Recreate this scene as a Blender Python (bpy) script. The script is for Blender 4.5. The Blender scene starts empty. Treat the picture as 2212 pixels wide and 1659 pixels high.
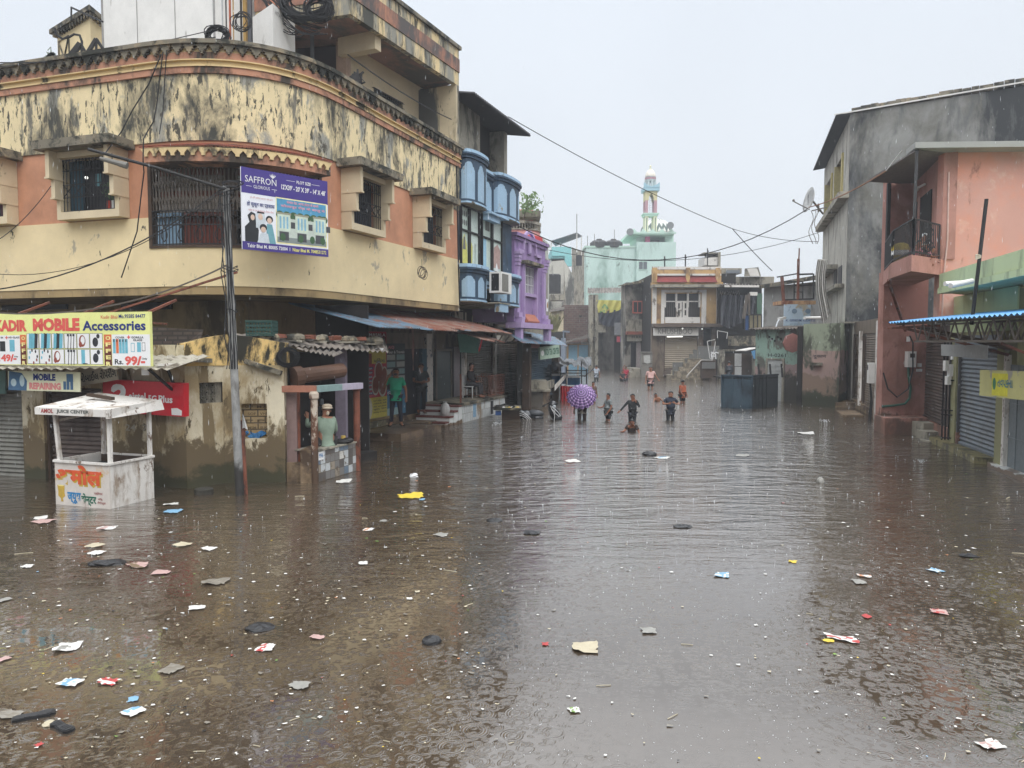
import bpy,math,random
from mathutils import Vector,Matrix
from math import sin,cos,pi,radians,atan, atan2,sqrt,tan
RN=random.Random(11)
SC=bpy.context.scene
COL=SC.collection
#  camera, sky, light, exposure
FPX, CX,CY,EYE=1600.0,1106.0,829.5,2.65
PITCH=atan(89.5/FPX)
cam=bpy.data.cameras.new('camera');cam_o=bpy.data.objects.new('camera',cam);COL.objects.link(cam_o)
cam.sensor_width=36;cam.lens=36*FPX/2212;cam.clip_end=3000;cam.clip_start=0.05
cam_o.location=(0,0,EYE);cam_o.rotation_euler=(pi/2-PITCH,0,0)
SC.camera=cam_o
SC.view_settings.view_transform='Standard';SC.view_settings.look='None'
SC.view_settings.exposure=0.0;SC.view_settings.gamma=1
SC.cycles.max_bounces=6;SC.cycles.diffuse_bounces=4;SC.cycles.glossy_bounces=3
SC.cycles.transparent_max_bounces=8;SC.cycles.volume_bounces=0;SC.cycles.caustics_reflective=False
SUN_EL,SUN_AZ=radians(45), radians(162)
w=bpy.data.worlds.new('World');SC.world=w;w.use_nodes=True
nt=w.node_tree;nt.nodes.clear()
def wn(t,**k):
 n=nt.nodes.new(t)
 for a,b in k.items():setattr(n,a,b)
 return n
out=wn('ShaderNodeOutputWorld');bg=wn('ShaderNodeBackground')
sky=wn('ShaderNodeTexSky',sky_type='NISHITA',sun_disc=False,sun_elevation=SUN_EL,sun_rotation=SUN_AZ,dust_density=4.0,air_density=1.0)
tc=wn('ShaderNodeTexCoord');sep=wn('ShaderNodeSeparateXYZ');nt.links.new(tc.outputs['Generated'],sep.inputs[0])
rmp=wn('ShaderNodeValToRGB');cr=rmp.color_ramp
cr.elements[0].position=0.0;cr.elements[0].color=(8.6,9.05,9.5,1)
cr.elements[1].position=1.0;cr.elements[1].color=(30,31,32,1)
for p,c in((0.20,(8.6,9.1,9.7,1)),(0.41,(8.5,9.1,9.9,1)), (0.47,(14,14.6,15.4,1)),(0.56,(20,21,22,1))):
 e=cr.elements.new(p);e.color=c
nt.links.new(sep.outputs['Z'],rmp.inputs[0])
nz=wn('ShaderNodeTexNoise');nz.inputs['Scale'].default_value=1.6;nz.inputs['Detail'].default_value=3
nt.links.new(tc.outputs['Generated'],nz.inputs['Vector'])
mr=wn('ShaderNodeMapRange');mr.inputs['From Min'].default_value=.3;mr.inputs['From Max'].default_value=.7
mr.inputs['To Min'].default_value=.94;mr.inputs['To Max'].default_value=1.04
nt.links.new(nz.outputs[0],mr.inputs[0])
mu=wn('ShaderNodeMixRGB',blend_type='MULTIPLY');mu.inputs[0].default_value=1
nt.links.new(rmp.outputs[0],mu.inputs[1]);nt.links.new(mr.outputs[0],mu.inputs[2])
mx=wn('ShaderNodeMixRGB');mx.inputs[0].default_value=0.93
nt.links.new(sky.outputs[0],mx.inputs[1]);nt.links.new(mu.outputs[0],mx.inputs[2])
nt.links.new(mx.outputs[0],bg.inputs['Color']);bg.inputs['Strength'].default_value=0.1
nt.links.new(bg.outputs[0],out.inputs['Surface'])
sun=bpy.data.lights.new('sun','SUN');sun.energy=1.35;sun.angle=radians(50);sun.color=(1,.975,.94)
sun_o=bpy.data.objects.new('sun',sun);COL.objects.link(sun_o)
sd=Vector((sin(SUN_AZ)*cos(SUN_EL),cos(SUN_AZ)*cos(SUN_EL),sin(SUN_EL)))
sun_o.rotation_euler=sd.to_track_quat('Z','Y').to_euler()
sun_o.location=sd*60
#  measuring: picture pixel -> place
cp,sp=cos(PITCH),sin(PITCH)
def ray(u,v):
 a=(u-CX)/FPX;b=(CY-v)/FPX
 return Vector((a,cp+b*sp,-sp+b*cp))
EYEV=Vector((0,0,EYE))
def A(u,v,Y):d=ray(u,v);return EYEV+d*(Y/d.y)
def G(u,v,z=0.0):d=ray(u,v);return EYEV+d*((z-EYE)/d.z)
def ZAT(v,Y):return A(CX,v,Y).z
class Wall:
 """a run of wall seen from the street, left to right; P(s,z,n): s along, z up, n out of it"""
 def __init__(self,pts):
  self.p=[Vector((p[0],p[1]))for p in pts]
  self.s=[0.0];self.d=[]
  for a,b in zip(self.p,self.p[1:]):
   self.s.append(self.s[-1]+(b-a).length);self.d.append((b-a).normalized())
  nn=[Vector((d.y,-d.x))for d in self.d]
  self.n=[nn[0]]
  for a,b in zip(nn,nn[1:]):
   m=(a+b).normalized();self.n.append(m/max(.5,m.dot(a)))
  self.n.append(nn[-1]);self.L=self.s[-1]
 def base(self,s):
  i=0
  while i<len(self.d)-1 and s>self.s[i+1]:i+=1
  t=(s-self.s[i])/(self.s[i+1]-self.s[i])
  tt=min(1,max(0,t))
  return self.p[i]+self.d[i]*(s-self.s[i]),self.n[i].lerp(self.n[i+1],tt)
 def P(self,s,z,n=0.0):
  b,m=self.base(s);q=b+m*n
  return Vector((q.x,q.y,z))
 def sz(self,u,v,n=0.0):
  d=ray(u,v);dx,dy=d.x,d.y
  q=[a+b*n for a,b in zip(self.p,self.n)]
  best=None
  for i in range(len(q)-1):
   a,b=q[i],q[i+1];e=b-a
   den=e.x*dy-e.y*dx
   if abs(den)<1e-9:continue
   t=(dx*a.y-dy*a.x)/den
   lo=-1e9 if i==0 else-1e-6;hi=1e9 if i==len(q)-2 else 1+1e-6
   if lo<=t<=hi:
    h=a+e*t;k=h.dot(Vector((dx,dy)))/(dx*dx+dy*dy)
    if k>0 and(best is None or k<best[0]):best=(k,self.s[i]+t*(self.s[i+1]-self.s[i]), EYE+d.z*k)
  return best[1],best[2]
 def S(self,u,v=740,n=0.0):return self.sz(u,v,n)[0]
 def Z(self,u,v,n=0.0):return self.sz(u,v,n)[1]
 def frame(self,s,z,n=0.0):
  p=self.P(s,z,n);q=self.P(s+.01,z,n);x=(q-p).normalized();zz=Vector((0,0,1));o=x.cross(zz).normalized()
  M=Matrix((x,zz,o)).transposed().to_4x4();M.translation=p
  return M
 def steps(self,s0,s1):
  r=[s0]+[x for x in self.s if s0+.02<x<s1-.02]+[s1]
  return r
def off(W,n):return Wall([a+b*n for a,b in zip(W.p, W.n)])
#  materials
def C(r,g,b,k=1.0):
 f=lambda x:((x/255+.055)/1.055)**2.4 if x>10 else x/255/12.92
 return(f(r)*k,f(g)*k,f(b)*k,1)
MATS={}
class NT:
 def __init__(s,name):
  s.m=bpy.data.materials.new(name);s.m.use_nodes=True;s.t=s.m.node_tree
  s.b=s.t.nodes['Principled BSDF'];s.geo=None
 def n(s,t,**k):
  n=s.t.nodes.new(t)
  for a,b in k.items():setattr(n,a,b)
  return n
 def l(s,a,b):s.t.links.new(a,b)
 def pos(s,scale=(1, 1,1),rot=0.0,locn=(0,0,0),local=False):
  g=s.n('ShaderNodeTexCoord').outputs['Object']if local else s.n('ShaderNodeNewGeometry').outputs['Position']
  m=s.n('ShaderNodeMapping');m.inputs['Scale'].default_value=scale;m.inputs['Location'].default_value=locn
  if rot:
   r=s.n('ShaderNodeVectorRotate',rotation_type='Z_AXIS');r.inputs['Angle'].default_value=rot
   s.l(g,r.inputs['Vector']);g=r.outputs[0]
  s.l(g,m.inputs['Vector']);return m.outputs[0]
 def noise(s,vec,scale,detail=5,rough=.6,dist=0):
  n=s.n('ShaderNodeTexNoise');n.inputs['Scale'].default_value=scale;n.inputs['Detail'].default_value=detail
  n.inputs['Roughness'].default_value=rough;n.inputs['Distortion'].default_value=dist
  s.l(vec,n.inputs['Vector']);return n.outputs['Fac']
 def ramp(s,x,a,b,lo=0.0,hi=1.0):
  r=s.n('ShaderNodeMapRange');r.clamp=True
  for k,v in(('From Min',a),('From Max',b), ('To Min',lo),('To Max',hi)):r.inputs[k].default_value=v
  s.l(x,r.inputs[0]);return r.outputs[0]
 def math(s,op,a,b=None):
  m=s.n('ShaderNodeMath',operation=op)
  for i,x in enumerate((a,b)):
   if x is None:continue
   if isinstance(x,(int,float)):m.inputs[i].default_value=x
   else:s.l(x,m.inputs[i])
  return m.outputs[0]
 def mix(s,f,a,b):
  m=s.n('ShaderNodeMixRGB')
  for i,x in enumerate((f,a,b)):
   if isinstance(x,(int,float)):m.inputs[i].default_value=x
   elif isinstance(x,tuple):m.inputs[i].default_value=x
   else:s.l(x,m.inputs[i])
  return m.outputs[0]
 def bump(s,h,strength=.3,dist=.02):
  b=s.n('ShaderNodeBump');b.inputs['Strength'].default_value=strength;b.inputs['Distance'].default_value=dist
  s.l(h,b.inputs['Height']);s.l(b.outputs[0],s.b.inputs['Normal'])
 def zmask(s,z0,z1):
  g=s.n('ShaderNodeNewGeometry').outputs['Position'];p=s.n('ShaderNodeSeparateXYZ');s.l(g,p.inputs[0])
  return s.ramp(p.outputs['Z'],z0,z1)
def mat(name,col,rough=.75,var=.12,vs=2.5,bump=.15,layers=(),metal=0.0,spec=.4,local=False,emit=None,fine=40):
 """weathered surface. layers: (colour, threshold, softness, (sx,sy,sz), scale[, z0, z1]) = stains and peeling with noise outlines"""
 if name in MATS:return MATS[name]
 t=NT(name);b=t.b
 p=t.pos(local=local)
 n1=t.noise(p,vs,6,.65)
 dark=tuple(x*(1-var*2.2)for x in col[:3])+(1,);lite=tuple(min(1,x*(1+var))for x in col[:3])+(1,)
 c=t.mix(t.ramp(n1,.3,.7),dark,lite)
 nf=t.noise(p,fine,3,.6)
 for i,L in enumerate(layers):
  lc,th,so,sc3,sc=L[:5]
  q=t.pos(sc3,locn=(3.1*i,1.7*i,.9*i),local=local)
  f=t.ramp(t.noise(q,sc,9,.68,.3), th-so,th+so)
  if len(L)>5:
   f2=t.math('ADD',t.noise(q,sc,9,.68,.3),t.zmask(L[5],L[6]));f=t.ramp(f2,th+.5-so,th+.5+so)if L[5]<L[6]else t.ramp(f2,th+.5-so,th+.5+so)
  c=t.mix(f,c,lc)
 t.l(c,b.inputs['Base Color'])
 b.inputs['Roughness'].default_value=rough;b.inputs['Metallic'].default_value=metal
 b.inputs['Specular IOR Level'].default_value=spec
 if bump:t.bump(nf,bump,.01)
 if emit:b.inputs['Emission Color'].default_value=emit[0];b.inputs['Emission Strength'].default_value=emit[1]
 MATS[name]=t.m;return t.m
def flat(name,col,rough=.6,metal=0.0, emit=0.0,spec=.4,var=.06):
 if name in MATS:return MATS[name]
 t=NT(name);p=t.pos(local=False)
 c=t.mix(t.ramp(t.noise(p,9,4,.6), .3,.7),tuple(x*(1-2*var)for x in col[:3])+(1,),tuple(min(1,x*(1+var))for x in col[:3])+(1,))
 t.l(c,t.b.inputs['Base Color']);t.b.inputs['Roughness'].default_value=rough;t.b.inputs['Metallic'].default_value=metal
 t.b.inputs['Specular IOR Level'].default_value=spec
 if emit:t.l(c,t.b.inputs['Emission Color']);t.b.inputs['Emission Strength'].default_value=emit
 MATS[name]=t.m;return t.m
 #  mesh builder
class MB:
 def __init__(s,M=None):s.v=[];s.f=[];s.mi=[];s.cur=0;s.M=M;s.sm=[];s.smooth=False
 def P(s,p):
  p=Vector(p)
  if s.M is not None:p=s.M@p
  s.v.append(p);return len(s.v)-1
 def F(s,ids):s.f.append(tuple(ids));s.mi.append(s.cur);s.sm.append(s.smooth)
 def quad(s,*ps):s.F([s.P(p)for p in ps])
 def poly(s,ps):s.F([s.P(p)for p in ps])
 def hexa(s,c):
  i=[s.P(p)for p in c]
  for a in((3,2,1,0),(4,5,6,7),(0,1,5,4),(1,2,6,5),(2,3,7,6),(3,0,4,7)):s.F([i[k]for k in a])
 def box(s,x0,x1,y0,y1,z0,z1):
  s.hexa([(x0, y0,z0),(x1,y0,z0),(x1,y1,z0),(x0,y1,z0),(x0,y0,z1),(x1,y0,z1),(x1,y1,z1),(x0,y1,z1)])
 def wbox(s,W,s0,s1,z0,z1,n0,n1):
  st=W.steps(s0,s1)
  ring=[[s.P(W.P(a,z,n))for(z,n)in((z0,n0),(z0,n1),(z1,n1),(z1, n0))]for a in st]
  for r,q in zip(ring,ring[1:]):
   for k in range(4):s.F((r[k],r[(k+1)%4],q[(k+1)%4],q[k]))
  s.F(ring[0][::-1]);s.F(ring[-1])
 def wpoly(s,W,pts,n0,n1):
  a=[s.P(W.P(x,z,n0))for x,z in pts];b=[s.P(W.P(x,z,n1))for x,z in pts]
  s.F(a[::-1]);s.F(b)
  for i in range(len(pts)):j=(i+1)%len(pts);s.F((a[i],a[j],b[j], b[i]))
 def prism(s,pts,z0,z1):
  a=[s.P((x,y,z0))for x,y in pts];b=[s.P((x,y,z1))for x,y in pts]
  s.F(a[::-1]);s.F(b)
  for i in range(len(pts)):j=(i+1)%len(pts);s.F((a[i],a[j],b[j],b[i]))
 def panel(s,W,s0,s1,z0,z1,n1,n0,holes=()):
  hs=[(max(s0,a),min(s1,b),max(z0,c),min(z1,d))for a,b,c,d in holes]
  hs=[h for h in hs if h[1]>h[0]+.001 and h[3]>h[2]+.001]
  ss=sorted(set([s0,s1]+[x for h in hs for x in h[:2]]+[x for x in W.s if s0<x<s1]))
  zz=sorted(set([z0,z1]+[x for h in hs for x in h[2:]]))
  for a,b in zip(ss,ss[1:]):
   if b-a<1e-4:continue
   for c,d in zip(zz,zz[1:]):
    if d-c<1e-4:continue
    if any(h[0]-1e-5<=a and b<=h[1]+1e-5 and h[2]-1e-5<=c and d<=h[3]+1e-5 for h in hs):continue
    s.quad(W.P(a,c,n1),W.P(b,c,n1),W.P(b,d,n1),W.P(a,d,n1))
   s.quad(W.P(a,z0,n0),W.P(b,z0,n0),W.P(b,z0,n1),W.P(a,z0,n1))
   s.quad(W.P(a,z1,n1),W.P(b,z1,n1),W.P(b,z1,n0),W.P(a,z1,n0))
  for a in(s0,s1):s.quad(W.P(a,z0,n0),W.P(a,z0,n1),W.P(a,z1,n1),W.P(a,z1,n0))
  for a,b,c,d in hs:
   for x in(a,b):s.quad(W.P(x,c,n0),W.P(x,c,n1),W.P(x,d,n1),W.P(x,d, n0))
   st=W.steps(a,b)
   for z in(c,d):
    if z0<z<z1 or True:
     for x,y in zip(st,st[1:]):s.quad(W.P(x, z,n0),W.P(y,z,n0),W.P(y,z,n1),W.P(x,z,n1))
 def tube(s,pts,r,seg=6,cap=True,r1=None):
  pts=[Vector(p)for p in pts];n=len(pts);rings=[]
  for i,p in enumerate(pts):
   d=(pts[min(n-1,i+1)]-pts[max(0,i-1)])
   d=d.normalized()if d.length>1e-9 else Vector((0,0,1))
   u=d.orthogonal().normalized()if i==0 else(pu-d*pu.dot(d)).normalized()
   pu=u;w_=d.cross(u);rr=r if r1 is None else r+(r1-r)*i/max(1,n-1)
   rings.append([s.P(p+(u*cos(2*pi*k/seg)+w_*sin(2*pi*k/seg))*rr)for k in range(seg)])
  for a,b in zip(rings,rings[1:]):
   for k in range(seg):s.F((a[k],a[(k+1)%seg],b[(k+1)%seg],b[k]))
  if cap:s.F(rings[0][::-1]);s.F(rings[-1])
 def bar(s,p,q,w_=.04,h=None):
  p,q=Vector(p),Vector(q);d=(q-p).normalized();h=h or w_
  u=d.cross(Vector((0,0, 1)))
  if u.length<.1:u=Vector((1,0,0))
  u=u.normalized()*w_/2;t=u.cross(d).normalized()*h/2
  s.hexa([p-u-t,p+u-t,p+u+t,p-u+t,q-u-t,q+u-t,q+u+t,q-u+t])
 def lathe(s,prof,c=(0,0,0),seg=16,ax=None,a0=0,a1=2*pi):
  c=Vector(c);full=abs(a1-a0-2*pi)<1e-6;k=seg if full else seg+1
  rings=[]
  for r,z in prof:rings.append([s.P(c+Vector((r*cos(a0+(a1-a0)*i/seg),r*sin(a0+(a1-a0)*i/seg),z)))for i in range(k)])
  for a,b in zip(rings,rings[1:]):
   for i in range(seg):j=(i+1)%k;s.F((a[i],a[j],b[j],b[i]))
  if full:s.F(rings[0][::-1]);s.F(rings[-1])
 def ball(s,c,rx,ry=None,rz=None,seg=10,rings=7):
  ry=ry or rx;rz=rz or rx;c=Vector(c);R_=[]
  for j in range(1,rings):
   a=pi*j/rings-pi/2
   R_.append([s.P(c+Vector((rx*cos(a)*cos(2*pi*i/seg),ry*cos(a)*sin(2*pi*i/seg),rz*sin(a))))for i in range(seg)])
  b=s.P(c+Vector((0,0,-rz)));t=s.P(c+Vector((0,0,rz)))
  for i in range(seg):s.F((b,R_[0][(i+1)%seg],R_[0][i]));s.F((t,R_[-1][i],R_[-1][(i+1)%seg]))
  for a,q in zip(R_,R_[1:]):
   for i in range(seg):j=(i+1)%seg;s.F((a[i],a[j],q[j],q[i]))
 def sheet(s,p00,p10,p11,p01,nw=20, amp=.02,th=.006,per=4,jag=0.0):
  """corrugated sheet: waves counted along p00->p10, sheets run p00->p01"""
  p00,p10,p11,p01=map(Vector,(p00,p10,p11,p01));up=(p10-p00).cross(p01-p00).normalized()
  if up.z<0:up=-up
  n=nw*per;rows=[]
  for i in range(n+1):
   t=i/n;o=up*(amp*sin(2*pi*nw*t));a=p00.lerp(p10,t)+o;b=p01.lerp(p11,t)+o
   if jag:b=b+(b-a).normalized()*(jag*(RN.random()-.5)if i%(per*6)==0 or i==0 else rows_j)
   rows_j=(b-(p01.lerp(p11,t)+o)).dot((b-a).normalized())if jag else 0
   rows.append((s.P(a),s.P(b),s.P(a-up*th),s.P(b-up*th)))
  for q,r in zip(rows,rows[1:]):
   s.F((q[0],r[0], r[1],q[1]));s.F((q[3],r[3],r[2],q[2]));s.F((q[1],r[1],r[3],q[3]));s.F((q[2],r[2],r[0],q[0]))
  for q in(rows[0],rows[-1]):s.F((q[0],q[1],q[3],q[2]))
 def grid(s,fn,nu,nv):
  ids=[[s.P(fn(i/nu,j/nv))for j in range(nv+1)]for i in range(nu+1)]
  for i in range(nu):
   for j in range(nv):s.F((ids[i][j],ids[i+1][j],ids[i+1][j+1],ids[i][j+1]))
 def text(s,body,M,x,y,w_=None,h=None,bold=0.0,depth=.004,italic=0.0):
  """lettering fitted in a box whose lower left corner is x,y in the frame M"""
  c=bpy.data.curves.new('lettering','FONT');c.body=body;c.offset=bold;c.resolution_u=2;c.shear=italic
  o=bpy.data.objects.new('lettering',c);COL.objects.link(o)
  me=bpy.data.meshes.new_from_object(o.evaluated_get(bpy.context.evaluated_depsgraph_get()))
  vs=[v.co.copy()for v in me.vertices];fs=[tuple(p.vertices)for p in me.polygons]
  bpy.data.objects.remove(o);bpy.data.curves.remove(c);bpy.data.meshes.remove(me)
  if not vs:return
  x0=min(v.x for v in vs);x1=max(v.x for v in vs);y0=min(v.y for v in vs);y1=max(v.y for v in vs)
  kx=w_/(x1-x0)if w_ else None;ky=h/(y1-y0)if h else None
  kx=kx or ky;ky=ky or kx
  b=len(s.v)
  for v in vs:s.P(M@Vector((x+(v.x-x0)*kx,y+(v.y-y0)*ky,depth)))
  for f in fs:s.f.append(tuple(b+i for i in f));s.mi.append(s.cur);s.sm.append(False)
 def shape(s,M,pts,depth=.003):
  s.F([s.P(M@Vector((x,y,depth)))for x,y in pts])
 def disc(s, M,cx,cy,rx,ry=None,depth=.003,seg=20):
  ry=ry or rx;s.shape(M,[(cx+rx*cos(2*pi*i/seg),cy+ry*sin(2*pi*i/seg))for i in range(seg)],depth)
 def rect(s,M,x,y,w_,h,depth=.002):s.shape(M,[(x,y),(x+w_,y),(x+w_,y+h),(x,y+h)],depth)
OFF={}
def tag(o,label=None,cat=None,group=None,kind=None):
 if label:o['label']=label
 if cat:o['category']=cat
 if group:o['group']=group
 if kind:o['kind']=kind
 return o
def thing(name,label,cat,loc,group=None):
 o=bpy.data.objects.new(name,None);COL.objects.link(o);o.location=loc;o.empty_display_size=.1
 OFF[o.name]=Vector(loc);tag(o,label,cat,group);return o
def ob(name,mb,mats,parent=None, label=None,cat=None,group=None,kind=None,smooth=False,mod=None):
 if not isinstance(mats,(list,tuple)):mats=[mats]
 if parent is not None:o0=OFF[parent.name]
 elif kind=='structure' or not mb.v:o0=Vector((0,0,0))
 else:
  xs=[v.x for v in mb.v];ys=[v.y for v in mb.v];zs=[v.z for v in mb.v]
  o0=Vector(((min(xs)+max(xs))/2,(min(ys)+max(ys))/2,min(zs)))
 me=bpy.data.meshes.new(name);me.from_pydata([tuple(v-o0)for v in mb.v],[],mb.f)
 for m in mats:me.materials.append(m)
 me.polygons.foreach_set('material_index',mb.mi)
 me.polygons.foreach_set('use_smooth',[smooth or x for x in mb.sm])
 me.update()
 o=bpy.data.objects.new(name,me);COL.objects.link(o)
 if parent is None:o.location=o0
 else:o.parent=parent
 OFF[o.name]=o0;tag(o,label,cat,group,kind);return o
def catenary(p,q,sag,n=14):
 p,q=Vector(p),Vector(q)
 return[p.lerp(q,i/n)-Vector((0,0,sag*4*(i/n)*(1-i/n)))for i in range(n+1)]
def copy_tree(o,parent=None):
 c=o.copy();COL.objects.link(c);c.parent=parent
 for ch in list(o.children):copy_tree(ch,c)
 return c
def board_frame(tl,tr):
 x=(Vector(tr)-Vector(tl));L=x.length;x.normalize();y=Vector((0,0,1));y=(y-x*y.dot(x)).normalized();z=x.cross(y)
 M=Matrix((x,y,z)).transposed().to_4x4();M.translation=Vector(tl);return M,L
 #  the palette
BLK=C(46,48,44);MOSS=C(58,58,46)
m_yel=mat('yellow_plaster',C(224,206,164),.85,.06,1.3,.2,layers=[(C(150,148,138),.57,.03,(1,1,.5),1.1),(C(116,112,100),.565,.035,(1,1,.22),3.2),(C(62,62,56),.572,.05,(1,1,.45),.7),(C(76,72,62),.572,.02,(1,1,.3),9.0)])
m_yel_low=mat('lower_yellow_plaster',C(222,203,162),.85,.07,1.0,.2,layers=[(C(165,155,135),.625,.015,(1,1,.7), 1.3),(C(80,76,66),.665,.01,(1,1,.35),6.0)])
m_yel_top=mat('black_stained_plaster',C(218,196,150),.85,.08,1.0,.2,layers=[(C(140,138,128),.52,.06,(1,1,.2),2.2),(C(70,70,64),.54,.05,(1,1,.18),2.0),(C(76,72,62),.58,.02,(1,1,.25),6.0)])
m_cream=mat('cream_plaster',C(206,190, 160),.85,.07,1.3,.15,layers=[(C(110,100,85),.66,.02,(1,1,.5), 4)])
m_cream_st=mat('stained_cream_plaster',C(205,190,160),.85,.1,1.0,.2,layers=[(C(80,80,78),.50,.05,(1,1,.25),1.3),(C(60,55,45),.62,.02,(1,1,.4),6)])
m_org=mat('orange_plaster',C(194,140,110),.85,.1,2,.2,layers=[(C(130,92,72),.66,.05,(1,1,.3),2)])
m_org_st=mat('stained_orange_band',C(184,134,108),.85,.08,2,.2,layers=[(C(66,58,50),.51,.06,(1,1, .6),1.3)])
m_org_blk=mat('blackened_orange_band',C(196,134,104),.85,.08,2,.2,layers=[(C(84,78,76),.47,.1,(1,1,.35),1.2)])
m_band=mat('stained_yellow_band',C(214, 190,142),.85,.08,1.5,.2,layers=[(C(80,74,60),.57,.04,(1,1,.5),2)])
m_cop=mat('blackened_coping',C(124,117,102),.9,.15,2,.3,layers=[(C(150,135,110),.58,.05,(1,1,1),3),(C(48,48,42),.52,.04,(1,1,1),1.7)])
m_con=mat('wet_concrete',C(150,144,130),.8,.12,2,.3,layers=[(C(80,76,68),.55,.06,(1,1,.5),2)])
m_tan=mat('tan_plaster',C(160,138,100),.85,.1,1,.2,layers=[(C(90,78,58),.56,.08,(1,1,.4),1.2)])
m_shack=mat('shack_plaster',C(204,194,170),.85,.08,1.4,.25,layers=[(C(156,138,104),.52,.08,(1,1,.5),1.4),(C(84,72,52),.60,.02,(1,1,.35),5),(C(120,104,76),.56,.03,(1,1,.25),2.2), (C(100,86,64),.56,.035,(1,1,1),1.7,2.6,-.55),(C(64,62,44),.68,.05,(1,1,1),1.5,1.3,-.1)])
m_shack_top=mat('shack_top_plaster',C(218, 186,122),.85,.08,1.4,.25,layers=[(C(44,42,34),.535,.03,(1,1,.5),1.1),(C(80,68,44),.62,.02,(1,1,.5),5)])
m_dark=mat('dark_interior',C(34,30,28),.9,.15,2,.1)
m_darkb=mat('dark_brown_wood',C(70,54,42),.8,.15,3,.2)
m_blk=flat('black_iron',C(30,29,30),.6)
m_cable=flat('black_cable',C(32,32,34),.7)
m_grille=flat('grey_brown_iron',C(88,80,72),.6)
m_shut_br=mat('brown_shutter_steel',C(112,98,84),.55,.1,2,.05,layers=[(C(64,50,40),.56,.08,(1,1, .4),2)])
m_shut_dk=mat('dark_shutter_steel',C(88,76,70),.55,.12,2,.05,layers=[(C(52,42,38),.55,.08,(1,1,.4),2)])
m_shut_gr=mat('grey_shutter_steel',C(120, 118,110),.5,.1,2,.05,layers=[(C(80,76,68),.56,.08,(1,1,.4),2)])
m_shut_bl=mat('blue_grey_shutter_steel',C(104,112,120),.45,.1,2,.05,layers=[(C(90,88,84),.58,.08,(1,1,.5),1.5)])
m_white=mat('white_sheet_metal',C(222,220, 216),.5,.05,2,.05,layers=[(C(150,145,138),.66,.04,(1,1,.3), 3)])
m_wpaint=mat('chipped_white_paint',C(216,212,206),.7,.06,3,.1,layers=[(C(104,84,68),.60,.02,(1,1,.6),5),(C(150,135,120),.58,.06,(1,1,.3),3)])
m_pole=mat('wet_grey_pole',C(150,150,148),.6,.12,3,.1,layers=[(C(96,92,88),.56,.06,(1,1,.3),3),(C(48,46,44),.55,.08,(1,1,1),3,1.0,.1)])
m_rust=mat('rusty_steel',C(128,76,58),.75,.15,4,.15,layers=[(C(70,44,36),.55,.06,(1,1,.6),4)])
m_asb=mat('weathered_asbestos_sheet',C(128,120,112),.85,.12,3,.2,layers=[(C(62,58,54), .53,.06,(1,1,1),2)])
m_blueroof=mat('blue_painted_roof_sheet',C(92,118,138),.5,.12,3,.08,layers=[(C(120,78,62),.58,.03,(1,1,1),1.8),(C(80,84,90),.55,.06,(1,1,1),3)])
m_rustroof=mat('rusty_roof_sheet',C(130,106,96),.65,.15,3,.15,layers=[(C(116,66,48),.52,.06,(1,1,1),2.3),(C(90,112,130),.62,.02,(1,1,1),2)])
m_tile=mat('red_clay_tile',C(150,84,66),.8,.12,3,.1,layers=[(C(90,58,50),.56,.06,(1,1, 1),3)])
m_wtile=mat('white_glazed_tile',C(216,218,216),.3,.04,3,.0,layers=[(C(150,140,124),.64,.04,(1,1,.6),2),(C(110,90,70),.55,.03,(1,1,1),1.5,.35,-.1)])
m_plinth=mat('muddy_plinth',C(128,108,84),.6, .14,2,.25,layers=[(C(70,54,40),.52,.06,(1,1,1),1.5),(C(160,140,110),.62,.02,(1,1,1),4)])
m_glass=flat('dull_window_glass',C(70,84,86),.12,spec=.6)
m_woodw=flat('window_void',C(26,26,30),.5)
m_lamp=flat('lit_lamp', (1,.98,.9,1),.5,emit=1.7)
m_skin=flat('brown_skin',C(150,104,80),.6,var=.03)
m_skin2=flat('darker_skin',C(136,92,72),.6,var=.03)
m_hair=flat('black_hair',C(26,24,24),.5)
def cl(name,r,g,b,rough=.8):return flat(name,C(r, g,b),rough,var=.08)
def brick_mat(name,c1,c2,mortar,scale,rot=0.0,bw=.5,rh=.25,rough=.85,mort=.02,layers=()):
 t=NT(name);g=t.pos(rot=rot);sp_=t.n('ShaderNodeSeparateXYZ');t.l(g,sp_.inputs[0])
 cb=t.n('ShaderNodeCombineXYZ');t.l(sp_.outputs['X'],cb.inputs['X']);t.l(sp_.outputs['Z'],cb.inputs['Y'])
 br=t.n('ShaderNodeTexBrick');br.inputs['Color1'].default_value=c1;br.inputs['Color2'].default_value=c2;br.inputs['Mortar'].default_value=mortar
 br.inputs['Scale'].default_value=scale;br.inputs['Mortar Size'].default_value=mort;br.inputs['Brick Width'].default_value=bw;br.inputs['Row Height'].default_value=rh
 if bw==rh:br.offset=0
 t.l(cb.outputs[0],br.inputs['Vector']);c=br.outputs['Color']
 c=t.mix(t.ramp(t.noise(t.pos(), 3,6,.65),.3,.75,0,.55),c,(c2[0]*.4,c2[1]*.4,c2[2]*.4,1))
 for i,(lc,th,so,sc3,sc)in enumerate(layers):
  c=t.mix(t.ramp(t.noise(t.pos(sc3,locn=(i,i,i)),sc,8,.65),th-so,th+so),c,lc)
 t.l(c,t.b.inputs['Base Color']);t.b.inputs['Roughness'].default_value=rough;t.bump(br.outputs['Fac'],.3,-.01)
 return t.m
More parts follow.
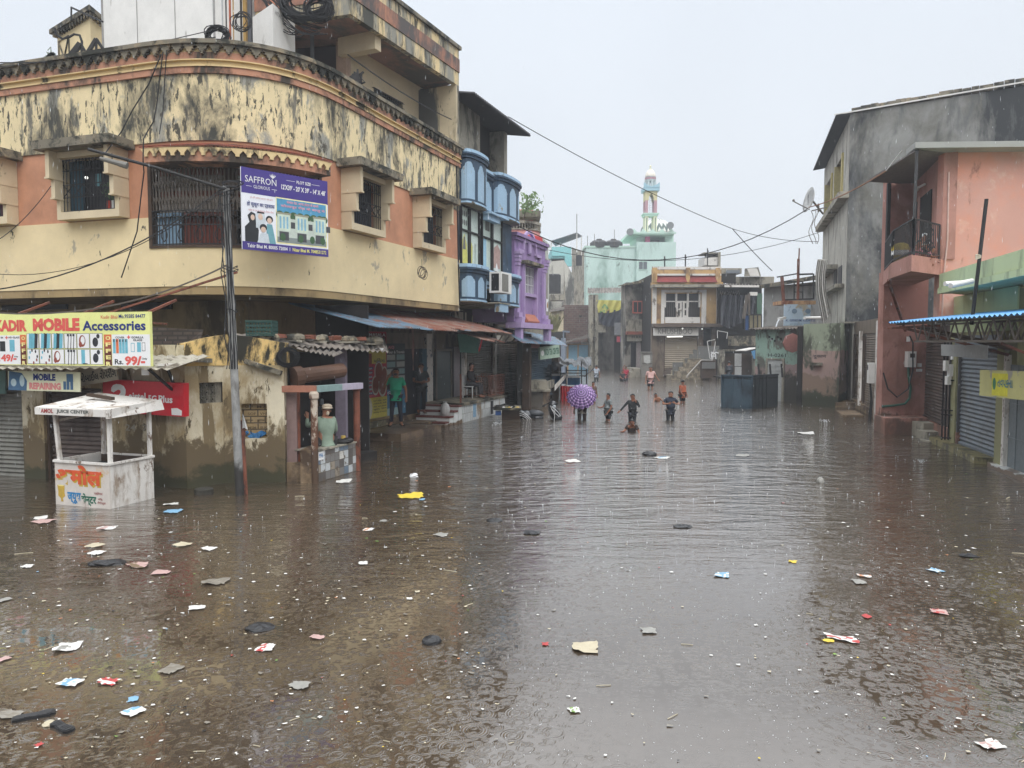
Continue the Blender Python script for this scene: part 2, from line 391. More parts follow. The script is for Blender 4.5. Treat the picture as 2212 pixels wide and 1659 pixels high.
 #  ground and flood water
gb=MB();gb.quad((-400,-60,-.62),(400,-60,-.62),(400,900,-.62),(-400, 900,-.62))
ob('ground',gb,mat('silt_ground',C(110,98,82),.9,.1,.5),kind='structure',label='silty street bed under the floodwater')
wt=NT('muddy_floodwater')
wb_=wt.b
p0=wt.pos()
c=wt.mix(wt.ramp(wt.noise(p0,.35,4,.6),.3,.7),C(88,75,61,.55),C(101,87,71,.59))
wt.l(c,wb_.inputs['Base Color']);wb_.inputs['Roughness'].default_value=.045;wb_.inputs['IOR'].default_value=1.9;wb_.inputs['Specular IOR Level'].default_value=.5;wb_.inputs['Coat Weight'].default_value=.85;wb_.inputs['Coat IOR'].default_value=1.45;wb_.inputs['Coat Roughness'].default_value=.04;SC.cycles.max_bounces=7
def rings(scale,loc,keep,freq):
 q=wt.pos((scale,scale,0),locn=loc)
 v=wt.n('ShaderNodeTexVoronoi',voronoi_dimensions='2D',feature='F1');v.inputs['Scale'].default_value=1;v.inputs['Randomness'].default_value=1
 wt.l(q,v.inputs['Vector']);d=v.outputs['Distance']
 s_=wt.n('ShaderNodeSeparateColor');wt.l(v.outputs['Color'],s_.inputs[0]);rnd=s_.outputs[0];r2=s_.outputs[1]
 rad=wt.ramp(r2,0,1,.08, .42)
 dd=wt.math('SUBTRACT',d,rad)
 env=wt.math('POWER',2.718,wt.math('MULTIPLY',wt.math('MULTIPLY',dd,dd),-130))
 wv=wt.math('SINE',wt.math('MULTIPLY',dd,freq))
 on=wt.math('LESS_THAN',rnd,keep)
 fade=wt.ramp(rad,.08,.42,1.0,.35)
 return wt.math('MULTIPLY',wt.math('MULTIPLY',wt.math('MULTIPLY',wv,env),on),wt.math('MULTIPLY',fade,1/scale))
h=wt.math('ADD',rings(7.0,(0,0,0),.8,55),rings(9.5,(7.3,2.1,0), .8,48))
h=wt.math('ADD',h,rings(14,(3.3,9.1,0),.8,40))
h=wt.math('ADD',h,wt.math('MULTIPLY',rings(4.6,(5.3,4.1,0),.6,62),.8))
g_=wt.n('ShaderNodeNewGeometry').outputs['Position'];sp_=wt.n('ShaderNodeSeparateXYZ');wt.l(g_,sp_.inputs[0])
nearm=wt.ramp(sp_.outputs['Y'],9,20,1,.15)
patch=wt.ramp(wt.noise(wt.pos((1,1,0),locn=(4,4,0)),.45,3,.6),.35,.62,.25,1.0)
h=wt.math('MULTIPLY',wt.math('MULTIPLY',h,nearm),wt.math('MULTIPLY',patch,.0085))
fars=wt.ramp(sp_.outputs['Y'],7,17,0,1)
q=wt.pos((.55,1.7,0));wv1=wt.noise(q,1.5,4,.55,.4)
q2=wt.pos((1.0,2.6,0),locn=(3,1,0));wv2=wt.noise(q2,3.2,3,.6,.3)
hw=wt.math('MULTIPLY',wt.math('ADD',wt.math('MULTIPLY',wv1,.105),wt.math('MULTIPLY',wv2,.05)),fars)
h=wt.math('ADD',h,hw)
h=wt.math('ADD',h,wt.math('MULTIPLY',wt.noise(wt.pos((1,1,0)),9, 3,.6),.0006))
h=wt.math('ADD',h,wt.math('MULTIPLY',wt.noise(wt.pos((.5,1,0)),1.1,2,.5),.004))
bp=wt.n('ShaderNodeBump');bp.inputs['Strength'].default_value=1.0;bp.inputs['Distance'].default_value=1.0
wt.l(h,bp.inputs['Height']);wt.l(bp.outputs[0],wb_.inputs['Normal']);wt.l(bp.outputs[0],wb_.inputs['Coat Normal'])
wt.l(wt.ramp(sp_.outputs['Y'],12,45,.04,.17),wb_.inputs['Roughness']);m_water=wt.m
gb=MB();gb.quad((-60,-30,0),(60,-30,0),(60,170,0),(-60,170,0))
ob('floodwater',gb,m_water,kind='structure',label='brown rain-pocked floodwater filling the street')
#  the big yellow corner building
LD=Vector((-.953,.303));RD=Vector((.3475,.9377))
LB=Vector((-6.1,14.5));KC=Vector((-4.66,14.04));C1=LB+LD*1.04;C2=KC+RD*2.55;RE=Vector((-1.57,22.4))
pts=[LB+LD*9]+[C1]
for i in range(1,14):
 t=i/13;pts.append(C1*(1-t)**2+KC*2*t*(1-t)+C2*t*t)
pts.append(RE)
W1=Wall(pts);S1e=W1.L
YB=thing('corner_building','large yellow and orange corner building with curved front, black mould stains and stepped window surrounds','building',(-5.2,16.5,0))
zs=W1.Z(432,618);zpb=W1.Z(324,470);zpt=W1.Z(270,314);zo2b=W1.Z(0,210);zo2t=W1.Z(0,196);zo1b=W1.Z(0,184);zo1t=W1.Z(0,169);zfr=W1.Z(0,150)
print('yellow levels',[round(x,2)for x in(zs,zpb,zpt,zo2b,zo2t,zo1b, zo1t,zfr)],'L',W1.L,'right end',W1.Z(990,661),W1.Z(988,566),W1.Z(986,375))
WIN=[(W1.S(14,450,.24)-1.75,W1.S(14,450,.24)),(W1.S(123,450,.24),W1.S(257,450,.24)),(W1.S(759.5,450,.24),W1.S(833,450,.24)),(W1.S(911,450,.24),W1.S(963,450,.24))]
zwb,zwt=zpb+.02,zpt-.10
bs0,bs1=W1.S(325,450),W1.S(692,450);bz0,bz1=W1.Z(330,537),W1.Z(330,336)
holes=[(a+.1,b-.1,zwb+.16,zwt-.02)for a,b in WIN];BH=(bs0,bs1,bz0,bz1)
mb=MB();mb.panel(W1,0,S1e,zs,zpb,0,-.25,[BH]);ob('lower_wall',mb,m_yel_low,YB)
mb=MB();mb.panel(W1,0,S1e,zpb,zpt,-.035,-.25,holes+[BH]);ob('orange_wall',mb,m_org,YB,label='orange plaster strip between the windows')
mb=MB();mb.panel(W1,0,S1e,zpt,zo2b,0,-.25,[BH]);ob('upper_wall',mb,m_yel,YB,label='yellow wall band blotched with black mould')
mb=MB()
for z0,z1,n,m in((zo2b,zo2t,.05,0),(zo2t,zo1b,.02,1),(zo1b,zo1t,.06,0),(zo1t,zfr-.05,.03, 1)):
 mb.cur=m;mb.wbox(W1,0,S1e,z0,z1,-.25,n)
mb.cur=1;mb.wbox(W1,0,S1e,zo2t-.012,zo2t+.008,-.2,.075);mb.wbox(W1,0,S1e, zo1b-.012,zo1b+.008,-.2,.08)
ob('cornice',mb,[m_org_st,m_band],YB)
mb=MB();mb.wbox(W1,0,S1e+.03,zfr-.05,zfr+.03,-.3,.17)
n_tri=int(S1e/.235)
for i in range(n_tri):
 s=(i+.5)*S1e/n_tri;w_=.235;h=zfr-.05;st=[]
 for k in range(4):st+=[(s-w_/2+.03*k,h-.045*k), (s-w_/2+.03*k,h-.045*(k+1))]
 for k in range(3,-1,-1):st+=[(s+w_/2-.03*k-.02,h-.045*(k+1)),(s+w_/2-.03*k-.02,h-.045*k)]
 mb.wpoly(W1,st[:-1]+[st[-1]],.03,.12)
ob('stepped_frieze',mb,m_cop,YB)
def offpts(n,ext):return[(p.x+m.x*n,p.y+m.y*n)for p,m in zip(W1.p,W1.n)]+ext
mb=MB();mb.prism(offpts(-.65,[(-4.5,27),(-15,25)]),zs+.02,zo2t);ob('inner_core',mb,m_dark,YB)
mb=MB();mb.prism(offpts(-.24,[(-4.5,27), (-15,25)]),zo2t+.01,zo2t+.12);ob('roof_terrace',mb,m_con,YB)
mb=MB();mb.prism(offpts(-.02,[(-5.5,26),(-14,24)]),zs-.16,zs-.003);ob('overhang_soffit',mb,m_tan,YB)
Wg=off(W1,-2.2)
mb=MB();mb.prism(offpts(-2.2,[(-5.6,26),(-13.9,24)]),-.6,zs-.16);ob('ground_floor_wall',mb,m_tan,YB)
for(a,b,v0,v1)in((5,146,641,668),(262,372,632,668)):
 W9=off(W1,-2.17);s0,z1=W9.sz(a,v0);s1_,z0=W9.sz(b,v1)
 mb=MB();mb.wbox(W9,s0,s1_,z0,z1,-.02,.03)
 ob('vent_grille',mb,m_woodw,YB)
def win_box(s0,s1,k):
 mb=MB();mb.wbox(W1,s0-.18,s1+.18,zwt,zwt+.17,-.03,.62);ob('window_canopy',mb,m_cop,YB)
 f=MB();H3=zwt-zwb
 for c0,c1 in((s0,s0+.1),(s1-.1,s1)):
  f.wbox(W1,c0,c1,zwb+H3*.60,zwt-.002,-.03,.48);f.wbox(W1,c0,c1,zwb+H3*.31,zwb+H3*.60-.002,-.03,.36);f.wbox(W1,c0,c1,zwb+.15,zwb+H3*.31-.002,-.03,.24)
  for zz, n in((.60,.50),(.31,.38)):f.wbox(W1,c0-.012,c1+.012,zwb+H3*zz-.02,zwb+H3*zz+.012,-.02,n)
 f.wbox(W1,s0,s1,zwb,zwb+.149,-.03, .24);f.wbox(W1,s0+.101,s1-.101,zwt-.12,zwt-.003,-.03,.30)
 fr=ob('window_surround',f,m_cream,YB)
 g=MB();a,b,c,d=s0+.1,s1-.1,zwb+.15,zwt-.12
 n=int((b-a)/.085)
 for i in range(n+1):
  x=a+.01+(b-a-.02)*i/n;p,q=W1.P(x,c,.16),W1.P(x,d, .16);g.bar(p,q,.014)
 for zz in(.02,.28,.52,.78,.98):g.bar(W1.P(a,c+(d-c)*zz,.165),W1.P(b,c+(d-c)*zz,.165),.016)
 for i in range(0,n-1,3):
  x=a+.01+(b-a-.02)*i/n;dx=(b-a)/n*3
  for z0_,z1_ in((.28,.52),(.52,.28)):g.bar(W1.P(x,c+(d-c)*z0_,.17),W1.P(min(b,x+dx),c+(d-c)*z1_,.17),.012)
  cx_,cz=x+dx/2,c+(d-c)*.88;rr=min(dx/2,.1)
  g.tube([W1.P(cx_+rr*cos(t*pi/4),cz+rr*sin(t*pi/4),.17)for t in range(9)],.007,4)
 ob('window_grille',g, m_blk,fr)
 p=MB()
 if k==1:
  p.cur=0;p.wbox(W1,a,a+(b-a)*.26,c,d,-.02,.0);p.cur=1;p.wbox(W1,a+(b-a)*.26,b,c,d,-.12,-.1)
  p.cur=2;p.wbox(W1,a+(b-a)*.42,a+(b-a)*.52,c+.55,c+.8,-.095,-.09)
  ob('window_pane',p,[cl('teal_shutter',38,70,84),m_woodw,cl('pale_teal_glow',110,160,170)],fr)
  l=MB();l.ball(W1.P(a+(b-a)*.30,c+.72,-.02),.032);ob('lamp',l,m_lamp,fr)
  for q,cc in((.77,cl('red_tin',170,60,44)),(.86,cl('white_tin',200,200,196))):
   l=MB();P_=W1.P(a+(b-a)*q,c,.05);l.lathe([(.055,0),(.055,.2)],P_,10)
   o=ob('flower_pot',l,cc,label='tin pot holding a leafy plant behind the barred window, '+('red' if q<.8 else 'white')+' one',cat='plant pot')
   l=MB()
   for _ in range(40):
    cc_=P_+Vector((RN.gauss(0,.07),RN.gauss(0,.02),.24+RN.random()*.3));e=Vector((RN.gauss(0,.05),0,RN.gauss(0,.05)));e2=Vector((.02,0, .02))
    l.quad(cc_-e,cc_+e2,cc_+e,cc_-e2)
   ob('foliage',l,flat('pot_leaves',C(74,96,62)),o)
 else:
  p.wbox(W1,a,b,c,d,-.12,-.1);ob('window_pane',p,cl('night_blue_pane',40,46,58)if k>1 else cl('maroon_curtain',84,40,54),fr)
for k,(a,b)in enumerate(WIN):win_box(a,b,k)
mb=MB();mb.wbox(W1,bs0,bs1,bz0-.001,bz0+.05,-.64,.03);mb.wbox(W1,bs0-.03,bs0+.05,bz0,bz1,-.6,.03);mb.wbox(W1,bs1-.05,bs1+.03,bz0,bz1,-.6,.03)
mb.wbox(W1,bs0+(bs1-bs0)*.43,bs0+(bs1-bs0)*.43+.22,bz0+.05,bz1,-.35,-.1)
BF=ob('balcony_frame',mb,m_darkb,YB)
g=MB();L_=bs1-bs0;zm=bz0+(bz1-bz0)*.40
n=46
for i in range(n+1):
 x=bs0+.05+(L_-.1)*i/n
 g.bar(W1.P(x,zm,-.03),W1.P(x,bz1,-.03),.032,.02)
for zz in(zm+.14,zm+.45,zm+.78,zm+1.1):
 for i in range(n):
  x=bs0+.05+(L_-.1)*i/n;x2=bs0+.05+(L_-.1)*(i+1)/n;xm=(x+x2)/2
  g.bar(W1.P(x,zz,-.015),W1.P(xm,zz+.13,-.015),.02);g.bar(W1.P(xm,zz+.13,-.015),W1.P(x2,zz,-.015),.02)
ob('collapsible_gate',g,m_grille,BF)
g=MB()
for i in range(n*1+1):
 x=bs0+.05+(L_-.1)*i/n;g.bar(W1.P(x,bz0+.05,.0),W1.P(x,zm-(.0 if i%5 else .0),.0),.015)
st=[bs0+.03+(L_-.06)*i/24 for i in range(25)]
for zz in(bz0+.07,zm-.28,zm):g.tube([W1.P(x,zz,.01)for x in st],.016,4)
for i in range(9):
 x=bs0+.2+(L_-.4)*i/8.5;g.tube([W1.P(x+.15*cos(t*pi/8),zm-.28+.2*sin(t*pi/8),.012)for t in range(9)],.01,4)
 for sg in(-1,1):g.tube([W1.P(x+.12+sg*.09*sin(t*.55)*(1-t/14),bz0+.12+.05*t,.012)for t in range(10)],.01,4)
ob('balcony_railing',g,m_blk,BF)
t=NT('striped_curtain');g3=t.n('ShaderNodeNewGeometry').outputs['Position'];s3=t.n('ShaderNodeSeparateXYZ');t.l(g3,s3.inputs[0])
wv=t.math('FRACT',t.math('MULTIPLY',s3.outputs['Z'],2.3));fine=t.math('FRACT',t.math('MULTIPLY',s3.outputs['Z'],22))
cc=t.mix(t.math('GREATER_THAN',fine,.6),C(188,180,172),C(140,130,122));cc=t.mix(t.math('GREATER_THAN',wv,.7),cc,C(128,74,62));t.l(cc,t.b.inputs['Base Color']);m_curt=t.m
def drape(W,a,b,c,d,n,mat_,parent,folds=14,amp=.03,name='curtain',label=None,sag=0):
 q=MB();q.smooth=True
 q.grid(lambda i,j:W.P(a+(b-a)*i,c+(d-c)*j-sag*4*i*(1-i)*(1-j),n+amp*sin(i*folds*2*pi)+amp*.3*sin(i*folds*5+j*6)),folds*6,6)
 return ob(name,q,mat_,parent,label=label)
drape(W1,bs0+.06,bs0+L_*.42,zm,bz1-.1,-.2,m_curt,BF);drape(W1,bs0+L_*.49,bs1-.05,zm+.1,bz1-.05,-.2,m_curt,BF)
drape(W1,bs0+.06,bs0+.62,bz0+.06,zm-.02,-.12,cl('pale_blue_cloth',150,178,200),BF,5)
drape(W1,bs0+.66,bs0+L_*.42,bz0+.06,zm-.02,-.16,cl('brown_cloth',120,66,54),BF,8)
cs0,cs1=W1.S(305,330,.5),W1.S(716,372,.5)
zc1=W1.Z(400,303,.25);zc0=zc1-.30
mb=MB();nn=120;rows=[]
for i in range(nn*2+1):
 x=cs0+(cs1-cs0)*i/(nn*2);o=.014*(1 if i%2 else-1);rows.append((mb.P(W1.P(x,zc1+o,.0)),mb.P(W1.P(x,zc0+.13+o, .56))))
for a,b in zip(rows,rows[1:]):mb.F((a[0], b[0],b[1],a[1]))
CN=ob('tiled_canopy',mb,m_tile,YB)
mb=MB();mb.wbox(W1,cs0+.02,cs1-.02,zc0-.15,zc0+.12,-.02,.50);ob('canopy_fascia',mb,m_org_st,CN)
mb=MB();k=19
for i in range(k):
 x=cs0+.12+(cs1-cs0-.24)*i/(k-1);mb.wpoly(W1,[(x-.11,zc0+.1),(x-.03,zc0-.01),(x-.03,zc0-.05),(x+.03,zc0-.05),(x+.03,zc0-.01),(x+.11,zc0+.1)],.49,.54)
ob('zigzag_brackets',mb,m_band,CN)
#  second floor and roof block
zB,zT,zF=10.42,11.62, zo2t+.1
sQ=W1.S(786,48);Q=W1.P(sQ,0,-.35)
WR_=Wall([Q.to_2d(),RE]);WF_=Wall([Q.to_2d()+LD*1.9,Q.to_2d()])
zB=WR_.Z(800,60);zT=WF_.Z(0,0)if False else WR_.Z(988,100)
print('roof block',zB,zT,WR_.Z(978,178),WR_.L)
zB=WR_.Z(930,145)
WT=Wall([Q.to_2d()+LD*2.6,Q.to_2d(),RE])
mb=MB();
for z0,z1,n, m in((zB,zB+.38,0,0),(zB+.38,zB+.76,.025,1),(zB+.76,zT-.08,0,0)):
 mb.cur=m;mb.wbox(WT,0,WT.L,z0,z1,-.16,n)
ob('roof_parapet',mb,[m_yel_top,m_org_blk],YB)
mb=MB();mb.wbox(WT,0,WT.L+.05,zT-.08,zT+.02,-.2,.07);ob('parapet_coping',mb,m_cop,YB)
inn=[(p.x+m.x*-.165,p.y+m.y*-.165)for p,m in zip(WT.p,WT.n)]
mb=MB();mb.prism(inn+[(-4.5,25.5),(-9.5,22)],zB+.12,zB+.3);ob('roof_slab',mb,mat('red_brown_soffit',C(150,112,98),.85,.1,1,.1,layers=[(C(90,86,80),.52,.06,(1,1,1),.8)]),YB)
Wc=off(WR_,-1.28)
s_a,s_b=Wc.S(749,200),Wc.S(912,300)
wz0,wz1=Wc.Z(808,246),Wc.Z(808,191);wa,wbb=Wc.S(808,220),Wc.S(869,250)
mb=MB();mb.panel(Wc,s_a,s_b+.15,zF,zB+.12,0,-.15,[(wa,wbb,wz0,wz1)]);ob('recessed_wall',mb,m_cream,YB)
f=MB();f.wbox(Wc,wa-.03,wbb+.03,wz0-.03,wz0,-.1,.02);f.wbox(Wc,wa-.03,wbb+.03,wz1,wz1+.03,-.1,.02)
for i in range(14):x=wa+(wbb-wa)*i/13;f.bar(Wc.P(x,wz0,.0),Wc.P(x,wz1,.0),.014)
for i in range(6):z=wz0+(wz1-wz0)*i/5;f.bar(Wc.P(wa-.1,z,.01),Wc.P(wbb+.1,z,.01),.012)
o=ob('window_frame',f,m_blk,YB);f=MB();f.wbox(Wc,wa,wbb,wz0,wz1,-.14,-.12);ob('pane',f,m_woodw,o)
mb=MB();e=WR_.L;mb.wbox(WR_,e-.18,e, zF-.4,zB,-1.3,-.002);ob('end_wall',mb,m_cream_st,YB)
mb=MB();x=WR_.S(836,170);mb.wbox(WR_,x-.25,x,zB-.32,zB+.12,-1.3,-.17);ob('roof_beam', mb,m_cream,YB)
WB_=Wall([Vector((-9.2,20.6)),Wc.P(s_a,0,0).to_2d()+Vector((0,.15))])
mb=MB();mb.wbox(WB_,0,WB_.L,zF,12.5,-.2,0);ob('rear_wall',mb,mat('brown_wall',C(120,104,90),.85,.12,1,.2,layers=[(C(60,54,50),.52,.05,(1,1,.4),1.5)]),YB)
a,b=WB_.S(645,150),WB_.S(746,150)
mb=MB();mb.wbox(WB_,a,b,zF,WB_.Z(700,62),.0,.02);ob('doorway',mb,cl('doorway_shade',54,42,42),YB)
mb=MB();mb.wbox(WB_,b-.12,b+.15,zF,zB+.1,.0,.3);ob('column',mb,cl('pinkish_column',176, 150,132),YB)
for u in(704,662):
 p=WB_.P(WB_.S(u,100),0,.8);mb=MB();mb.tube([(p.x,p.y,zF),(p.x,p.y,12.6)],.05,8);ob('drain_pipe',mb,cl('grey_pipe',96,98,104),YB)
s0=W1.S(690,165);mb=MB()
x=s0
while x<S1e-.4:
 w_=RN.uniform(.5,1.4);mb.wbox(W1,x,min(x+w_,S1e-.2),zfr,zfr+RN.uniform(.06,.22),-.28,-.08);x+=w_+.01
ob('roof_upstand',mb,m_yel_top,YB)
#  rolled steel shutters
def shutter(W,s0,s1,z0,z1, n,m,parent,name='shutter',pitch=.085,frame=True,rail=None,label=None):
 q=MB();k=max(4,int((z1-z0)/pitch));zs_=[z0+(z1-z0)*i/k for i in range(k+1)];prof=[]
 for a,b in zip(zs_,zs_[1:]):
  prof+=[(a+.004,n-.02),(a+(b-a)*.5,n+.012),(b-.008,n-.016)]
 prof.append((z1,n-.02));prof=[(z0,n+.03),(z0+.07,n+.03)]+[p for p in prof if p[0]>z0+.075]
 st=W.steps(s0,s1);R_=[[q.P(W.P(x,z,y))for z,y in prof]for x in st]
 for a,b in zip(R_,R_[1:]):
  for i in range(len(prof)-1):q.F((a[i],b[i],b[i+1],a[i+1]))
 o=ob(name,q,m,parent,label=label)
 if frame:
  f=MB();f.wbox(W,s0-.06,s0,z0,z1,n-.05,n+.06);f.wbox(W,s1,s1+.06,z0,z1,n-.05,n+.06)
  ob('guide_rail',f,rail or m_darkb,o)
 return o
 #  low shop row in front, left
q0=[G(-70,1025),G(230,1043.5),G(405,1055.5)]
WA=Wall([p.to_2d()for p in q0])
q1=[G(405,1055.5),G(487,1044),G(617,1042)]
WA2=Wall([p.to_2d()+Vector((0,-.0))for p in q1])
AN=thing('shop_row','low row of shuttered kiosks with stained cream walls under the yellow building','building',(q0[2].x, q0[2].y+.5,0))
zA1=WA.Z(225,792)
zt1=WA.Z(325,745)
sh=[(WA.S(-60,950),WA.S(50,950),WA.Z(30,838),m_shut_gr), (WA.S(96,950),WA.S(222,950),WA.Z(150,838),m_shut_dk)]
mb=MB();mb.panel(WA,0,WA.L,-.6,zt1,0,-.4,[(a,b,-.61,z)for a,b,z,m in sh]);ob('wall',mb,m_shack,AN)
for k,(a,b,z,m)in enumerate(sh):shutter(WA,a+.06,b-.06,-.3,z,-.12,m,AN,label=('olive grey shutter of the leftmost kiosk','dark maroon grey shutter behind the juice cart')[k])
mb=MB();mb.wbox(WA,WA.S(-60,950),WA.S(17,830),WA.Z(10,850),WA.Z(10,800),.03,.06);ob('fascia_board',mb,cl('teal_board', 96,128,122),AN)
ztr=WA2.Z(476,723)
jz=(WA2.Z(455,871),WA2.Z(455,826));js=(WA2.S(431,850),WA2.S(481,850));
bz=(WA2.Z(540,948),WA2.Z(540,872));bs=(WA2.S(522,900),WA2.S(577,900))
mb=MB();zsplit=WA2.Z(450,790)
mb.panel(WA2,0,WA2.L,-.6, zsplit,0,-.3,[(js[0],js[1],jz[0],jz[1]),(bs[0], bs[1],bz[0],bz[1])]);ob('wall',mb,m_shack,AN)
e=WA2.L;zq=lambda u,v:WA2.Z(u,v)
mb=MB();s_=WA2.S
for(a,va),(b,vb)in(((405,742),(440,731)),((440,731),(487,722)),((487,722),(540,727)),((540,727),(617,741))):
 sa,sb=s_(a,va),s_(b,vb)
 if a==405:sa=0
 za,zb_=zq(a,va),zq(b,vb)
 mb.hexa([WA2.P(sa,zsplit,-.3),WA2.P(sa,zsplit,0),WA2.P(sb,zsplit,0),WA2.P(sb,zsplit,-.3),WA2.P(sa,za,-.3),WA2.P(sa, za,0),WA2.P(sb,zb_,0),WA2.P(sb,zb_,-.3)])
ob('upper_wall',mb,m_shack_top,AN)
mb=MB();
for(u0,v0,u1,v1)in((408,776,455,779), (530,780,608,806)):
 mb=MB();mb.bar(A(u0,v0,WA2.P(s_(u0,v0),0,.06).y),A(u1,v1,WA2.P(s_(u1,v1),0,.06).y), .16,.08);ob('wall_ledge',mb,m_cop,AN)
mb=MB();jw,jh=js[1]-js[0],jz[1]-jz[0]
mb.wbox(WA2,js[0]+jw*.72,js[1],jz[0], jz[1],-.28,-.1)
jw2=jw*.72
for i in range(3):
 for j in range(3):
  cx_,cz=js[0]+jw2*(i+.5)/3,jz[0]+jh*(j+.5)/3;r=jw2/6*.95
  for k in range(8):
   a=k*pi/4;mb.bar(WA2.P(cx_+.25*r*cos(a),cz+.25*r*sin(a)*jh/jw2,-.12),WA2.P(cx_+r*cos(a),cz+r*sin(a)*jh/jw2,-.12),.018,.05)
  mb.tube([WA2.P(cx_+r*.93*cos(t*pi/6),cz+r*.93*jh/jw2*sin(t*pi/6),-.12)for t in range(13)],.014,4)
for i in range(4):mb.bar(WA2.P(js[0]+jw2*i/3,jz[0],-.12),WA2.P(js[0]+jw2*i/3,jz[1],-.12),.02,.06);mb.bar(WA2.P(js[0],jz[0]+jh*i/3,-.12),WA2.P(js[0]+jw2,jz[0]+jh*i/3,-.12),.06,.02)
jw_=ob('jali_window',mb,m_con,AN);mb=MB();mb.wbox(WA2,js[0], js[1],jz[0],jz[1],-.32,-.29);ob('window_void',mb,m_dark,jw_)
mb=MB();mb.wbox(WA2,bs[0],bs[1],bz[0],bz[1],-.3,-.14)
bi=ob('bricked_up_opening',mb,brick_mat('old_brick',C(176,152,110),C(150,128,92),C(70,60, 48),1,atan2(-WA2.d[1].y,WA2.d[1].x),bw=.27,rh=.125,mort=.012),AN)
mb=MB();L=bs[1]-bs[0];Lh=bz[1]-bz[0]
for i,(a,b)in enumerate((('SRP','M2'),('SOF','VHP'),('P','P'),('MSM', 'SUG'),('SRK','KRK'))):
 M=WA2.frame(bs[0]+.06+(i%2)*.05,bz[1]-Lh*(i+.72)/5,-.138);mb.text(a,M,0,0,.15,.05,.01);mb.text(b,M,L*.48,0,.15,.05,.01)
ob('brick_stamp',mb,cl('brick_stamp_shade',92,78,56),bi)
BKW=WA2.P(0,0).to_2d()
mb=MB();mb.prism([(WA.P(0,0,-.41).x,WA.P(0,0,-.41).y),(WA.P(WA.L,0,-.41).x-.05,WA.P(WA.L,0,-.41).y),(WA2.P(.3,0,-.31).x,WA2.P(.3,0,-.31).y),(WA2.P(e,0,-.31).x,WA2.P(e,0,-.31).y),(-4.2,16.2),(-7.2,16.0),(-13,17.5)],-.6,zA1+.25);ob('kiosk_core',mb,m_dark,AN)
def lean(name,pts4,nw,m,parent=None,**k):
 q=MB();q.sheet(*pts4,nw=nw,amp=.02,jag=k.pop('jag',0));return ob(name,q,m,parent,**k)
P=lambda s,z,n:WA.P(s,z,n)
sA, sB=0,WA.S(372,790,.9)
zf1=WA.Z(200,796,.95)
o=lean('kiosk_awning', (P(sA,zf1+.22,-.05),P(sB,zf1+.22,-.05),P(sB-.0,zf1,1.0), P(sA,zf1,1.0)),27,mat('pale_corrugated_sheet',C(176,170,156),.75,.12,3,.15,layers=[(C(96,88,76),.55,.05,(1,1,1),3)]),AN,jag=.12)
o2=MB();s2=WA.L+.25
o2.hexa([P(sB-.4,zf1+.06,.35),P(s2,zf1+.05,.35),P(s2,zf1+.05,.9),P(sB-.4,zf1+.03,.9),P(sB-.4,zf1+.10,.35),P(s2,zf1+.09,.35),P(s2,zf1+.09,.9),P(sB-.4,zf1+.07, .9)]);ob('awning_slab',o2,m_wpaint,AN)
mb=MB();mb.bar(P(WA.L-.15,zf1+.03,.75),P(WA.L-.1,zf1-.48,.08),.04);mb.bar(P(WA.L-.12,zf1+.03,.3),P(WA.L-.1,zf1-.48,.08),.04);ob('awning_bracket',mb,m_blk,AN)
mb=MB();mb.sheet(A(330,760,14.9),A(560,760,14.6),A(500,726,15.9),A(330,722,16.3),nw=9,amp=.03);ob('lean_to_roof',mb,m_asb,AN)
mb=MB();mb.hexa([A(325,800,15.2),A(408,800,14.6),A(408,800,15.6),A(325,800,16),A(325,706,15.2),A(440,712,14.9),A(440,712,15.6),A(325,706,16)])
ob('brick_upstand',mb,brick_mat('sooty_brick',C(96,84,74),C(80,66,58),C(60,54,48),1,.3,bw=.24,rh=.09),AN)
#  name board
m_sgn=flat('pale_yellow_board',C(228,230,150), .45,var=.03);m_sw=flat('sign_white',C(228,228,228),.45,var=.02)
c_red=cl('sign_red', 214,92,84);c_navy=cl('sign_navy',36,52,120);c_blk=cl('sign_black',44,46,50);c_mar=cl('sign_maroon',96,44,36);c_cy=cl('sign_cyan',110,176,194);c_org=cl('sign_orange',214,110,70)
ns_z1=WA.Z(321,673,1.02);ns_s1=WA.S(323,700,1.02);ns_z0=WA.Z(323,791.5,1.02);ns_s0=ns_s1-3.55
NS=thing('shop_sign','wide pale yellow board advertising mobile accessories above the kiosks','shop sign',WA.P(ns_s1-1.7,ns_z0,1.02))
pR=WA.P(ns_s1,ns_z0,1.02);p0_=WA.P(WA.S(0,700,1.02),ns_z0,1.02);D0=(pR-p0_).length;LW=D0+.75;LH=ns_z1-ns_z0
M,_=board_frame(pR+(p0_-pR).normalized()*LW,pR)
mb=MB(M);mb.box(0,LW,0,LH,-.06,0);ob('board',mb,m_sgn,NS)
kx=lambda px:LW-(1655-px)/1655*D0;ky=lambda py:LH*(1008-py)/(1008-405)
def tb(mb,body,x0,y1,x1,y0,bold=.03):mb.text(body,M,kx(x0),ky(y0),kx(x1)-kx(x0),ky(y1)-ky(y0),bold)
mb=MB();tb(mb,'KADIR',-60,480,315,615,.06);tb(mb,'MOBILE',385,465,910,615,.06);mb.cur=1;tb(mb,'Accessories',942,500,1615,612,.03)
tb(mb,'Mo.95585 84477',1336,432,1615,475,.02);mb.cur=0;tb(mb,'Kadir Bhai',1145,440,1322,478,0);ob('lettering',mb,[c_red,c_navy],NS)
mb=MB()
def R_(x0,y1,x1,y0,c,d=.002):mb.cur=c;mb.rect(M,kx(x0),ky(y0),kx(x1)-kx(x0),ky(y1)-ky(y0), d)
R_(-220,660,228,1000,0);R_(1255,655,1655,1004,0)
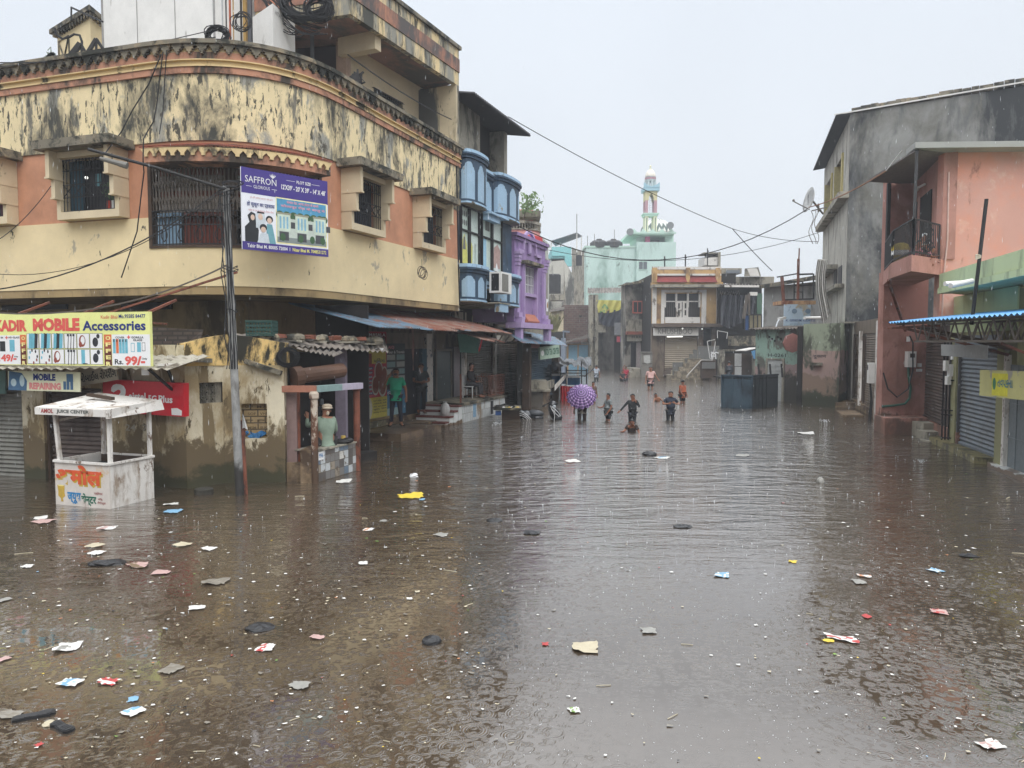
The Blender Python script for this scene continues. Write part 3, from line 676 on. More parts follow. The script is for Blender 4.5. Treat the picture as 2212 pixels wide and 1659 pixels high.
for x0, x1 in((230,300),(1170,1250)):
 R_(x0,655,x1,760,5,.0025);R_(x0,760,x1,840,4,.0025);R_(x0,840,x1,1003,2,.0025)
 mb.cur=6
 for i,ch in enumerate('OFFER'):mb.text(ch,M,kx(x0+18),ky(655+72*(i+.86)),(x1-x0-36)/1655*LW,.62*72/603*LH,.04,.005)
for i in range(6):
 for j in range(2):
  x0=312+142*i;y=645+180*j;R_(x0-4,y-4,x0+134,y+168,1,.0026);R_(x0,y,x0+130,y+164,0,.003)
  mb.cur=3
  cxx,cyy=kx(x0+65),ky(y+82);a=.06
  k=i+6*j
  if k in(0,1,2):
   for dx_,c_ in((-.06,3),(.0,1 if k else 3),(.07,3 if k else 1)):mb.cur=c_;mb.shape(M,[(cxx+dx_-.04,cyy-.14),(cxx+dx_+.03,cyy-.12),(cxx+dx_+.05,cyy+.12),(cxx+dx_-.02,cyy+.14)],.004)
  elif k in(3,9):
   mb.cur=1
   for dx_ in(-.06,0,.06):mb.shape(M,[(cxx+dx_-.005,cyy-.14),(cxx+dx_+.01,cyy-.14),(cxx+dx_+.03,cyy+.1),(cxx+dx_+.015,cyy+.1)],.004);mb.rect(M,cxx+dx_-.01,cyy+.08,.045,.04,.0045)
  elif k in(4,8):
   mb.cur=4;mb.disc(M,cxx-.02,cyy,.07,.1,.004);mb.cur=0;mb.disc(M,cxx-.01,cyy+.01,.045,.07,.0045);mb.cur=4;mb.disc(M,cxx-.06,cyy-.06,.035,.05,.005)
  elif k in(5,11):mb.cur=1;mb.disc(M,cxx-.02,cyy-.02,.06,.08,.004);mb.disc(M,cxx+.04,cyy+.08,.035,.04,.004)
  elif k in(6,7):
   for t in range(7):mb.cur=(1,3,4)[t%3];mb.disc(M,cxx+.09*cos(t*2.4),cyy+.11*sin(t*2.4),.018,.03,.004,8)
  else:mb.cur=3;mb.rect(M,cxx-.05,cyy-.12,.08,.24,.004);mb.cur=1;mb.rect(M,cxx-.02,cyy-.13,.1,.02,.0045)
for i in range(5):R_(1266+32*i, 705,1294+32*i,866,3 if i!=1 else 5,.003);R_(1270+32*i,710,1282+32*i,738,1,.0035)
R_(1520,742,1560,850,3,.003);R_(1455,750,1495,850,3,.003);R_(1460,757,1490,843,0,.0035);R_(1570,745,1605,840,1,.003);R_(1574,750,1601,834,0,.0035)
R_(105,712,165,850,3,.003);R_(-10,730, 55,850,1,.003)
ob('printed_pictures',mb,[m_sw,c_blk,c_mar,c_cy,cl('sign_brown',140,70,56), c_org,cl('sign_cream',236,224,150)],NS)
mb=MB()
for s_,a in(('COVER', (1295,678,1390,700)),('GORILLA',(1463,676,1590,700)),('GLASS',(1480,706,1576,730)),('HD GLASS',(97,675,225,697)),('ER',(5,678,36,697)),('Rs.',(1280, 930,1372,990)),('Only',(1567,912,1622,940)),('Only',(155,900,200,922))):
 tb(mb,s_,a[0],a[1],a[2],a[3],.03)
mb.cur=1
for s_,a in(('+',(1418,665,1450,705)),('+',(58,668,90,706)),('99/-',(1388,895,1600,1000)),('149/-',(-35,882,182,970))):tb(mb,s_,a[0],a[1],a[2],a[3],.05)
ob('small_lettering',mb,[c_blk,c_red], NS)
mb=MB()
for x in(.3,1.8,3.2):mb.bar(WA.P(ns_s0+x, ns_z1-.1,.95),WA.P(ns_s0+x,ns_z1+.25,-.0),.04)
mb.bar(A(512,588,13.3),A(190,690,14.2),.035);mb.bar(A(250,690,13.6),A(360,700,13.0),.03)
ob('support_strut',mb,m_rust,NS)
tl=WA.P(WA.S(17,801,.8),WA.Z(17,801,.8),.8);tr=WA.P(WA.S(172,801,.8),WA.Z(172,804,.8),.8)
M,L=board_frame(tl,tr);Hh=.36*.97
RS=thing('repair_banner','small cream banner reading mobile repairing hung under the kiosk awning','banner',tl-Vector((0,0,Hh)))
mb=MB(M);mb.box(0,L,-Hh,0,-.02,0);ob('board',mb,flat('pale_cream_board',C(222,222,190),.5,var=.04),RS)
mb=MB();mb.text('MOBILE',M,L*.36,-Hh*.47,L*.31,Hh*.36,.05);mb.cur=1;mb.text('REPAIRING',M,L*.30,-Hh*.93,L*.44,Hh*.36,.06);mb.cur=2
mb.shape(M,[(0,-Hh),(L*.26,-Hh),(L*.27,-Hh*.5),(L*.2,-Hh*.1),(L*.02,0)],.003);mb.cur=3;mb.disc(M,L*.2,-Hh*.5,L*.035,Hh*.3,.004);mb.disc(M,L*.08,-Hh*.6,L*.04,Hh*.2,.004)
mb.cur=2;mb.rect(M,L*.82,-Hh*.5,L*.09,Hh*.4,.003)
for x in(.775,.82,.87):mb.rect(M,L*x,-Hh*.9,L*.038,Hh*.42,.004)
ob('lettering',mb,[c_navy,cl('faded_pink',222,142,140),cl('slate_blue_print',74,108,140),cl('pale_print',180,200,206)],RS)
tl=WA.P(WA.S(168,801,.5),WA.Z(168,799,.5), .5);tr=WA.P(WA.S(250,795,.5),WA.Z(250,784,.5),.5)
M,L=board_frame(tl,tr)
GB_=MB(M);GB_.box(0,L,-.30,0,-.02,0);o=ob('tilted_board',GB_,cl('grey_board',150,142,126),label='tilted old board with black regional script half hidden behind the red sign',cat='board')
mb=MB();mb.text('મોબાઈલ રીપેરીંગ',M,0.02,-.24,L*.95,.17,.02);ob('lettering',mb,c_blk,o)
tl=WA.P(WA.S(222,820,.2),WA.Z(222,819,.2),.2);tr=WA.P(WA.S(396,827,.2),WA.Z(396,828,.2),.2);zb_=WA.Z(396,900.5,.2)
M,L=board_frame(tl,tr);Hh=tr.z-zb_
AR=thing('telecom_sign','bright red sign with a white swoosh and 5G lettering behind the juice cart','shop sign',tl-Vector((0,0,Hh)))
mb=MB(M);mb.box(0,L,-Hh,0,-.14,0);ob('board',mb, flat('telecom_red',C(196,34,48),.4,var=.04),AR)
mb=MB();kx2=lambda px:L*(px-1145)/880;ky2=lambda py:-Hh*(py-1178)/380
sw=[(1240,1312), (1242,1272),(1262,1240),(1300,1226),(1345,1228),(1382,1246),(1403,1285), (1402,1330),(1385,1375),(1350,1420),(1300,1460),(1268,1440),(1285,1395), (1315,1362),(1345,1325),(1345,1300),(1322,1290),(1298,1304),(1268,1326)]
mb.shape(M,[(kx2(a),ky2(b))for a,b in sw],.003);mb.text('airtel',M,kx2(1438),ky2(1405),kx2(1622)-kx2(1438),Hh*.25,.03);mb.text('5G',M,kx2(1650),ky2(1408),kx2(1740)-kx2(1650),Hh*.2,.03);mb.text('Plus',M,kx2(1762),ky2(1412),kx2(1912)-kx2(1762),Hh*.22,.03)
mb.shape(M,[(kx2(1898),ky2(1470)),(kx2(1960),ky2(1462)),(kx2(2010),ky2(1490)),(kx2(2008),ky2(1545)),(kx2(1902),ky2(1545))],.004)
ob('lettering',mb,m_sw,AR)
mb=MB();p=A(313,792,12.9);mb.box(p.x-.06,p.x+.07,p.y-.005,p.y+.005,p.z-.15,p.z+.03);ob('paper_card',mb,m_sw,label='white card dangling from the awning edge above the red sign',cat='card')
mb=MB();p=A(352,868,13.3);
M=WA.frame(WA.S(272,945),WA.Z(272,930),.004);mb=MB();mb.text('24  72',M,0,0,.62,.12,.01);mb.text('VEL @ 90',M,-.05,.3,.9,.1,.0);ob('painted_number',mb,cl('faded_grey_paint',140,136,124),AN)
#  juice cart
FL,FR,BR=G(121,1089),G(238,1100),G(336,1075)
ex=(FR-FL);wX=ex.length;ex.normalize();ey=Vector((-ex.y,ex.x,0));dY=(BR-FR).length*.97
M=Matrix((ex,ey,Vector((0,0,1)))).transposed().to_4x4();M.translation=FL
KT=thing('juice_cart','peeling white painted juice cart standing in the flood with a roof on four posts','cart',FL+ex*wX/2+ey*dY/2)
zb_=A(238,1003,FR.y).z;zr=A(225,900,FR.y-.1).z
mb=MB(M);t_=.035
mb.box(0,wX,0,t_,-.5,zb_);m_ktf=mat('rust_streaked_cart_panel',C(206,198,190),.7,.08,3,.1,layers=[(C(120,84,60),.60,.05,(1,1,.3), 2.5),(C(190,150,90),.62,.05,(1,1,1),1.5)])
FP=ob('front_panel',mb,m_ktf,KT)
mb=MB(M);mb.box(wX-t_,wX,t_,dY,-.5,zb_-.01);ob('side_panel',mb,m_wpaint,KT)
mb=MB(M);mb.box(0,t_,t_,dY,-.5,zb_-.01);ob('side_panel',mb,m_wpaint,KT)
mb=MB(M);mb.box(t_,wX-t_,dY-t_,dY,-.5,zb_-.01);ob('back_panel',mb,m_darkb,KT)
mb=MB(M);mb.box(t_,wX-t_,t_,dY-t_,zb_-.16,zb_-.14);ob('tray',mb,m_dark,KT)
mb=MB(M);
for a,b in(((0,-.01,zb_),(wX,-.01,zb_)),((wX+.01,0,zb_),(wX+.01,dY,zb_)),((0,dY,zb_),(wX,dY,zb_)),((-.01,0,zb_),(-.01,dY,zb_))):mb.bar(a,b,.05,.035)
ob('rim',mb,m_wpaint, KT)
o_=.17
posts=[((.10,.02),(-.02,.0)),((wX-.02,.05), (0,0)),((wX-.02,dY-.05),(0,0)),((.12,dY-.05),(.0,0))]
for k,((x,y),(dx,dy))in enumerate(posts):
 mb=MB(M);mb.bar((x,y,zb_-(.28 if k in(1,2)else 0)),(x+dx-(.06 if k in(0,)else 0),y+dy,zr+.02),.055);ob('post',mb,m_wpaint,KT)
mb=MB(M);mb.bar((.06,.06,zb_+.66),(wX*.3,dY-.08,zb_+.78),.035);ob('cross_rod',mb,m_wpaint,KT)
mb=MB(M);x0,x1,y0,y1=-.20,wX-.02+.06,-.14,dY+.12;th=.02;zr2=zr+.10
ridge=zr2+.17
mb.hexa([(x0,y0,zr2),(x1+.1,y0,zr2-.0),(x1+.02,y1,zr2+.06),(x0+.05,y1, zr2+.16),(x0,y0,zr2+th),(x1+.1,y0,zr2+th),(x1+.02,y1,zr2+.06+th),(x0+.05,y1,zr2+.16+th)]);ob('roof',mb,m_wpaint,KT)
mb=MB(M);mb.box(x0,x1+.08,y0-.02,y0+.01,zr,zr2+.012);RF=ob('roof_fascia',mb,m_wpaint,KT)
mb=MB(M);mb.hexa([(x1+.08,y0,zr-.03),(x1+.11,y0,zr-.03),(x1+.11,y1,zr+.02),(x1+.08,y1,zr+.02),(x1+.08,y0,zr2+.015),(x1+.11,y0,zr2+.015),(x1+.05,y1,zr2+.09),(x1+.02,y1,zr2+.09)]);ob('roof_fascia',mb,m_wpaint,KT)
mb=MB(M);mb.bar((x0+.35,dY*.6,zr2+.18),(x1-.45,dY*.55,zr2+.13),.07,.05);ob('roof_plank',mb,m_darkb,KT)
Fm=M@Matrix(((1,0,0,0),(0,0,-1,0),(0,1,0,0),(0,0,0,1)))
Ff=Fm.copy();mb=MB();T2=Fm@Matrix.Translation((0, 0,.022))
T3=Fm@Matrix.Translation((0,0,-y0+.022))
mb.text('AMOL',T3, x0+.14,zr+.03,.27,.07,.03);mb.cur=1;mb.text('JUICE CENTER',T3,x0+.48,zr+.025,.68,.07,.03);ob('lettering',mb,[cl('cart_red',160,60,56),cl('cart_grey',84,88,84)],RF)
mb=MB()
kx3=lambda px:wX*(px-545)/535;
def ky3(py):return zb_*(1-(py-855)/455)
def t3(s_,x0,y1,x1,y0,c,b=.03, d=.003):mb.cur=c;mb.text(s_,Fm,kx3(x0),ky3(y0),kx3(x1)-kx3(x0),ky3(y1)-ky3(y0),b,d)
t3('अमोल',560,900,1020,1110,3,.06,.002);t3('अमोल',552,885,1008,1090,0,.05,.006)
t3('ज्यूस',665,1170,800,1290,1,.04, .004);t3('सेन्टर',803,1170,950,1300,2,.04,.004)
t3('पाईनेपल',930,1145,1012,1180,4,.01,.003);t3('चिकु',965,1205,1010,1235,4,.01,.003);t3('मेंगोजूस',960,1240,1040,1275, 4,.01,.003)
mb.cur=3;mb.shape(Fm,[(kx3(a),ky3(b))for a, b in((565,1105),(640,1105),(636,1180),(642,1215),(618,1240),(625,1275),(600,1275),(600,1245),(572,1215),(575,1170))],.003)
mb.cur=5;mb.disc(Fm,kx3(602),ky3(1108),.07,.012,.004)
ob('painted_lettering',mb,[cl('cart_orange',206,86,46),cl('cart_blue',44,124,176),cl('cart_green',28,98,76),cl('cart_ochre',190,158,66),cl('cart_maroon',140,64,60),cl('pale_ochre',222,208,140)],FP)
#  lamp pole
pb=G(518,1070);pt=A(488,402,pb.y+.15)
LP=thing('street_lamp','leaning grey pole wrapped in cables with a street lamp on a long arm','street lamp',pb)
dirp=(pt-pb)
mb=MB();mb.tube([pb-dirp*.12,pb+dirp*.5,pt],.075,12,r1=.055);ob('pole',mb,m_pole,LP)
mb=MB();mb.tube([pb+Vector((.07,.1,-.3)),pb+Vector((.03,.1,.95)),pb+Vector((.05,.1,1.3))],.045,8);ob('brown_pipe',mb,m_rust,LP)
a0=A(486,408,pb.y+.1);a1=A(190,322,pb.y-.35);mb=MB();mb.tube([a0,a0.lerp(a1,.5)+Vector((0,0,.02)), a1],.026,8);ARM=ob('lamp_arm',mb,m_blk,LP)
h0=A(275,358,pb.y-.28);h1=A(216,342,pb.y-.33);mb=MB();dd=(h1-h0)
mb.tube([h0,h0+dd*.3,h0+dd*.32,h0+dd*.8,h1],.055,8,r1=.03);ob('lamp_head',mb, cl('grey_lamp_body',120,118,112),ARM)
mb=MB()
for t in(.28,.17):p=a0.lerp(a1,1-t);mb.tube([p+Vector((0,0,.05)),p+Vector((.02,-.03,-.1)),p+Vector((-.02,.03,-.1)),p+Vector((0,0,.05))],.006, 4)
ob('tie_wire',mb,m_blk,ARM)
mb=MB()
for k in range(7):
 o_=Vector((RN.uniform(-.09,.09),-.08,0));pp=[]
 for i in range(12):t=.42+.58*i/11;pp.append(pb+dirp*(t*.98)+o_*(1+.3*sin(i*1.7+k))+Vector((RN.uniform(-.012,.012),0,0)))
 mb.tube(pp,.009,5)
for t in(.99,.97,.94,.74,.73,.6,.98):
 c_=pb+dirp*t;r=RN.uniform(.09,.14)
 mb.tube([c_+Vector((r*cos(i*pi/6),r*sin(i*pi/6),.03*sin(i+t*9)))for i in range(14)],.008,4)
for k in range(4):c_=A(500,398,pb.y-.03);mb.tube([c_+Vector(((.13+.02*k)*cos(i*pi/6),0.02*k,.05*sin(i*pi/6)+.01*k))for i in range(13)],.008,4)
ob('wrapped_cable',mb,m_cable,LP)
#  plots banner
tl=A(520,359,13.75);tr=A(707,392,15.05);bl=A(524,538,13.75)
M,L=board_frame(tl,tr);Hh=tl.z-bl.z
SF=thing('plot_banner','purple and white hoarding about house plots fixed to the curved balcony','hoarding',bl)
m_pur=flat('banner_purple',C(66,52,130), .45,var=.03)
mb=MB(M);mb.box(0,L,-Hh,0,-.03,0);ob('board',mb,flat('banner_white',C(228,230,236),.45,var=.02),SF)
K=L/770;fx=lambda px:(px-140)*L/768;fy=lambda py,px=140:-(py-145-(px-140)*.176)*Hh/(730-(px-140)*.076)
mb=MB()
def rc(x0,y1,x1,y0,c, d=.002):mb.cur=c;mb.shape(M,[(x0*L,-y0*Hh),(x1*L,-y0*Hh),(x1*L,-y1*Hh),(x0*L,-y1*Hh)],d)
rc(0,0, 1,.31,0);rc(0,.9,1,1,0);rc(0.375,.305,.985,.885,1,.003);rc(.385,.32,.975,.87,2,.0035);rc(.385,.52,.975,.6,3,.004);rc(.385,.78,.975, .87,4,.004)
for x in(.42,.5,.58,.66,.74,.82,.9,.95):mb.cur=5;mb.disc(M,x*L,-.52*Hh,.045*L,.05*Hh,.0045)
rc(.385,.56,.975,.80,6,.005)
for x in(.39,.6,.82):
 rc(x,.5,x+.15,.72,7,.006);rc(x-.01,.49,x+.16,.515,3,.0065)
 for k in range(3):rc(x+.025+.04*k,.54,x+.045+.04*k,.69,8,.007)
 rc(x+.155,.6,x+.205,.68,9,.006);rc(x+.02,.73,x+.13,.84,9,.006)
for x in(.45,.66,.8,.93):mb.cur=5;mb.disc(M,x*L,-.8*Hh,.03*L,.05*Hh,.0075)
ob('printed_picture',mb,[m_pur,cl('banner_cream',232,226,170),cl('banner_sky',84,150,186),cl('banner_grey',150, 150,130),cl('banner_road',130,140,138),cl('banner_tree',66,96,66),cl('banner_wall',190,200,190),cl('banner_pale_green',198,212,196),cl('banner_window',130,176,200),cl('banner_shade',74,76,80)],SF)
mb=MB()
def fig(pts,c,d=.004):mb.cur=c;mb.shape(M,[(x*L,-y*Hh)for x,y in pts],d)
fig([(.03,.9),(.03,.72),(.08,.66),(.06,.58),(.10,.53),(.145,.55),(.15,.64),(.18,.75),(.17,.9)],0)
mb.cur=1;mb.disc(M,.115*L,-.60*Hh,.022*L, .035*Hh,.005);mb.disc(M,.2*L,-.58*Hh,.026*L,.04*Hh,.005)
fig([(.15,.72),(.15,.55),(.18,.52),(.24,.53),(.26,.6),(.25,.72)],2,.0045);fig([(.16,.54),(.17,.515),(.24,.52),(.245,.54)],0,.0055)
mb.cur=1;mb.disc(M,.205*L,-.585*Hh,.022*L,.035*Hh,.006)
fig([(.26,.9),(.27,.66),(.33,.66),(.37,.9)],3);mb.cur=0;mb.disc(M,.30*L,-.6*Hh,.04*L,.045*Hh,.006);mb.cur=1;mb.disc(M, .30*L,-.615*Hh,.026*L,.035*Hh,.0065)
fig([(.16,.9),(.2,.78), (.28,.78),(.3,.9)],2,.0065);mb.cur=0;mb.disc(M,.23*L,-.71*Hh,.04*L,.045*Hh,.007);mb.cur=1;mb.disc(M,.23*L,-.735*Hh,.028*L,.035*Hh,.0075)
ob('printed_family',mb,[c_blk,cl('print_skin',212,186,168),cl('print_white',200,208,214),cl('print_teal',110,160,170)],SF)
mb=MB()
T=lambda s_,x0,y1, x1,y0,c,b=.02:(setattr(mb,'cur',c),mb.text(s_,M,x0*L,-y0*Hh,(x1-x0)*L,(y0-y1)*Hh,b,.009))
T('SAFFRON',.04,.095,.385,.175,0,.0);T('GLORIOUS',.13,.20,.31,.24,0,0);T('PLOT SIZE',.62,.06,.79,.10,0);T("12'X39' - 20' X 39' - 14' X 48'",.44,.135,.97,.20,0,.025)
mb.cur=0;mb.rect(M,.05*L,-.225*Hh,.06*L,.005*Hh,.009);mb.rect(M,.33*L,-.225*Hh,.06*L,.005*Hh,.009);mb.rect(M,.5*L,-.08*Hh,.1*L,.004*Hh,.009);mb.rect(M,.8*L, -.08*Hh,.1*L,.004*Hh,.009)
for sg in(-1,-.5,0,.5,1):mb.shape(M,[(.345*L,-.09*Hh),(.345*L+sg*.025*L-.006*L,-.06*Hh),(.345*L+sg*.035*L,-.04*Hh+.02*Hh*(1-abs(sg))),(.345*L+sg*.025*L+.006*L,-.06*Hh)],.009)
T('हो सुकून का एहसास',.055,.40,.36,.475,1,.015);T('हर दिन बनेगा यादगार जब साथ',.09,.34,.34,.37,2,0);T('फ्लेट के दाम मे रोहाउस लेनेका मौका',.07,.495,.35,.53,2,0)
T('केनाल रोड, आनंद होटल के सामने',.50,.33,.88,.375,3,.02);T('सोलापूर रोड के बाजु मे',.43,.385,.96,.43,3,.02)
T('Tahir Bhai M. 80005 72004',.05,.925,.50,.97,0,.02);T('|',.525,.925,.53,.97,0);T('Nisar Bhai M. 7048531272',.56,.925, .97,.97,4,.02)
ob('lettering',mb,[m_sw,c_navy,cl('pale_red_print',200,140,140),cl('pink_print', 226,160,176),cl('pale_yellow_print',228,222,130)],SF)
mb=MB();mb.bar(M@Vector((.2,-.3,-.03)),M@Vector((.2,-.3,-.9)),.03);mb.bar(M@Vector((L-.3,-.3,-.03)),M@Vector((L-.3,-.3,-.9)),.03);ob('support_bar',mb,m_blk,SF)
#  tiled counter stall at the corner
s0_,s1_=G(687,1042),G(778,1014.5)
WSt=Wall([s0_.to_2d(),s1_.to_2d()]);Ls=WSt.L
zc=A(688,976,s0_.y).z
ST=thing('corner_stall','small open stall with a mosaic tiled counter, peeling posts and a rusty sheet roof','stall',(s0_.x-.4,s0_.y+.6,0))
ang=atan2(-WSt.d[0].y,WSt.d[0].x)
t=NT('mixed_mosaic_tile');g1=t.pos(rot=ang);s9=t.n('ShaderNodeSeparateXYZ');t.l(g1,s9.inputs[0])
fx_=t.math('MULTIPLY',s9.outputs['X'],6.2);fz_=t.math('MULTIPLY',s9.outputs['Z'],6.2)
cbx=t.n('ShaderNodeCombineXYZ');t.l(t.math('FLOOR', fx_),cbx.inputs[0]);t.l(t.math('FLOOR',fz_),cbx.inputs[1])
wnz=t.n('ShaderNodeTexWhiteNoise');wnz.noise_dimensions='3D';t.l(cbx.outputs[0],wnz.inputs['Vector'])
rp=t.n('ShaderNodeValToRGB');rp.color_ramp.interpolation='CONSTANT';els=rp.color_ramp.elements
els[0].color=C(120,118,116);els[1].position=.25;els[1].color=C(206,204,198)
for p_,c_ in((.45, C(150,140,126)),(.6,C(92,88,86)),(.75,C(186,190,192)), (.9,C(104,120,136))):e_=els.new(p_);e_.color=c_
t.l(wnz.outputs['Value'],rp.inputs[0])
gx=t.math('FRACT',fx_);gz=t.math('FRACT',fz_);gl=t.math('MAXIMUM',t.math('LESS_THAN',gx,.06),t.math('LESS_THAN',gz,.06))
cc=t.mix(gl,rp.outputs[0],C(84,74,64));cc=t.mix(t.ramp(t.noise(t.pos(),6,7,.7),.54,.62),cc,C(96,84,70))
t.l(cc,t.b.inputs['Base Color']);t.b.inputs['Roughness'].default_value=.35;m_mos=t.m
mb=MB();mb.wbox(WSt,.0,Ls,-.5,zc,-.16,0);CO=ob('tiled_counter',mb,m_mos,ST)
mb=MB();mb.wbox(WSt,-.02,Ls,zc,zc+.03,-.5,.02);ob('counter_top',mb,m_con,CO)
M=WSt.frame(.02,zc-.17,.004);mb=MB();mb.rect(M,0,0,.17,.16,.001);mb.cur=1;mb.text('996',M,.02,.04,.13,.09,.02,.003);ob('number_tile',mb,[m_sw,cl('tile_blue',50,110,160)],CO)
def post(name,u,v0,v1,Y,r,m,parent,cap=None, seg=12):
 b=A(u,v1,Y);tz=A(u,v0,Y).z;q=MB();q.tube([(b.x,b.y,-.5),(b.x,b.y,tz)],r,seg)
 if cap:q.lathe([(r,0),(r*1.4,.03),(r*1.4,.12),(r*1.1, .14)],(b.x,b.y,tz-.16),12)
 return ob(name,q,m,parent)
post('post',681,845,1043,s0_.y-.12,.065,mat('peeling_post_paint',C(190,176,160),.8,.1,3, .15,layers=[(C(96,66,50),.49,.03,(1,1,.5),4),(C(80,62,48),.5,.08,(1,1,1),3,1.0,.3)]),ST,True)
post('post',772, 828,1010,s1_.y-.08,.068,m_rust,ST,True)
p0,p1=A(612,840,s0_.y+.05),A(684,840,s0_.y-.1);p2=A(779,833,s1_.y-.08)
mb=MB();mb.bar(p0,p1,.12,.12);mb.cur=1;mb.bar(p1,p1.lerp(p2,.5),.12,.12);mb.cur=2;mb.bar(p1.lerp(p2,.5),p2,.12,.12)
ob('lintel_beam',mb,[cl('faded_orange_paint',158,108,88),cl('faded_teal_paint',128,152,150),cl('faded_lilac_paint',172,164,180)],ST)
mb=MB();a,b=A(650,975,s0_.y-.05),A(676,975,s0_.y-.05);mb.box(a.x,b.x,a.y-.05,a.y+.5,-.5,A(660,972,a.y).z);a=A(616,1000,14.1);mb.box(a.x,b.x-.27,a.y-.06,a.y+.5,-.5,A(630,998,14.1).z);ob('brown_step',mb,m_plinth,ST)
mb=MB();a=A(618,900,14.1);mb.box(a.x,a.x+.2,14.1,14.25,-.4,A(618,838,14.1).z);ob('lilac_jamb',mb,cl('dirty_lilac',134,112,108),ST)
a=A(642,900,14.25);mb=MB();mb.box(a.x,a.x+.07,14.15,14.22,-.3,A(640,845,14.2).z);ob('door_frame',mb,m_rust,ST)
mb=MB();a=A(738,900,15.75);mb.box(a.x-.12,a.x+.1,15.7,15.9,-.3,2.6);ob('lilac_pillar',mb,cl('lilac_pillar_paint',126,116,130), ST)
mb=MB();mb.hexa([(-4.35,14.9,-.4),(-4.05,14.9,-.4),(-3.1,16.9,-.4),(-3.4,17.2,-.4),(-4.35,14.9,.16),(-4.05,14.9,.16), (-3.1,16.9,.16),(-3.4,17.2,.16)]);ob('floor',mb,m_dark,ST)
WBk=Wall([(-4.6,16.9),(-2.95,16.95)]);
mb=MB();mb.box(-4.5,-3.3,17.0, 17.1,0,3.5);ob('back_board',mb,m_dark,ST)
mb=MB();a=A(662,905,15.9);mb.box(a.x-.05,a.x+.6,15.9,16.3,0.16,.75);ob('work_bench',mb,m_darkb,ST)
for k in range(7):
 mb=MB();a=A(650+k*9,884-5*(k%3),16.0);r=.03+.01*(k%3);mb.lathe([(r,0),(r,.1),(r*.5,.13)],a,8)
 ob('jar',mb,cl(('pale_jar','brown_jar','steel_jar')[k%3],*((150,150,140),(96,70,50),(120,126,130))[k%3]),label='small jar on the dark shelf inside the corner stall',cat='jar', group='jars inside the corner stall')
mb=MB();a,b=A(650,812,14.4),A(738,800,15.4);mb.tube([a,a.lerp(b,.5),b],.15,14);mb.tube([a+Vector((-.12,-.12,-.02)),a],.2,14)
o=ob('rolled_shutter',mb,mat('brown_rolled_shutter',C(104,76,60),.55,.1,3,.05),ST)
lean_pts=(A(500,726,14.2),A(832,733,17.3),A(838, 768,16.0),A(640,752,13.9))
mb=MB();mb.sheet(A(505,722,14.35),A(830,728,17.4),A(840,762,16.1),A(600,744,13.95),nw=20,amp=.024,jag=.15);ob('sheet_roof',mb,m_asb,ST)
mb=MB();mb.sheet(A(640,752,13.9),A(745, 760,14.9),A(722,769,14.2),A(655,757,13.6),nw=7,amp=.024,jag=.1);ob('sheet_roof',mb,m_asb,ST)
mb=MB();c0=A(531,726,14.1);W_,D_,H_=.50, .36,.30
mb.box(c0.x,c0.x+W_,c0.y,c0.y+D_,c0.z,c0.z+.02)
for i in range(4):z=c0.z+.03+i*.075;mb.box(c0.x,c0.x+W_,c0.y,c0.y+.012,z,z+.04);mb.box(c0.x+W_-.012,c0.x+W_,c0.y,c0.y+D_,z,z+.04);mb.box(c0.x,c0.x+W_,c0.y+D_-.012,c0.y+D_,z,z+.04);mb.box(c0.x,c0.x+.012,c0.y,c0.y+D_,z,z+.04)
for i in range(9):x=c0.x+W_*i/8.4;mb.box(x,x+.02,c0.y-.004,c0.y+.012,c0.z,c0.z+H_)
for i in range(6):y=c0.y+D_*i/5.4;mb.box(c0.x+W_-.01,c0.x+W_+.004,y,y+.02,c0.z,c0.z+H_)
mb.box(c0.x-.01,c0.x+W_+.01,c0.y-.012,c0.y+.01,c0.z+H_-.03,c0.z+H_)
ob('plastic_crate',mb,cl('dark_green_plastic',44,74,68,.5),label='dark green plastic crate lying on the stall roof beside the pole',cat='crate')
for k in range(13):
 u=585+k*19+RN.uniform(-6,6);Y=14.3+k*.17;p=A(u,735-6*sin(k*2.1)+k*.6,Y);mb=MB(Matrix.Translation(p)@Matrix.Rotation(RN.uniform(0,3),4,'Z'))
 if k%3==0:r=RN.uniform(.09,.17);mb.ball((0,0,.05),r*1.4,r,r*.7,9,6);mt,lb=m_cop,('dark lumpy stone','stone')
 elif k%3==1:mb.box(-.18,.18,-.06,.06,0,.08);mt,lb=m_rust,('broken rusty brick','brick')
 else:mb.bar((-.35,0,.04),(.35,.05,.06),.1,.03);mt,lb=m_con,('old wooden plank','plank')
 for v in mb.v:v+=Vector((RN.uniform(-.015,.015),RN.uniform(-.015,.015),RN.uniform(-.015,.015)))
 ob(lb[1],mb,mt,label=lb[0]+' weighing down the sheet roof of the corner stall',cat=lb[1],group=lb[1]+'s weighing down the stall roof')
mb=MB();p=A(820,757,16.2);mb.shape(Matrix.Translation(p),[(-.12,-.03),(.0,-.06),(.13,.0),(.06,.06),(-.08,.05)],.04);mb.box(p.x-.1,p.x+.08,p.y-.04,p.y+.04,p.z+.0,p.z+.05);ob('white_rag',mb,m_sw,label='crumpled white rag on the edge of the stall roof',cat='rag')
def item(name,fn,m,label,cat):q=MB();fn(q);return ob(name,q,m,label=label,cat=cat)
a=A(744,952,15.2);item('yellow_tin',lambda q:q.lathe([(.05,0),(.05,.13)],(a.x, a.y-.1,zc+.03),12),cl('tin_yellow',200,170,90),'yellow tin standing on the tiled counter','tin')
a2=A(738,962,15.0);item('black_bag',lambda q:(q.ball((a2.x,a2.y-.12,zc+.07),.24, .1,.06,10,6),q.ball((a2.x+.15,a2.y-.1,zc+.09),.12,.08,.06)),m_blk,'black crumpled bag lying on the tiled counter','bag')
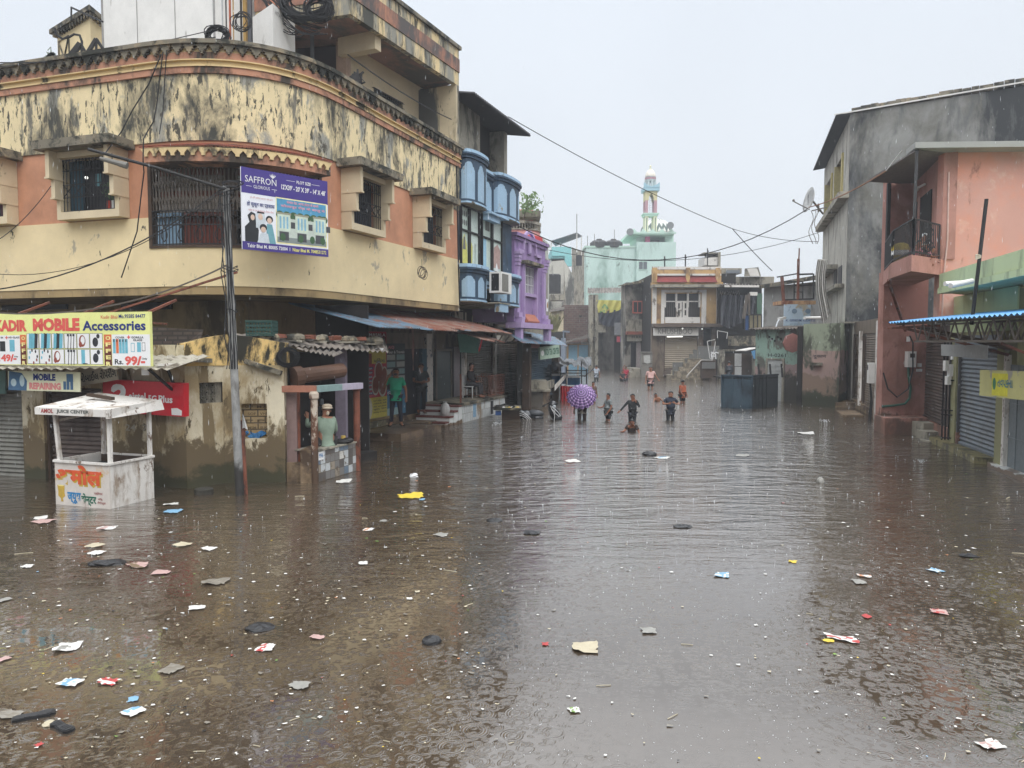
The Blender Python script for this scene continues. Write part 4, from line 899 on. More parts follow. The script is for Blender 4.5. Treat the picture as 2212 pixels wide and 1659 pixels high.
def cloth(q):
 q.grid(lambda i,j:A(527+44*i+5*sin(j*3),933+(18*j)*(.45+.55*sin(i*3.1))-3*sin(i*9),14.0-.03*sin(i*20+j*3)),16,5)
item('blue_cloth',cloth,cl('wet_blue_cloth',60, 116,164),'blue wet cloth hanging on the sill of the bricked up opening','cloth')
def wbag(q):q.grid(lambda i,j:A(523.5+(3+9*j)*i,896+30*j-2*sin(i*5),12.7+.03*sin(i*7)),6,6)
item('white_bag',wbag,cl('thin_white_plastic',190,190,188),'white plastic bag hanging from the pole','plastic bag')
item('wall_plaque',lambda q:(q.hexa([A(599,914,13.95),A(618,918,13.95),A(618,918,14.0),A(599,914,14.0),A(600,903,13.95),A(619,908,13.95),A(619,908,14.0),A(600,903,14.0)])),cl('plaque_buff',186,176,156),'small buff name plaque on the stained wall beside the stall','plaque')
a3=A(440,1054,12.95)
item('water_drum',lambda q:q.lathe([(.15,0),(.155,.1),(.16,.32),(.15,.33)],(a3.x,a3.y,-.25),16),cl('dark_drum',60,58,52),'dark half sunken drum at the foot of the stained wall','drum')
mb=MB();c0=A(622,772,13.9)
for k in range(9):r=.13+.012*k;mb.tube([c0+Vector((r*cos(i*pi/8),.02*sin(k+i),r*.85*sin(i*pi/8)))for i in range(17)],.007,4)
ob('cable_coil',mb,m_cable,label='coil of black cable hanging in front of the stall fascia',cat='cable coil')
#  arcade shops under the yellow building
SHP=thing('arcade_shops','dim row of shop fronts under the overhang behind the man in green','building',Wg.P(Wg.S(900,880),0,.2))
g=lambda u,v=880:Wg.S(u,v)
zbase=.32
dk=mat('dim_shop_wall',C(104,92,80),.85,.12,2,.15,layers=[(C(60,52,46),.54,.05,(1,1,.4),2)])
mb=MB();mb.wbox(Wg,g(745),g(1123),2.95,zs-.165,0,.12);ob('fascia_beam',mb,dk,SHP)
mb=MB();mb.wbox(Wg,g(745),g(768),-.4,2.95,0,.15);ob('pillar',mb,cl('lilac_grey_pillar',112,104,108),SHP)
mb=MB();mb.wbox(Wg,g(768),g(827),-.4,zbase,0,.12);ob('plinth',mb,mat('mossy_plinth',C(128,118,88),.8, .14,2,.2,layers=[(C(70,66,44),.52,.06,(1,1,1),2)]), SHP)
mb=MB();mb.wbox(Wg,g(827),g(916),-.4,zbase,0,.05);ob('plinth',mb,m_plinth,SHP)
mb=MB();mb.wbox(Wg,g(829),g(914),2.45,2.95,0,.06);ob('shutter_box',mb,m_shut_br,SHP)
mb=MB();mb.wbox(Wg,g(871),g(914),zbase,2.45,0,.02);ob('doorway',mb,cl('doorway_dark',30,28,34),SHP)
mb=MB();mb.wbox(Wg,g(905),g(915),zbase,2.45,.0,.14);ob('door_jamb',mb,cl('teal_door_paint', 44,76,92),SHP)
mb=MB();mb.wbox(Wg,g(916),g(929),.2,2.95,0,.12);ob('pillar',mb,mat('poster_covered_pillar',C(186,180,172),.7,.1,3,.1,layers=[(C(90,96,104),.58,.02,(1,1,.8),7),(C(110,130,160),.63,.01,(1,1,1),5)]),SHP)
mb=MB();mb.wbox(Wg,g(916),g(1003),-.4,.62,.0,.35);ob('tiled_base',mb,m_wtile,SHP)
mb=MB();mb.wbox(Wg, g(930),g(964),.64,2.35,.0,.2);sw_=ob('show_window',mb,cl('window_dark_glass',62,70,70,.25),SHP)
mb=MB()
for(a,b,c_,d)in((930,931.5,.64,2.4), (962.5,964.5,.64,2.4)):mb.wbox(Wg,g(a),g(b),c_,d,.19,.235)
mb.wbox(Wg,g(929),g(965),.62,.68,.19,.24);mb.wbox(Wg,g(929), g(965),2.35,2.42,.19,.24);ob('window_frame',mb,m_grille,sw_)
mb=MB();mb.wbox(Wg,g(964),g(998),.62,2.5,-.0,.01);mb.cur=1;mb.wbox(Wg,g(980),g(992),.62,2.5,.01,.03);ob('doorway',mb,[cl('doorway_dark',30,28,34),cl('pale_inner_door',150,142,146)],SHP)
mb=MB();mb.wbox(Wg,g(996.5),g(1002),.55, 2.95,.0,.14);ob('pillar',mb,m_wpaint,SHP)
shutter(Wg,g(1004),g(1058),.72,3.0,.06,m_shut_gr,SHP,label='large grey roller shutter above the white tiled platform')
mb=MB();mb.wbox(Wg,g(1059.5),g(1064),.2, 3.2,.0,.2);ob('pillar',mb,m_wpaint,SHP)
shutter(Wg,g(1066),g(1117),-.3, 2.75,.03,m_shut_br,SHP,label='brown roller shutter standing in the water beyond the platform')
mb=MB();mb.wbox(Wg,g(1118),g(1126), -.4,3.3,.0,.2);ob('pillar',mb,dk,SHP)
M=Wg.frame(g(769),0,.16);L=g(826)-g(769)
MB_=thing('menu_board','tall red and yellow menu board with plates of food beside the man in green','menu board',Wg.P(g(797),zbase,.14))
z0,z1=Wg.Z(800,905,.16),Wg.Z(800,716,.16)
mb=MB(M);mb.box(0,L,z0,z1,-.04,0);ob('board',mb,cl('board_red',176,52,62),MB_)
mb=MB();hz=z1-z0;q=lambda x0,a,x1,b,c_,d=.003:(setattr(mb,'cur',c_),mb.rect(M,x0*L,z0+hz*(1-b),(x1-x0)*L,hz*(b-a),d))
q(0,.18,.97,.37,0);q(.03,.25,.42,.37,3,.005);q(0,.76,1,1,0);q(0.02,.02,.98,.17,4);q(.1,.06,.5,.15, 1,.005)
for i in range(7):q(.02,.405+.048*i,.47-.03*(i%3),.435+.048*i,2,.005)
for x,y,r in((.68,.47,.17),(.9,.5,.12),(.55,.62,.15),(.82,.63,.17)):mb.cur=1;mb.disc(M,x*L,z0+hz*(1-y),r*L,r*L*1.35,.006);mb.cur=3;mb.disc(M,x*L, z0+hz*(1-y),r*L*.8,r*L*1.1,.008)
mb.cur=1;mb.disc(M,.22*L,z0+hz*.12,.2*L,.25*L,.006);mb.cur=5;mb.disc(M,.22*L,z0+hz*.12,.16*L,.2*L,.008)
ob('printed_pictures',mb,[cl('menu_yellow',200,186,82),cl('plate_white',190,186,170),cl('menu_navy',44,42,84),cl('curry_brown',128,66,44),cl('dark_red_print',110,40,44),cl('rice_white',200,196,176)],MB_)
mb=MB();tx=lambda s_,x0,b,x1,a,c_=0:(setattr(mb,'cur',c_),mb.text(s_,M,x0*L,z0+hz*(1-b),(x1-x0)*L,hz*(b-a),.02,.01))
tx('S.S. MASALA',.03,.055, .95,.02,1)
for i,s_ in enumerate(('ઓન ચિકન મસાલા','રેડ ચિકન મસાલા','બિરયાની મસાલા','ચિકન 65 મસાલા','બિરયાની ચાવલ','મટન મસાલા','ફ્રાય મસાલા')):tx(s_,.05,.432+.048*i,.42,.41+.048*i,1)
tx('મિલેગા.',.5,.36,.95,.31,2);tx('મટન ચના',.5,.24,.95,.20,2)
for i,s_ in enumerate(('મટન મંડા, દાળ','બિરયાની, દહીં','મીઠા, દાળ-ચાવલ','ચુલા, પાવ','ઉપવાસ ની ખમણ')):tx(s_,.45,.81+.034*i,.97,.79+.034*i,2)
ob('lettering',mb,[m_blk,m_sw,cl('menu_black',60,50,40)],MB_)
M=Wg.frame(g(828.5),0,.1);L=g(870)-g(828.5);z0,z1=Wg.Z(850,896,.1),Wg.Z(850,742,.1);hz=z1-z0
TBd=thing('service_board','tall dark board with pale service notices between the menu board and the doorway','board',Wg.P(g(850),zbase,.08))
mb=MB(M);mb.box(0,L,z0,z1,-.03,0);ob('board',mb,cl('board_charcoal',60,66,70),TBd)
mb=MB()
for i in range(4):
 for j in range(2):mb.cur=(i+j)%2;mb.rect(M,(.04+.5*j)*L,z0+hz*(.77-.1*i-.0),.42*L,hz*.075,.004)
mb.cur=2;mb.rect(M,0,z0,L,hz*.36,.004);mb.cur=1;mb.rect(M,.02*L,z0,L*.8,hz*.1,.006)
ob('notice',mb, [cl('notice_white',176,180,176),cl('notice_teal',140,168,170),cl('notice_blue',58,110,140)],TBd)
mb=MB();mb.text('Tour & Travels',M,.05*L,z0+hz*.86,L*.9,hz*.04,.02, .006);mb.text('G.I.A.',M,.05*L,z0+hz*.29,L*.5,hz*.045,.02,.008);mb.cur=1;mb.text('LAIQ',M,.02*L,z0+hz*.92,L*.4,hz*.05,.04,.006);ob('lettering',mb,[m_sw,cl('pink_letters',190,110,120)],TBd)
K1=Wg.P
PV=MB();pf=lambda u,v,z:G(u,v,z)
a,b=G(866,955),G(953,933);d_=(b-a).normalized();nrm=Vector((-d_.y,d_.x,0))
zt_=A(864, 938,a.y).z
PV.hexa([(a.x,a.y,-.5),(b.x,b.y,-.5),*[tuple((b+nrm*1.3)[:2])+(-.5,)],*[tuple((a+nrm*1.3)[:2])+(-.5,)],(a.x,a.y,zt_),(b.x,b.y, zt_),*[tuple((b+nrm*1.3)[:2])+(zt_,)],*[tuple((a+nrm*1.3)[:2])+(zt_,)]])
t=NT('wet_paving_slab');t2=brick_mat('wet_paving',C(120,104,84),C(100,84,68),C(58,46,36),1,0,bw=.3,rh=.3,rough=.35);
ob('kerb_slab',PV,mat('wet_brown_slab',C(112,94,76),.35,.14,2.5,.2,layers=[(C(62,48,38),.52,.06,(1,1,1),2)]),label='wet brown slab at the shop doorway rising just above the flood',cat='slab')
mb=MB();p_=[Wg.P(g(745),0,0),Wg.P(g(960),0,0),Wg.P(g(960),0,.95),Wg.P(g(745),0,.95)];zt2=zt_-.06
mb.prism([(p.x,p.y)for p in p_],-.5,zt2);p_=[Wg.P(g(745),0,.3),Wg.P(g(915),0,.3),Wg.P(g(915),0,.6),Wg.P(g(745),0,.6)]
ob('kerb',mb,m_plinth,label='long low muddy kerb running under the shop fronts',cat='kerb')
WPf=Wall([G(999.5,914).to_2d(),G(1091,889.8).to_2d()]);zp_=A(1011,870,G(1003,913).y).z
PL=thing('tiled_platform','white tiled shop platform with steps and a dark top slab','platform',WPf.P(1,0,-.5))
w_pf=1.35
mb=MB();mb.wbox(WPf,0,WPf.L,-.5,zp_-.09,-w_pf,0);base=ob('tiled_base',mb,brick_mat('white_wall_tile',C(214,216,214),C(196,200,200),C(150,146,138),1,atan2(-WPf.d[0].y,WPf.d[0].x),bw=.2,rh=.3,rough=.3,mort=.01,layers=[(C(130,112,90),.6,.04,(1,1,.6),2)]),PL)
mb=MB();mb.wbox(WPf,-.05,WPf.L+.05,zp_-.09,zp_,-w_pf,.06);ob('top_slab',mb,m_cop,PL)
for k in range(4):
 z=zp_-.02-(k+1)*zp_/4.2+.12;mb=MB();mb.wbox(WPf,-.28*(k+1),-.28*k-.002,-.5,z-.05,-1.28,-.04*k-.02);mb.cur=1;mb.wbox(WPf,-.28*(k+1)-.03,-.28*k,z-.05,z,-1.3,-.04*k);ob('step',mb,[m_wtile,cl('maroon_tread',110,62,54)],PL)
M=WPf.frame(.9,0,.004);mb=MB();mb.rect(M,0,.1,.28,.5,.002);ob('blue_poster',mb,cl('faded_blue_poster',130,160,184),PL);mb=MB();M=WPf.frame(2.6,0,.004);mb.rect(M,0,.05,.28,.48,.002);ob('dark_niche',mb,m_woodw,PL)
f_=WPf;zr0=zp_;r0,r1=WPf.L-1.75,WPf.L+.05
RLp=MB()
rail=[(r0,-.0),(r1,-.0),(r1,-1.0)]
def fence(mb,pts,z0,z1,gap=.1,w_=.014,r=.022):
 for a,b in zip(pts,pts[1:]):
  a,b=Vector(a),Vector(b);n=max(1,int((b-a).length/gap))
  for i in range(n+1):p=a.lerp(b,i/n);mb.bar((p.x,p.y,z0),(p.x,p.y,z1),w_ if i not in(0,n)else r)
  for z in(z0+.08,z1):mb.bar((a.x,a.y,z),(b.x,b.y,z),r)
fence(RLp,[WPf.P(r0,0,-.9).to_2d(),WPf.P(r0,0,-.05).to_2d(),WPf.P(r1,0,-.05).to_2d(),WPf.P(r1,0,-1.0).to_2d()],zp_,zp_+.78)
ob('iron_railing',RLp, m_rust,label='rusty iron railing on the far end of the white tiled platform',cat='railing')
mb=MB();mb.bar(WPf.P(.12,zp_,-.12),WPf.P(.12,zp_+.95,-.12),.06);ob('iron_post',mb,m_rust,label='short rusty post at the top of the platform steps',cat='post')
mb=MB();p=WPf.P(-.62,.28,-.35);mb.ball(p+Vector((0,0,.2)),.16,.15,.24,12,9);mb.lathe([(.07,.38),(.04,.44),(.08,.47)],p,9);ob('water_bag',mb,cl('pale_plastic',186,184,182,.4),label='bulging pale plastic sack on the tiled steps',cat='sack')
for k,(u,v)in enumerate(((975,858),(985,857),(997,856))):
 p=Wg.P(g(u),.69,.6);mb=MB(Matrix.Translation(p)@Matrix.Rotation(k,4,'Z'));mb.ball((0, 0,.02),.13,.045,.02);mb.bar((.03,-.04,.03),(.03,.04,.03),.02,.05);ob('sandal',mb,m_blk,label='dark sandal left at the edge of the shop platform',cat='sandal',group='sandals on the platform')
mb=MB()
for k in range(16):a=WPf.P(-.2+RN.uniform(0,0),0,0)
Wf=W1
def awn(name,label,Wx,a,b,n0,n1,za,zb_,m,nw,jag=.25):
 q=MB();q.sheet(Wx.P(a,za,n0),Wx.P(b,za,n0),Wx.P(b,zb_,n1),Wx.P(a,zb_,n1),nw=nw,amp=.02,jag=jag);return ob(name,q,m,label=label, cat='awning')
sa=W1.S(640,657,-.95);sa2=W1.S(822,708,1.15);sb=W1.S(1000,706,1.15)
za=zs-.22;zb2=W1.Z(822,708,1.15)
mid=sa2+2.6
AW=MB();AW.sheet(W1.P(sa2,za,-1.3),W1.P(mid,za,-1.3),W1.P(mid+.1,zb2,1.05),W1.P(sa2,zb2,1.15),nw=22,amp=.02,jag=.25)
ob('sheet_awning',AW,m_blueroof,label='blue painted rusting sheet awning above the man in green',cat='awning')
AW=MB();AW.sheet(W1.P(mid-.1,za+.03,-1.3),W1.P(S1e+1.6,za+.03,-1.3),W1.P(S1e+1.5,zb2+.0,1.0), W1.P(mid-.1,zb2+.04,.95),nw=44,amp=.02,jag=.35)
ob('sheet_awning',AW,m_rustroof,label='rusty corrugated sheet awning below the yellow overhang',cat='awning')
mb=MB();mb.sheet(W1.P(S1e-.6,zb2-.02,.3),W1.P(S1e+.9,zb2-.02,.3),W1.P(S1e+.7,zb2-.3,1.15),W1.P(S1e-.7, zb2-.2,.95),nw=12,amp=.02,jag=.3);ob('bent_sheet',mb,m_rustroof,label='loose bent roofing sheet drooping off the awning edge',cat='roofing sheet')
def strip(u0,v0,v1,w_,Wx,n,m,name,label):
 s=Wx.S(u0,v0, n);a,b=Wx.Z(u0,v0,n),Wx.Z(u0,v1,n);q=MB();q.grid(lambda i,j:Wx.P(s+w_*(i-.5)*(1-.5*j),a+(b-a)*j,n+.02*sin(j*9+i*4)),3,10);ob(name,q,m,label=label, cat=name.replace('_',' '))
strip(892,712,800,.12,Wg,1.0,cl('faded_pink_strip',150,116,110),'cloth_strip','faded pink cloth strip hanging from the awning in front of the doorway')
strip(935,712,790,.16,Wg,1.0,cl('grey_strip',130,128,124),'torn_streamer','torn grey streamer hanging over the show window')
mb=MB();mb.sheet(Wg.P(g(961),2.95,.5),Wg.P(g(998),2.95, .7),Wg.P(g(994),2.25,.75),Wg.P(g(964),2.3,.55),nw=10,amp=.02);ob('green_sheet',mb,cl('dark_green_shade',52,92,80),label='dark green shade sheet hanging over the seated man',cat='sheet')
mb=MB();pp=[Wg.P(g(999)-.02*i,2.75-.085*i+.004*i*i,.8-.01*i)for i in range(14)]
for i,p in enumerate(pp[:-1]):mb.quad(p+Vector((.035,0,0)),p+Vector((-.035,0,.02)),pp[i+1]+Vector((-.035,0, .01)),pp[i+1]+Vector((.03,0,0)))
ob('red_ribbon',mb,cl('bright_red_cloth',196, 44,56),label='bright red ribbon on the edge of the green shade',cat='ribbon')
p=Wg.P(g(985),0,.75);Wt=off(Wg,.5)
M=Wt.frame(Wt.S(978,690),Wt.Z(978,699),.05);L=Wt.S(1063,690)-Wt.S(978,690)
LS=thing('letter_sign','dark fascia sign with raised pale block letters above the rusty awning','shop sign',M.translation)
mb=MB(M);mb.box(-.2,L+.2,-.3,.55,-.06,0);ob('board',mb,cl('fascia_charcoal',66,66,64),LS)
mb=MB();mb.text('NILL',M,0,.0,L*.32,.42,.06,.03);mb.text('ONE',M,L*.40,.0,L*.27,.40,.06,.03);mb.text('IIII',M,L*.73, .0,L*.24,.42,.05,.03);mb.text('Gents Collection',M,-.15,.47,L*.25,.06,0,.01);ob('lettering',mb,cl('pale_letters',170,164,148),LS)
#  blue house
W2=Wall([RE,RE+RD*14]);z2=W2
bl0,bl1=.03,W2.S(1109,500)
BHs=thing('blue_house','narrow blue house with rounded scalloped balconies and a corrugated roof','house',W2.P(2.4,0,-1))
m_bl=mat('dark_blue_paint',C(52,74,96),.6,.08,2,.1,layers=[(C(40,52,62),.58,.06,(1,1,.5),2)])
m_lb=mat('pale_blue_panel',C(150,178,200),.6,.05,2,.05,layers=[(C(140,128,104),.61,.02,(1,1,.7), 2.2)])
m_lbt=mat('pale_blue_trim',C(160,190,214),.65,.06,2,.1,layers=[(C(96,92,84),.60,.03,(1,1,.6),4)])
zb0,zb1=W2.Z(1000,650), W2.Z(1000,575);zu0,zu1=W2.Z(1000,440),W2.Z(1000,330)
print('blue', zb0,zb1,zu0,zu1,'bl1',bl1)
mb=MB();mb.wbox(W2,bl0,bl1,zb0,zu1,-1.3,-.4);ob('wall',mb,m_bl,BHs)
mb=MB();mb.wbox(W2,bl0+.02,bl1-.05, zb1,zu0,-.4,-.05);ob('middle_storey',mb,m_bl,BHs)
ws=[(bl0+.06,bl0+.68), (bl0+.72,bl0+1.5),(bl0+1.7,bl0+2.55),(bl0+2.6,bl0+3.5)]
pcs=[cl('glass_pale_green',190,206,196,.3),cl('glass_pale',200,214,206,.3)]
c_y=cl('poster_yellow',204,200, 110);c_g=cl('poster_grey',110,112,110);c_p=cl('poster_rose',176,148,140)
for k,(a,b)in enumerate(ws):
 f=MB();zmid=zb1+.1+(zu0-zb1)*.52
 for x in(a,b-.05):f.wbox(W2,x,x+.05,zb1+.03,zu0-.02,-.06,.03)
 f.wbox(W2,a+.05,b-.05,zmid,zmid+.05,-.06,.03);f.wbox(W2,a+.05,b-.05,zb1+.03,zb1+.09,-.06,.03);f.wbox(W2,a+.05,b-.05,zu0-.07,zu0-.02,-.06,.03)
 wo=ob('window',f,m_blk,BHs);p=MB();p.wbox(W2,a+.05, b-.05,zb1+.05,zu0-.05,-.05,-.03);ob('pane',p,pcs[k%2],wo)
 M=W2.frame(a+.06,zb1+.1,-.025);p=MB();w_=b-a-.12;h=zmid-zb1-.12
 if k==0:p.cur=0;p.shape(M,[(0,0),(w_,0),(w_*.9,h*.6),(w_*.5,h*.95),(w_*.2,h*.7)]);p.cur=1;p.shape(M,[(w_*.25,h*.45),(w_*.7,h*.45),(w_*.6,h*.85),(w_*.4,h*.85)],.005)
 if k==1:p.cur=0;p.shape(M,[(w_*.1,.05),(w_*.3,.05),(w_*.35,h*.6),(w_*.2,h*.75),(w_*.1, h*.6)]);p.cur=1;p.shape(M,[(w_*.6,.05),(w_*.64,.05), (w_*.68,h*.7),(w_*.6,h*.75)])
 if k==2:p.cur=3;p.rect(M,0,0,w_*.5,h,.003);p.cur=1;p.rect(M,w_*.4,h*1.3,w_*.5,h*.5)
 if k==3:p.cur=2;p.shape(M,[(w_*.1,h*.1),(w_*.9,h*.1),(w_*.95,h*.75),(w_*.6,h*.95),(w_*.2,h*.8)]);p.cur=4;p.shape(M,[(w_*.3,0),(w_*.7,0), (w_*.5,h*.3)],.005)
 if k==0:
  p.cur=1
  for i in range(3):
   for j in range(3):p.disc(M,w_*(.2+.3*i),h*(1.3+.28*j),w_*.12,h*.1,.003,8)
 ob('poster',p,[c_y,c_g,c_p,cl('poster_blue',150,190,214),m_sw],wo)
def bay(a,b,z0,z1,nm,k,flatp=False):
 c=(a+b)/2;r=(b-a)/2;N=10;dep=.4
 pts=[W2.P(c-r*cos(pi*i/N),0,-.05+dep*(sin(pi*i/N)**.42)).to_2d()for i in range(N+1)]
 if flatp:pts=[W2.P(a,0,.04).to_2d(), W2.P(b,0,.04).to_2d()]
 Wb=Wall(pts);q=MB();q.wbox(Wb, 0,Wb.L,z0+.06,z1-.2,-.1,0);o=ob('balcony',q,m_bl,BHs,label=nm)
 q=MB();q.wbox(Wb,0,Wb.L,z1-.19,z1-.10,-.1,.05);q.wbox(Wb,0,Wb.L,z1-.10,z1-.04,-.1,.10);q.cur=1;q.wbox(Wb,0, Wb.L,z1-.04,z1+.06,-.15,.08);q.wbox(Wb,0,Wb.L,z0,z0+.05, -.1,.03);ob('moulding',q,[m_bl,m_lbt],o)
 q=MB();fl=[tuple(p)for p in pts]+[tuple(W2.P(b,0,-.45).to_2d()),tuple(W2.P(a,0,-.45).to_2d())];q.prism(fl,z0-.03,z0);q.prism(fl,z1-.05,z1-.045);ob('balcony_floor',q,m_con,o)
 n=3 if not flatp else 1
 for i in range(n):
  s0=Wb.L*(i+.13)/n;s1=Wb.L*(i+.87)/n;w_=s1-s0;zt=z1-.3;zb_=z0+.12;N2=12
  prof=[(0,.78),(.06,.80),(.1, .86),(.2,.88),(.25,.95),(.4,1.0),(.6,1.0),(.75,.95),(.8, .88),(.9,.86),(.94,.80),(1,.78)]
  q=MB()
  for(x0_,y0_),(x1_,y1_)in zip(prof,prof[1:]):
   q.quad(Wb.P(s0+w_*x0_,zb_, .013),Wb.P(s0+w_*x1_,zb_,.013),Wb.P(s0+w_*x1_,zb_+(zt-zb_)*y1_,.013),Wb.P(s0+w_*x0_,zb_+(zt-zb_)*y0_,.013))
  ob('arched_panel',q,m_lb,o)
e1=bl0+.02;
bay(e1,e1+1.55,zu0,zu1,'upper left rounded balcony',0);bay(e1+1.6,e1+2.5,zu0-.02,zu1-.2,'upper middle balcony panel',0,True);bay(e1+2.55,bl1+.05,zu0-.0,zu1-.15,'upper right rounded balcony',0)
bay(e1,e1+1.55,zb0,zb1,'lower left rounded balcony',0);bay(e1+2.55,bl1+.05,zb0,zb1-.02,'lower right rounded balcony',0);bay(e1+1.6,e1+2.5,zb0+.5,zb1-.01,'lower middle balcony panel',0,True)
mb=MB();a=W2.P(e1+1.6,0,.5);mb.wbox(W2,e1+1.5,e1+2.55,zb0-.02,zb0+.02,-.2,.65);mb.cur=1;mb.wbox(W2,e1+1.65,e1+2.45,zb0-.28,zb0-.02,.45, .62);ob('hanging_panel',mb,[m_con,m_lb],BHs)
mb=MB();mb.wbox(W2,e1+1.55,e1+2.55,zu0-.28,zu0-.1,.1,.3);mb.wbox(W2,e1+1.5,e1+3.05,zu0-.1,zu0-.04,.1,.42);ob('moulding',mb,m_lbt,BHs)
AC=thing('air_conditioner','white outdoor air conditioner on the lower balcony of the blue house','air conditioner',W2.P(e1+2.3,zb0+.32,.7))
mb=MB();s0=e1+1.45;mb.wbox(W2,s0,s0+.95,zb0+.32,zb0+.98,.35,.75);ob('casing',mb,m_white,AC)
mb=MB();mb.wbox(W2,s0+.08,s0+.62,zb0+.38,zb0+.92,.75,.765);ob('fan_grille',mb,cl('ac_grille_grey',120,118,112),AC)
M=W2.frame(s0,zb0+.32,.35);mb=MB();mb.quad(W2.P(s0-.004,zb0+.38, .42),W2.P(s0-.004,zb0+.38,.68),W2.P(s0-.004,zb0+.92,.68),W2.P(s0-.004,zb0+.92,.42));ob('side_opening',mb,m_woodw,AC)
zr1=W2.Z(1000,208)
mb=MB();a_,b_=bl0+.9,bl0+3.0;mb.wbox(W2,bl0+.65,bl0+2.4,zu1-.3,zr1+.1,-.6,-.35);ob('cement_wall',mb,m_con,BHs);mb=MB();mb.wbox(W2,bl0,bl1-.3,zu1-.3,zr1+.15,-1.6,-.75);ob('dark_room',mb,m_dark,BHs)
mb=MB();mb.wbox(W2,bl1-.4,bl1-.1,zu1-.3,zr1+.05,-1.0,-.2);mb.wbox(W2,bl0+.02, bl0+.12,zu1-.3,zr1,-2.4,-.5);ob('pillar',mb,m_con,BHs)
ra,rb,rc_,rd=A(993,205,22.9),A(1035,200,22.5),A(1143,301,26.5),A(1095,290,28.5)
mb=MB();mb.sheet(W2.P(bl0-.05,zr1+.5,-2.8),W2.P(bl1+.15,zr1+.5,-2.8),W2.P(bl1+.1,zr1-.05,.62),W2.P(bl0-.05,zr1-.05,.5),nw=36,amp=.04,th=.02);ob('corrugated_roof',mb,cl('dark_roof_sheet',62,60,64),BHs)
#  purple house
pu0,pu1=W2.S(1108,560),W2.S(1178,560)
if pu0<bl1+.1:pu0=bl1+.1
PH=thing('purple_house','narrow purple house front with an arched moulding and a tall barred window','house',W2.P((pu0+pu1)/2,0,-1))
m_pu=mat('purple_paint',C(146,122,166),.7,.07,2,.15,layers=[(C(110,92,130),.6,.05,(1,1,.4),2)]);m_pl=mat('light_purple_trim',C(172,150,190),.7,.06,3,.1)
zp0,zp1=W2.Z(1140,697),W2.Z(1110,503);Lp=pu1-pu0;n_=.0
w0,w1=W2.S(1129,600),W2.S(1154,600);wz0,wz1=W2.Z(1135,633),W2.Z(1135,575)
mb=MB();mb.panel(W2,pu0,pu1,zp0,zp1,0,-.3,[(w0,w1,wz0,wz1)]);mb.wbox(W2,pu0,pu1,zp0,zp1-.1,-3,-.4);ob('wall',mb,m_pu,PH)
mb=MB();mb.wbox(W2,pu0-.05,pu1+.08,zp1-.08,zp1+.04,-.3,.14);mb.wbox(W2,pu0-.02,pu1+.05,zp1-.2,zp1-.1,-.3,.07);ob('cornice',mb,m_pu,PH)
c=(w0+w1)/2;zm=wz1+.22;r=Lp*.2
pts=[(c-Lp*.36,zm),(c-Lp*.36,zm+.28),(c-r,zm+.28)]+[(c+r*cos(pi-pi*i/10), zm+.36+r*1.0*sin(pi*i/10))for i in range(11)]+[(c+r,zm+.28),(c+Lp*.36,zm+.28),(c+Lp*.36,zm)]
mb=MB()
for a,b in zip(pts,pts[1:]):mb.bar(W2.P(a[0],a[1],.04),W2.P(b[0],b[1],.04),.1,.1)
ob('arch_moulding',mb,m_pl,PH)
mb=MB();mb.wbox(W2,c-.2,c+.2,zm+.25,zm+.7,0,.06);mb.cur=1;mb.wbox(W2,c-.12,c+.12,zm+.31,zm+.64,.06,.08);ob('name_plaque',mb,[m_pu, m_pl],PH)
mb=MB();mb.wbox(W2,w0-.25,w1+.3,wz1+.05,wz1+.17,0,.3);ob('window_canopy',mb,m_cop,PH)
mb=MB()
for s_ in(w0-.12,w1+.02):mb.wbox(W2,s_,s_+.1,zp0+.1,wz1+.04,0,.12)
mb.wbox(W2,w0-.02, w1+.02,wz0-.12,wz0,-.1,.1)
wf=ob('window_frame',mb,m_pl,PH);mb=MB()
for i in range(9):x=w0+(w1-w0)*i/8;mb.bar(W2.P(x,wz0,-.05),W2.P(x,wz1,-.05),.025)
for i in range(4):z=wz0+(wz1-wz0)*i/3;mb.bar(W2.P(w0,z,-.04),W2.P(w1,z,-.04), .02)
ob('window_bars',mb,m_sw,wf);mb=MB();mb.wbox(W2,w0,w1,wz0,wz1,-.28,-.25);ob('pane',mb,cl('mauve_dim',100,92,104),wf)
for sg,s_ in((-1,pu0+.12),(1,pu1-.42)):
 mb=MB();mb.wbox(W2,s_,s_+.28,zp0+.3,wz1-.2,0,.08)
 for k in range(5):mb.wbox(W2,s_+sg*.03*k,s_+.28+sg*.03*k,wz1-.19+.13*k,wz1-.08+.13*k,0,.09+.03*k)
 mb.wbox(W2,s_-.04,s_+.32,zp0+.18,zp0+.34,0,.16);mb.wbox(W2,s_-.0, s_+.30,zp0-.02,zp0+.18,0,.26);ob('pilaster',mb,m_pl,PH)
mb=MB();mb.wbox(W2,pu0-.1,pu1+.1,zp0-.22,zp0-.02,-.3,.3);mb.wbox(W2,pu0+.05, pu0+.3,zp0-.7,zp0-.22,0,.24);mb.wbox(W2,pu1-.25,pu1+.05,zp0-.7,zp0-.22,0,.24);ob('sill_beam',mb,m_pl,PH)
mb=MB();mb.hexa([W2.P(w0, zp0+.0,.0),W2.P(w1,zp0,.0),W2.P(w1,zp0,.22),W2.P(w0,zp0,.22),W2.P(w0,zp0+.32,0.02),W2.P(w1,zp0+.32,.02),W2.P(w1,zp0+.05,.23),W2.P(w0,zp0+.05,.23)]);ob('tiled_sill',mb,cl('orange_tile',166,104,84),PH)
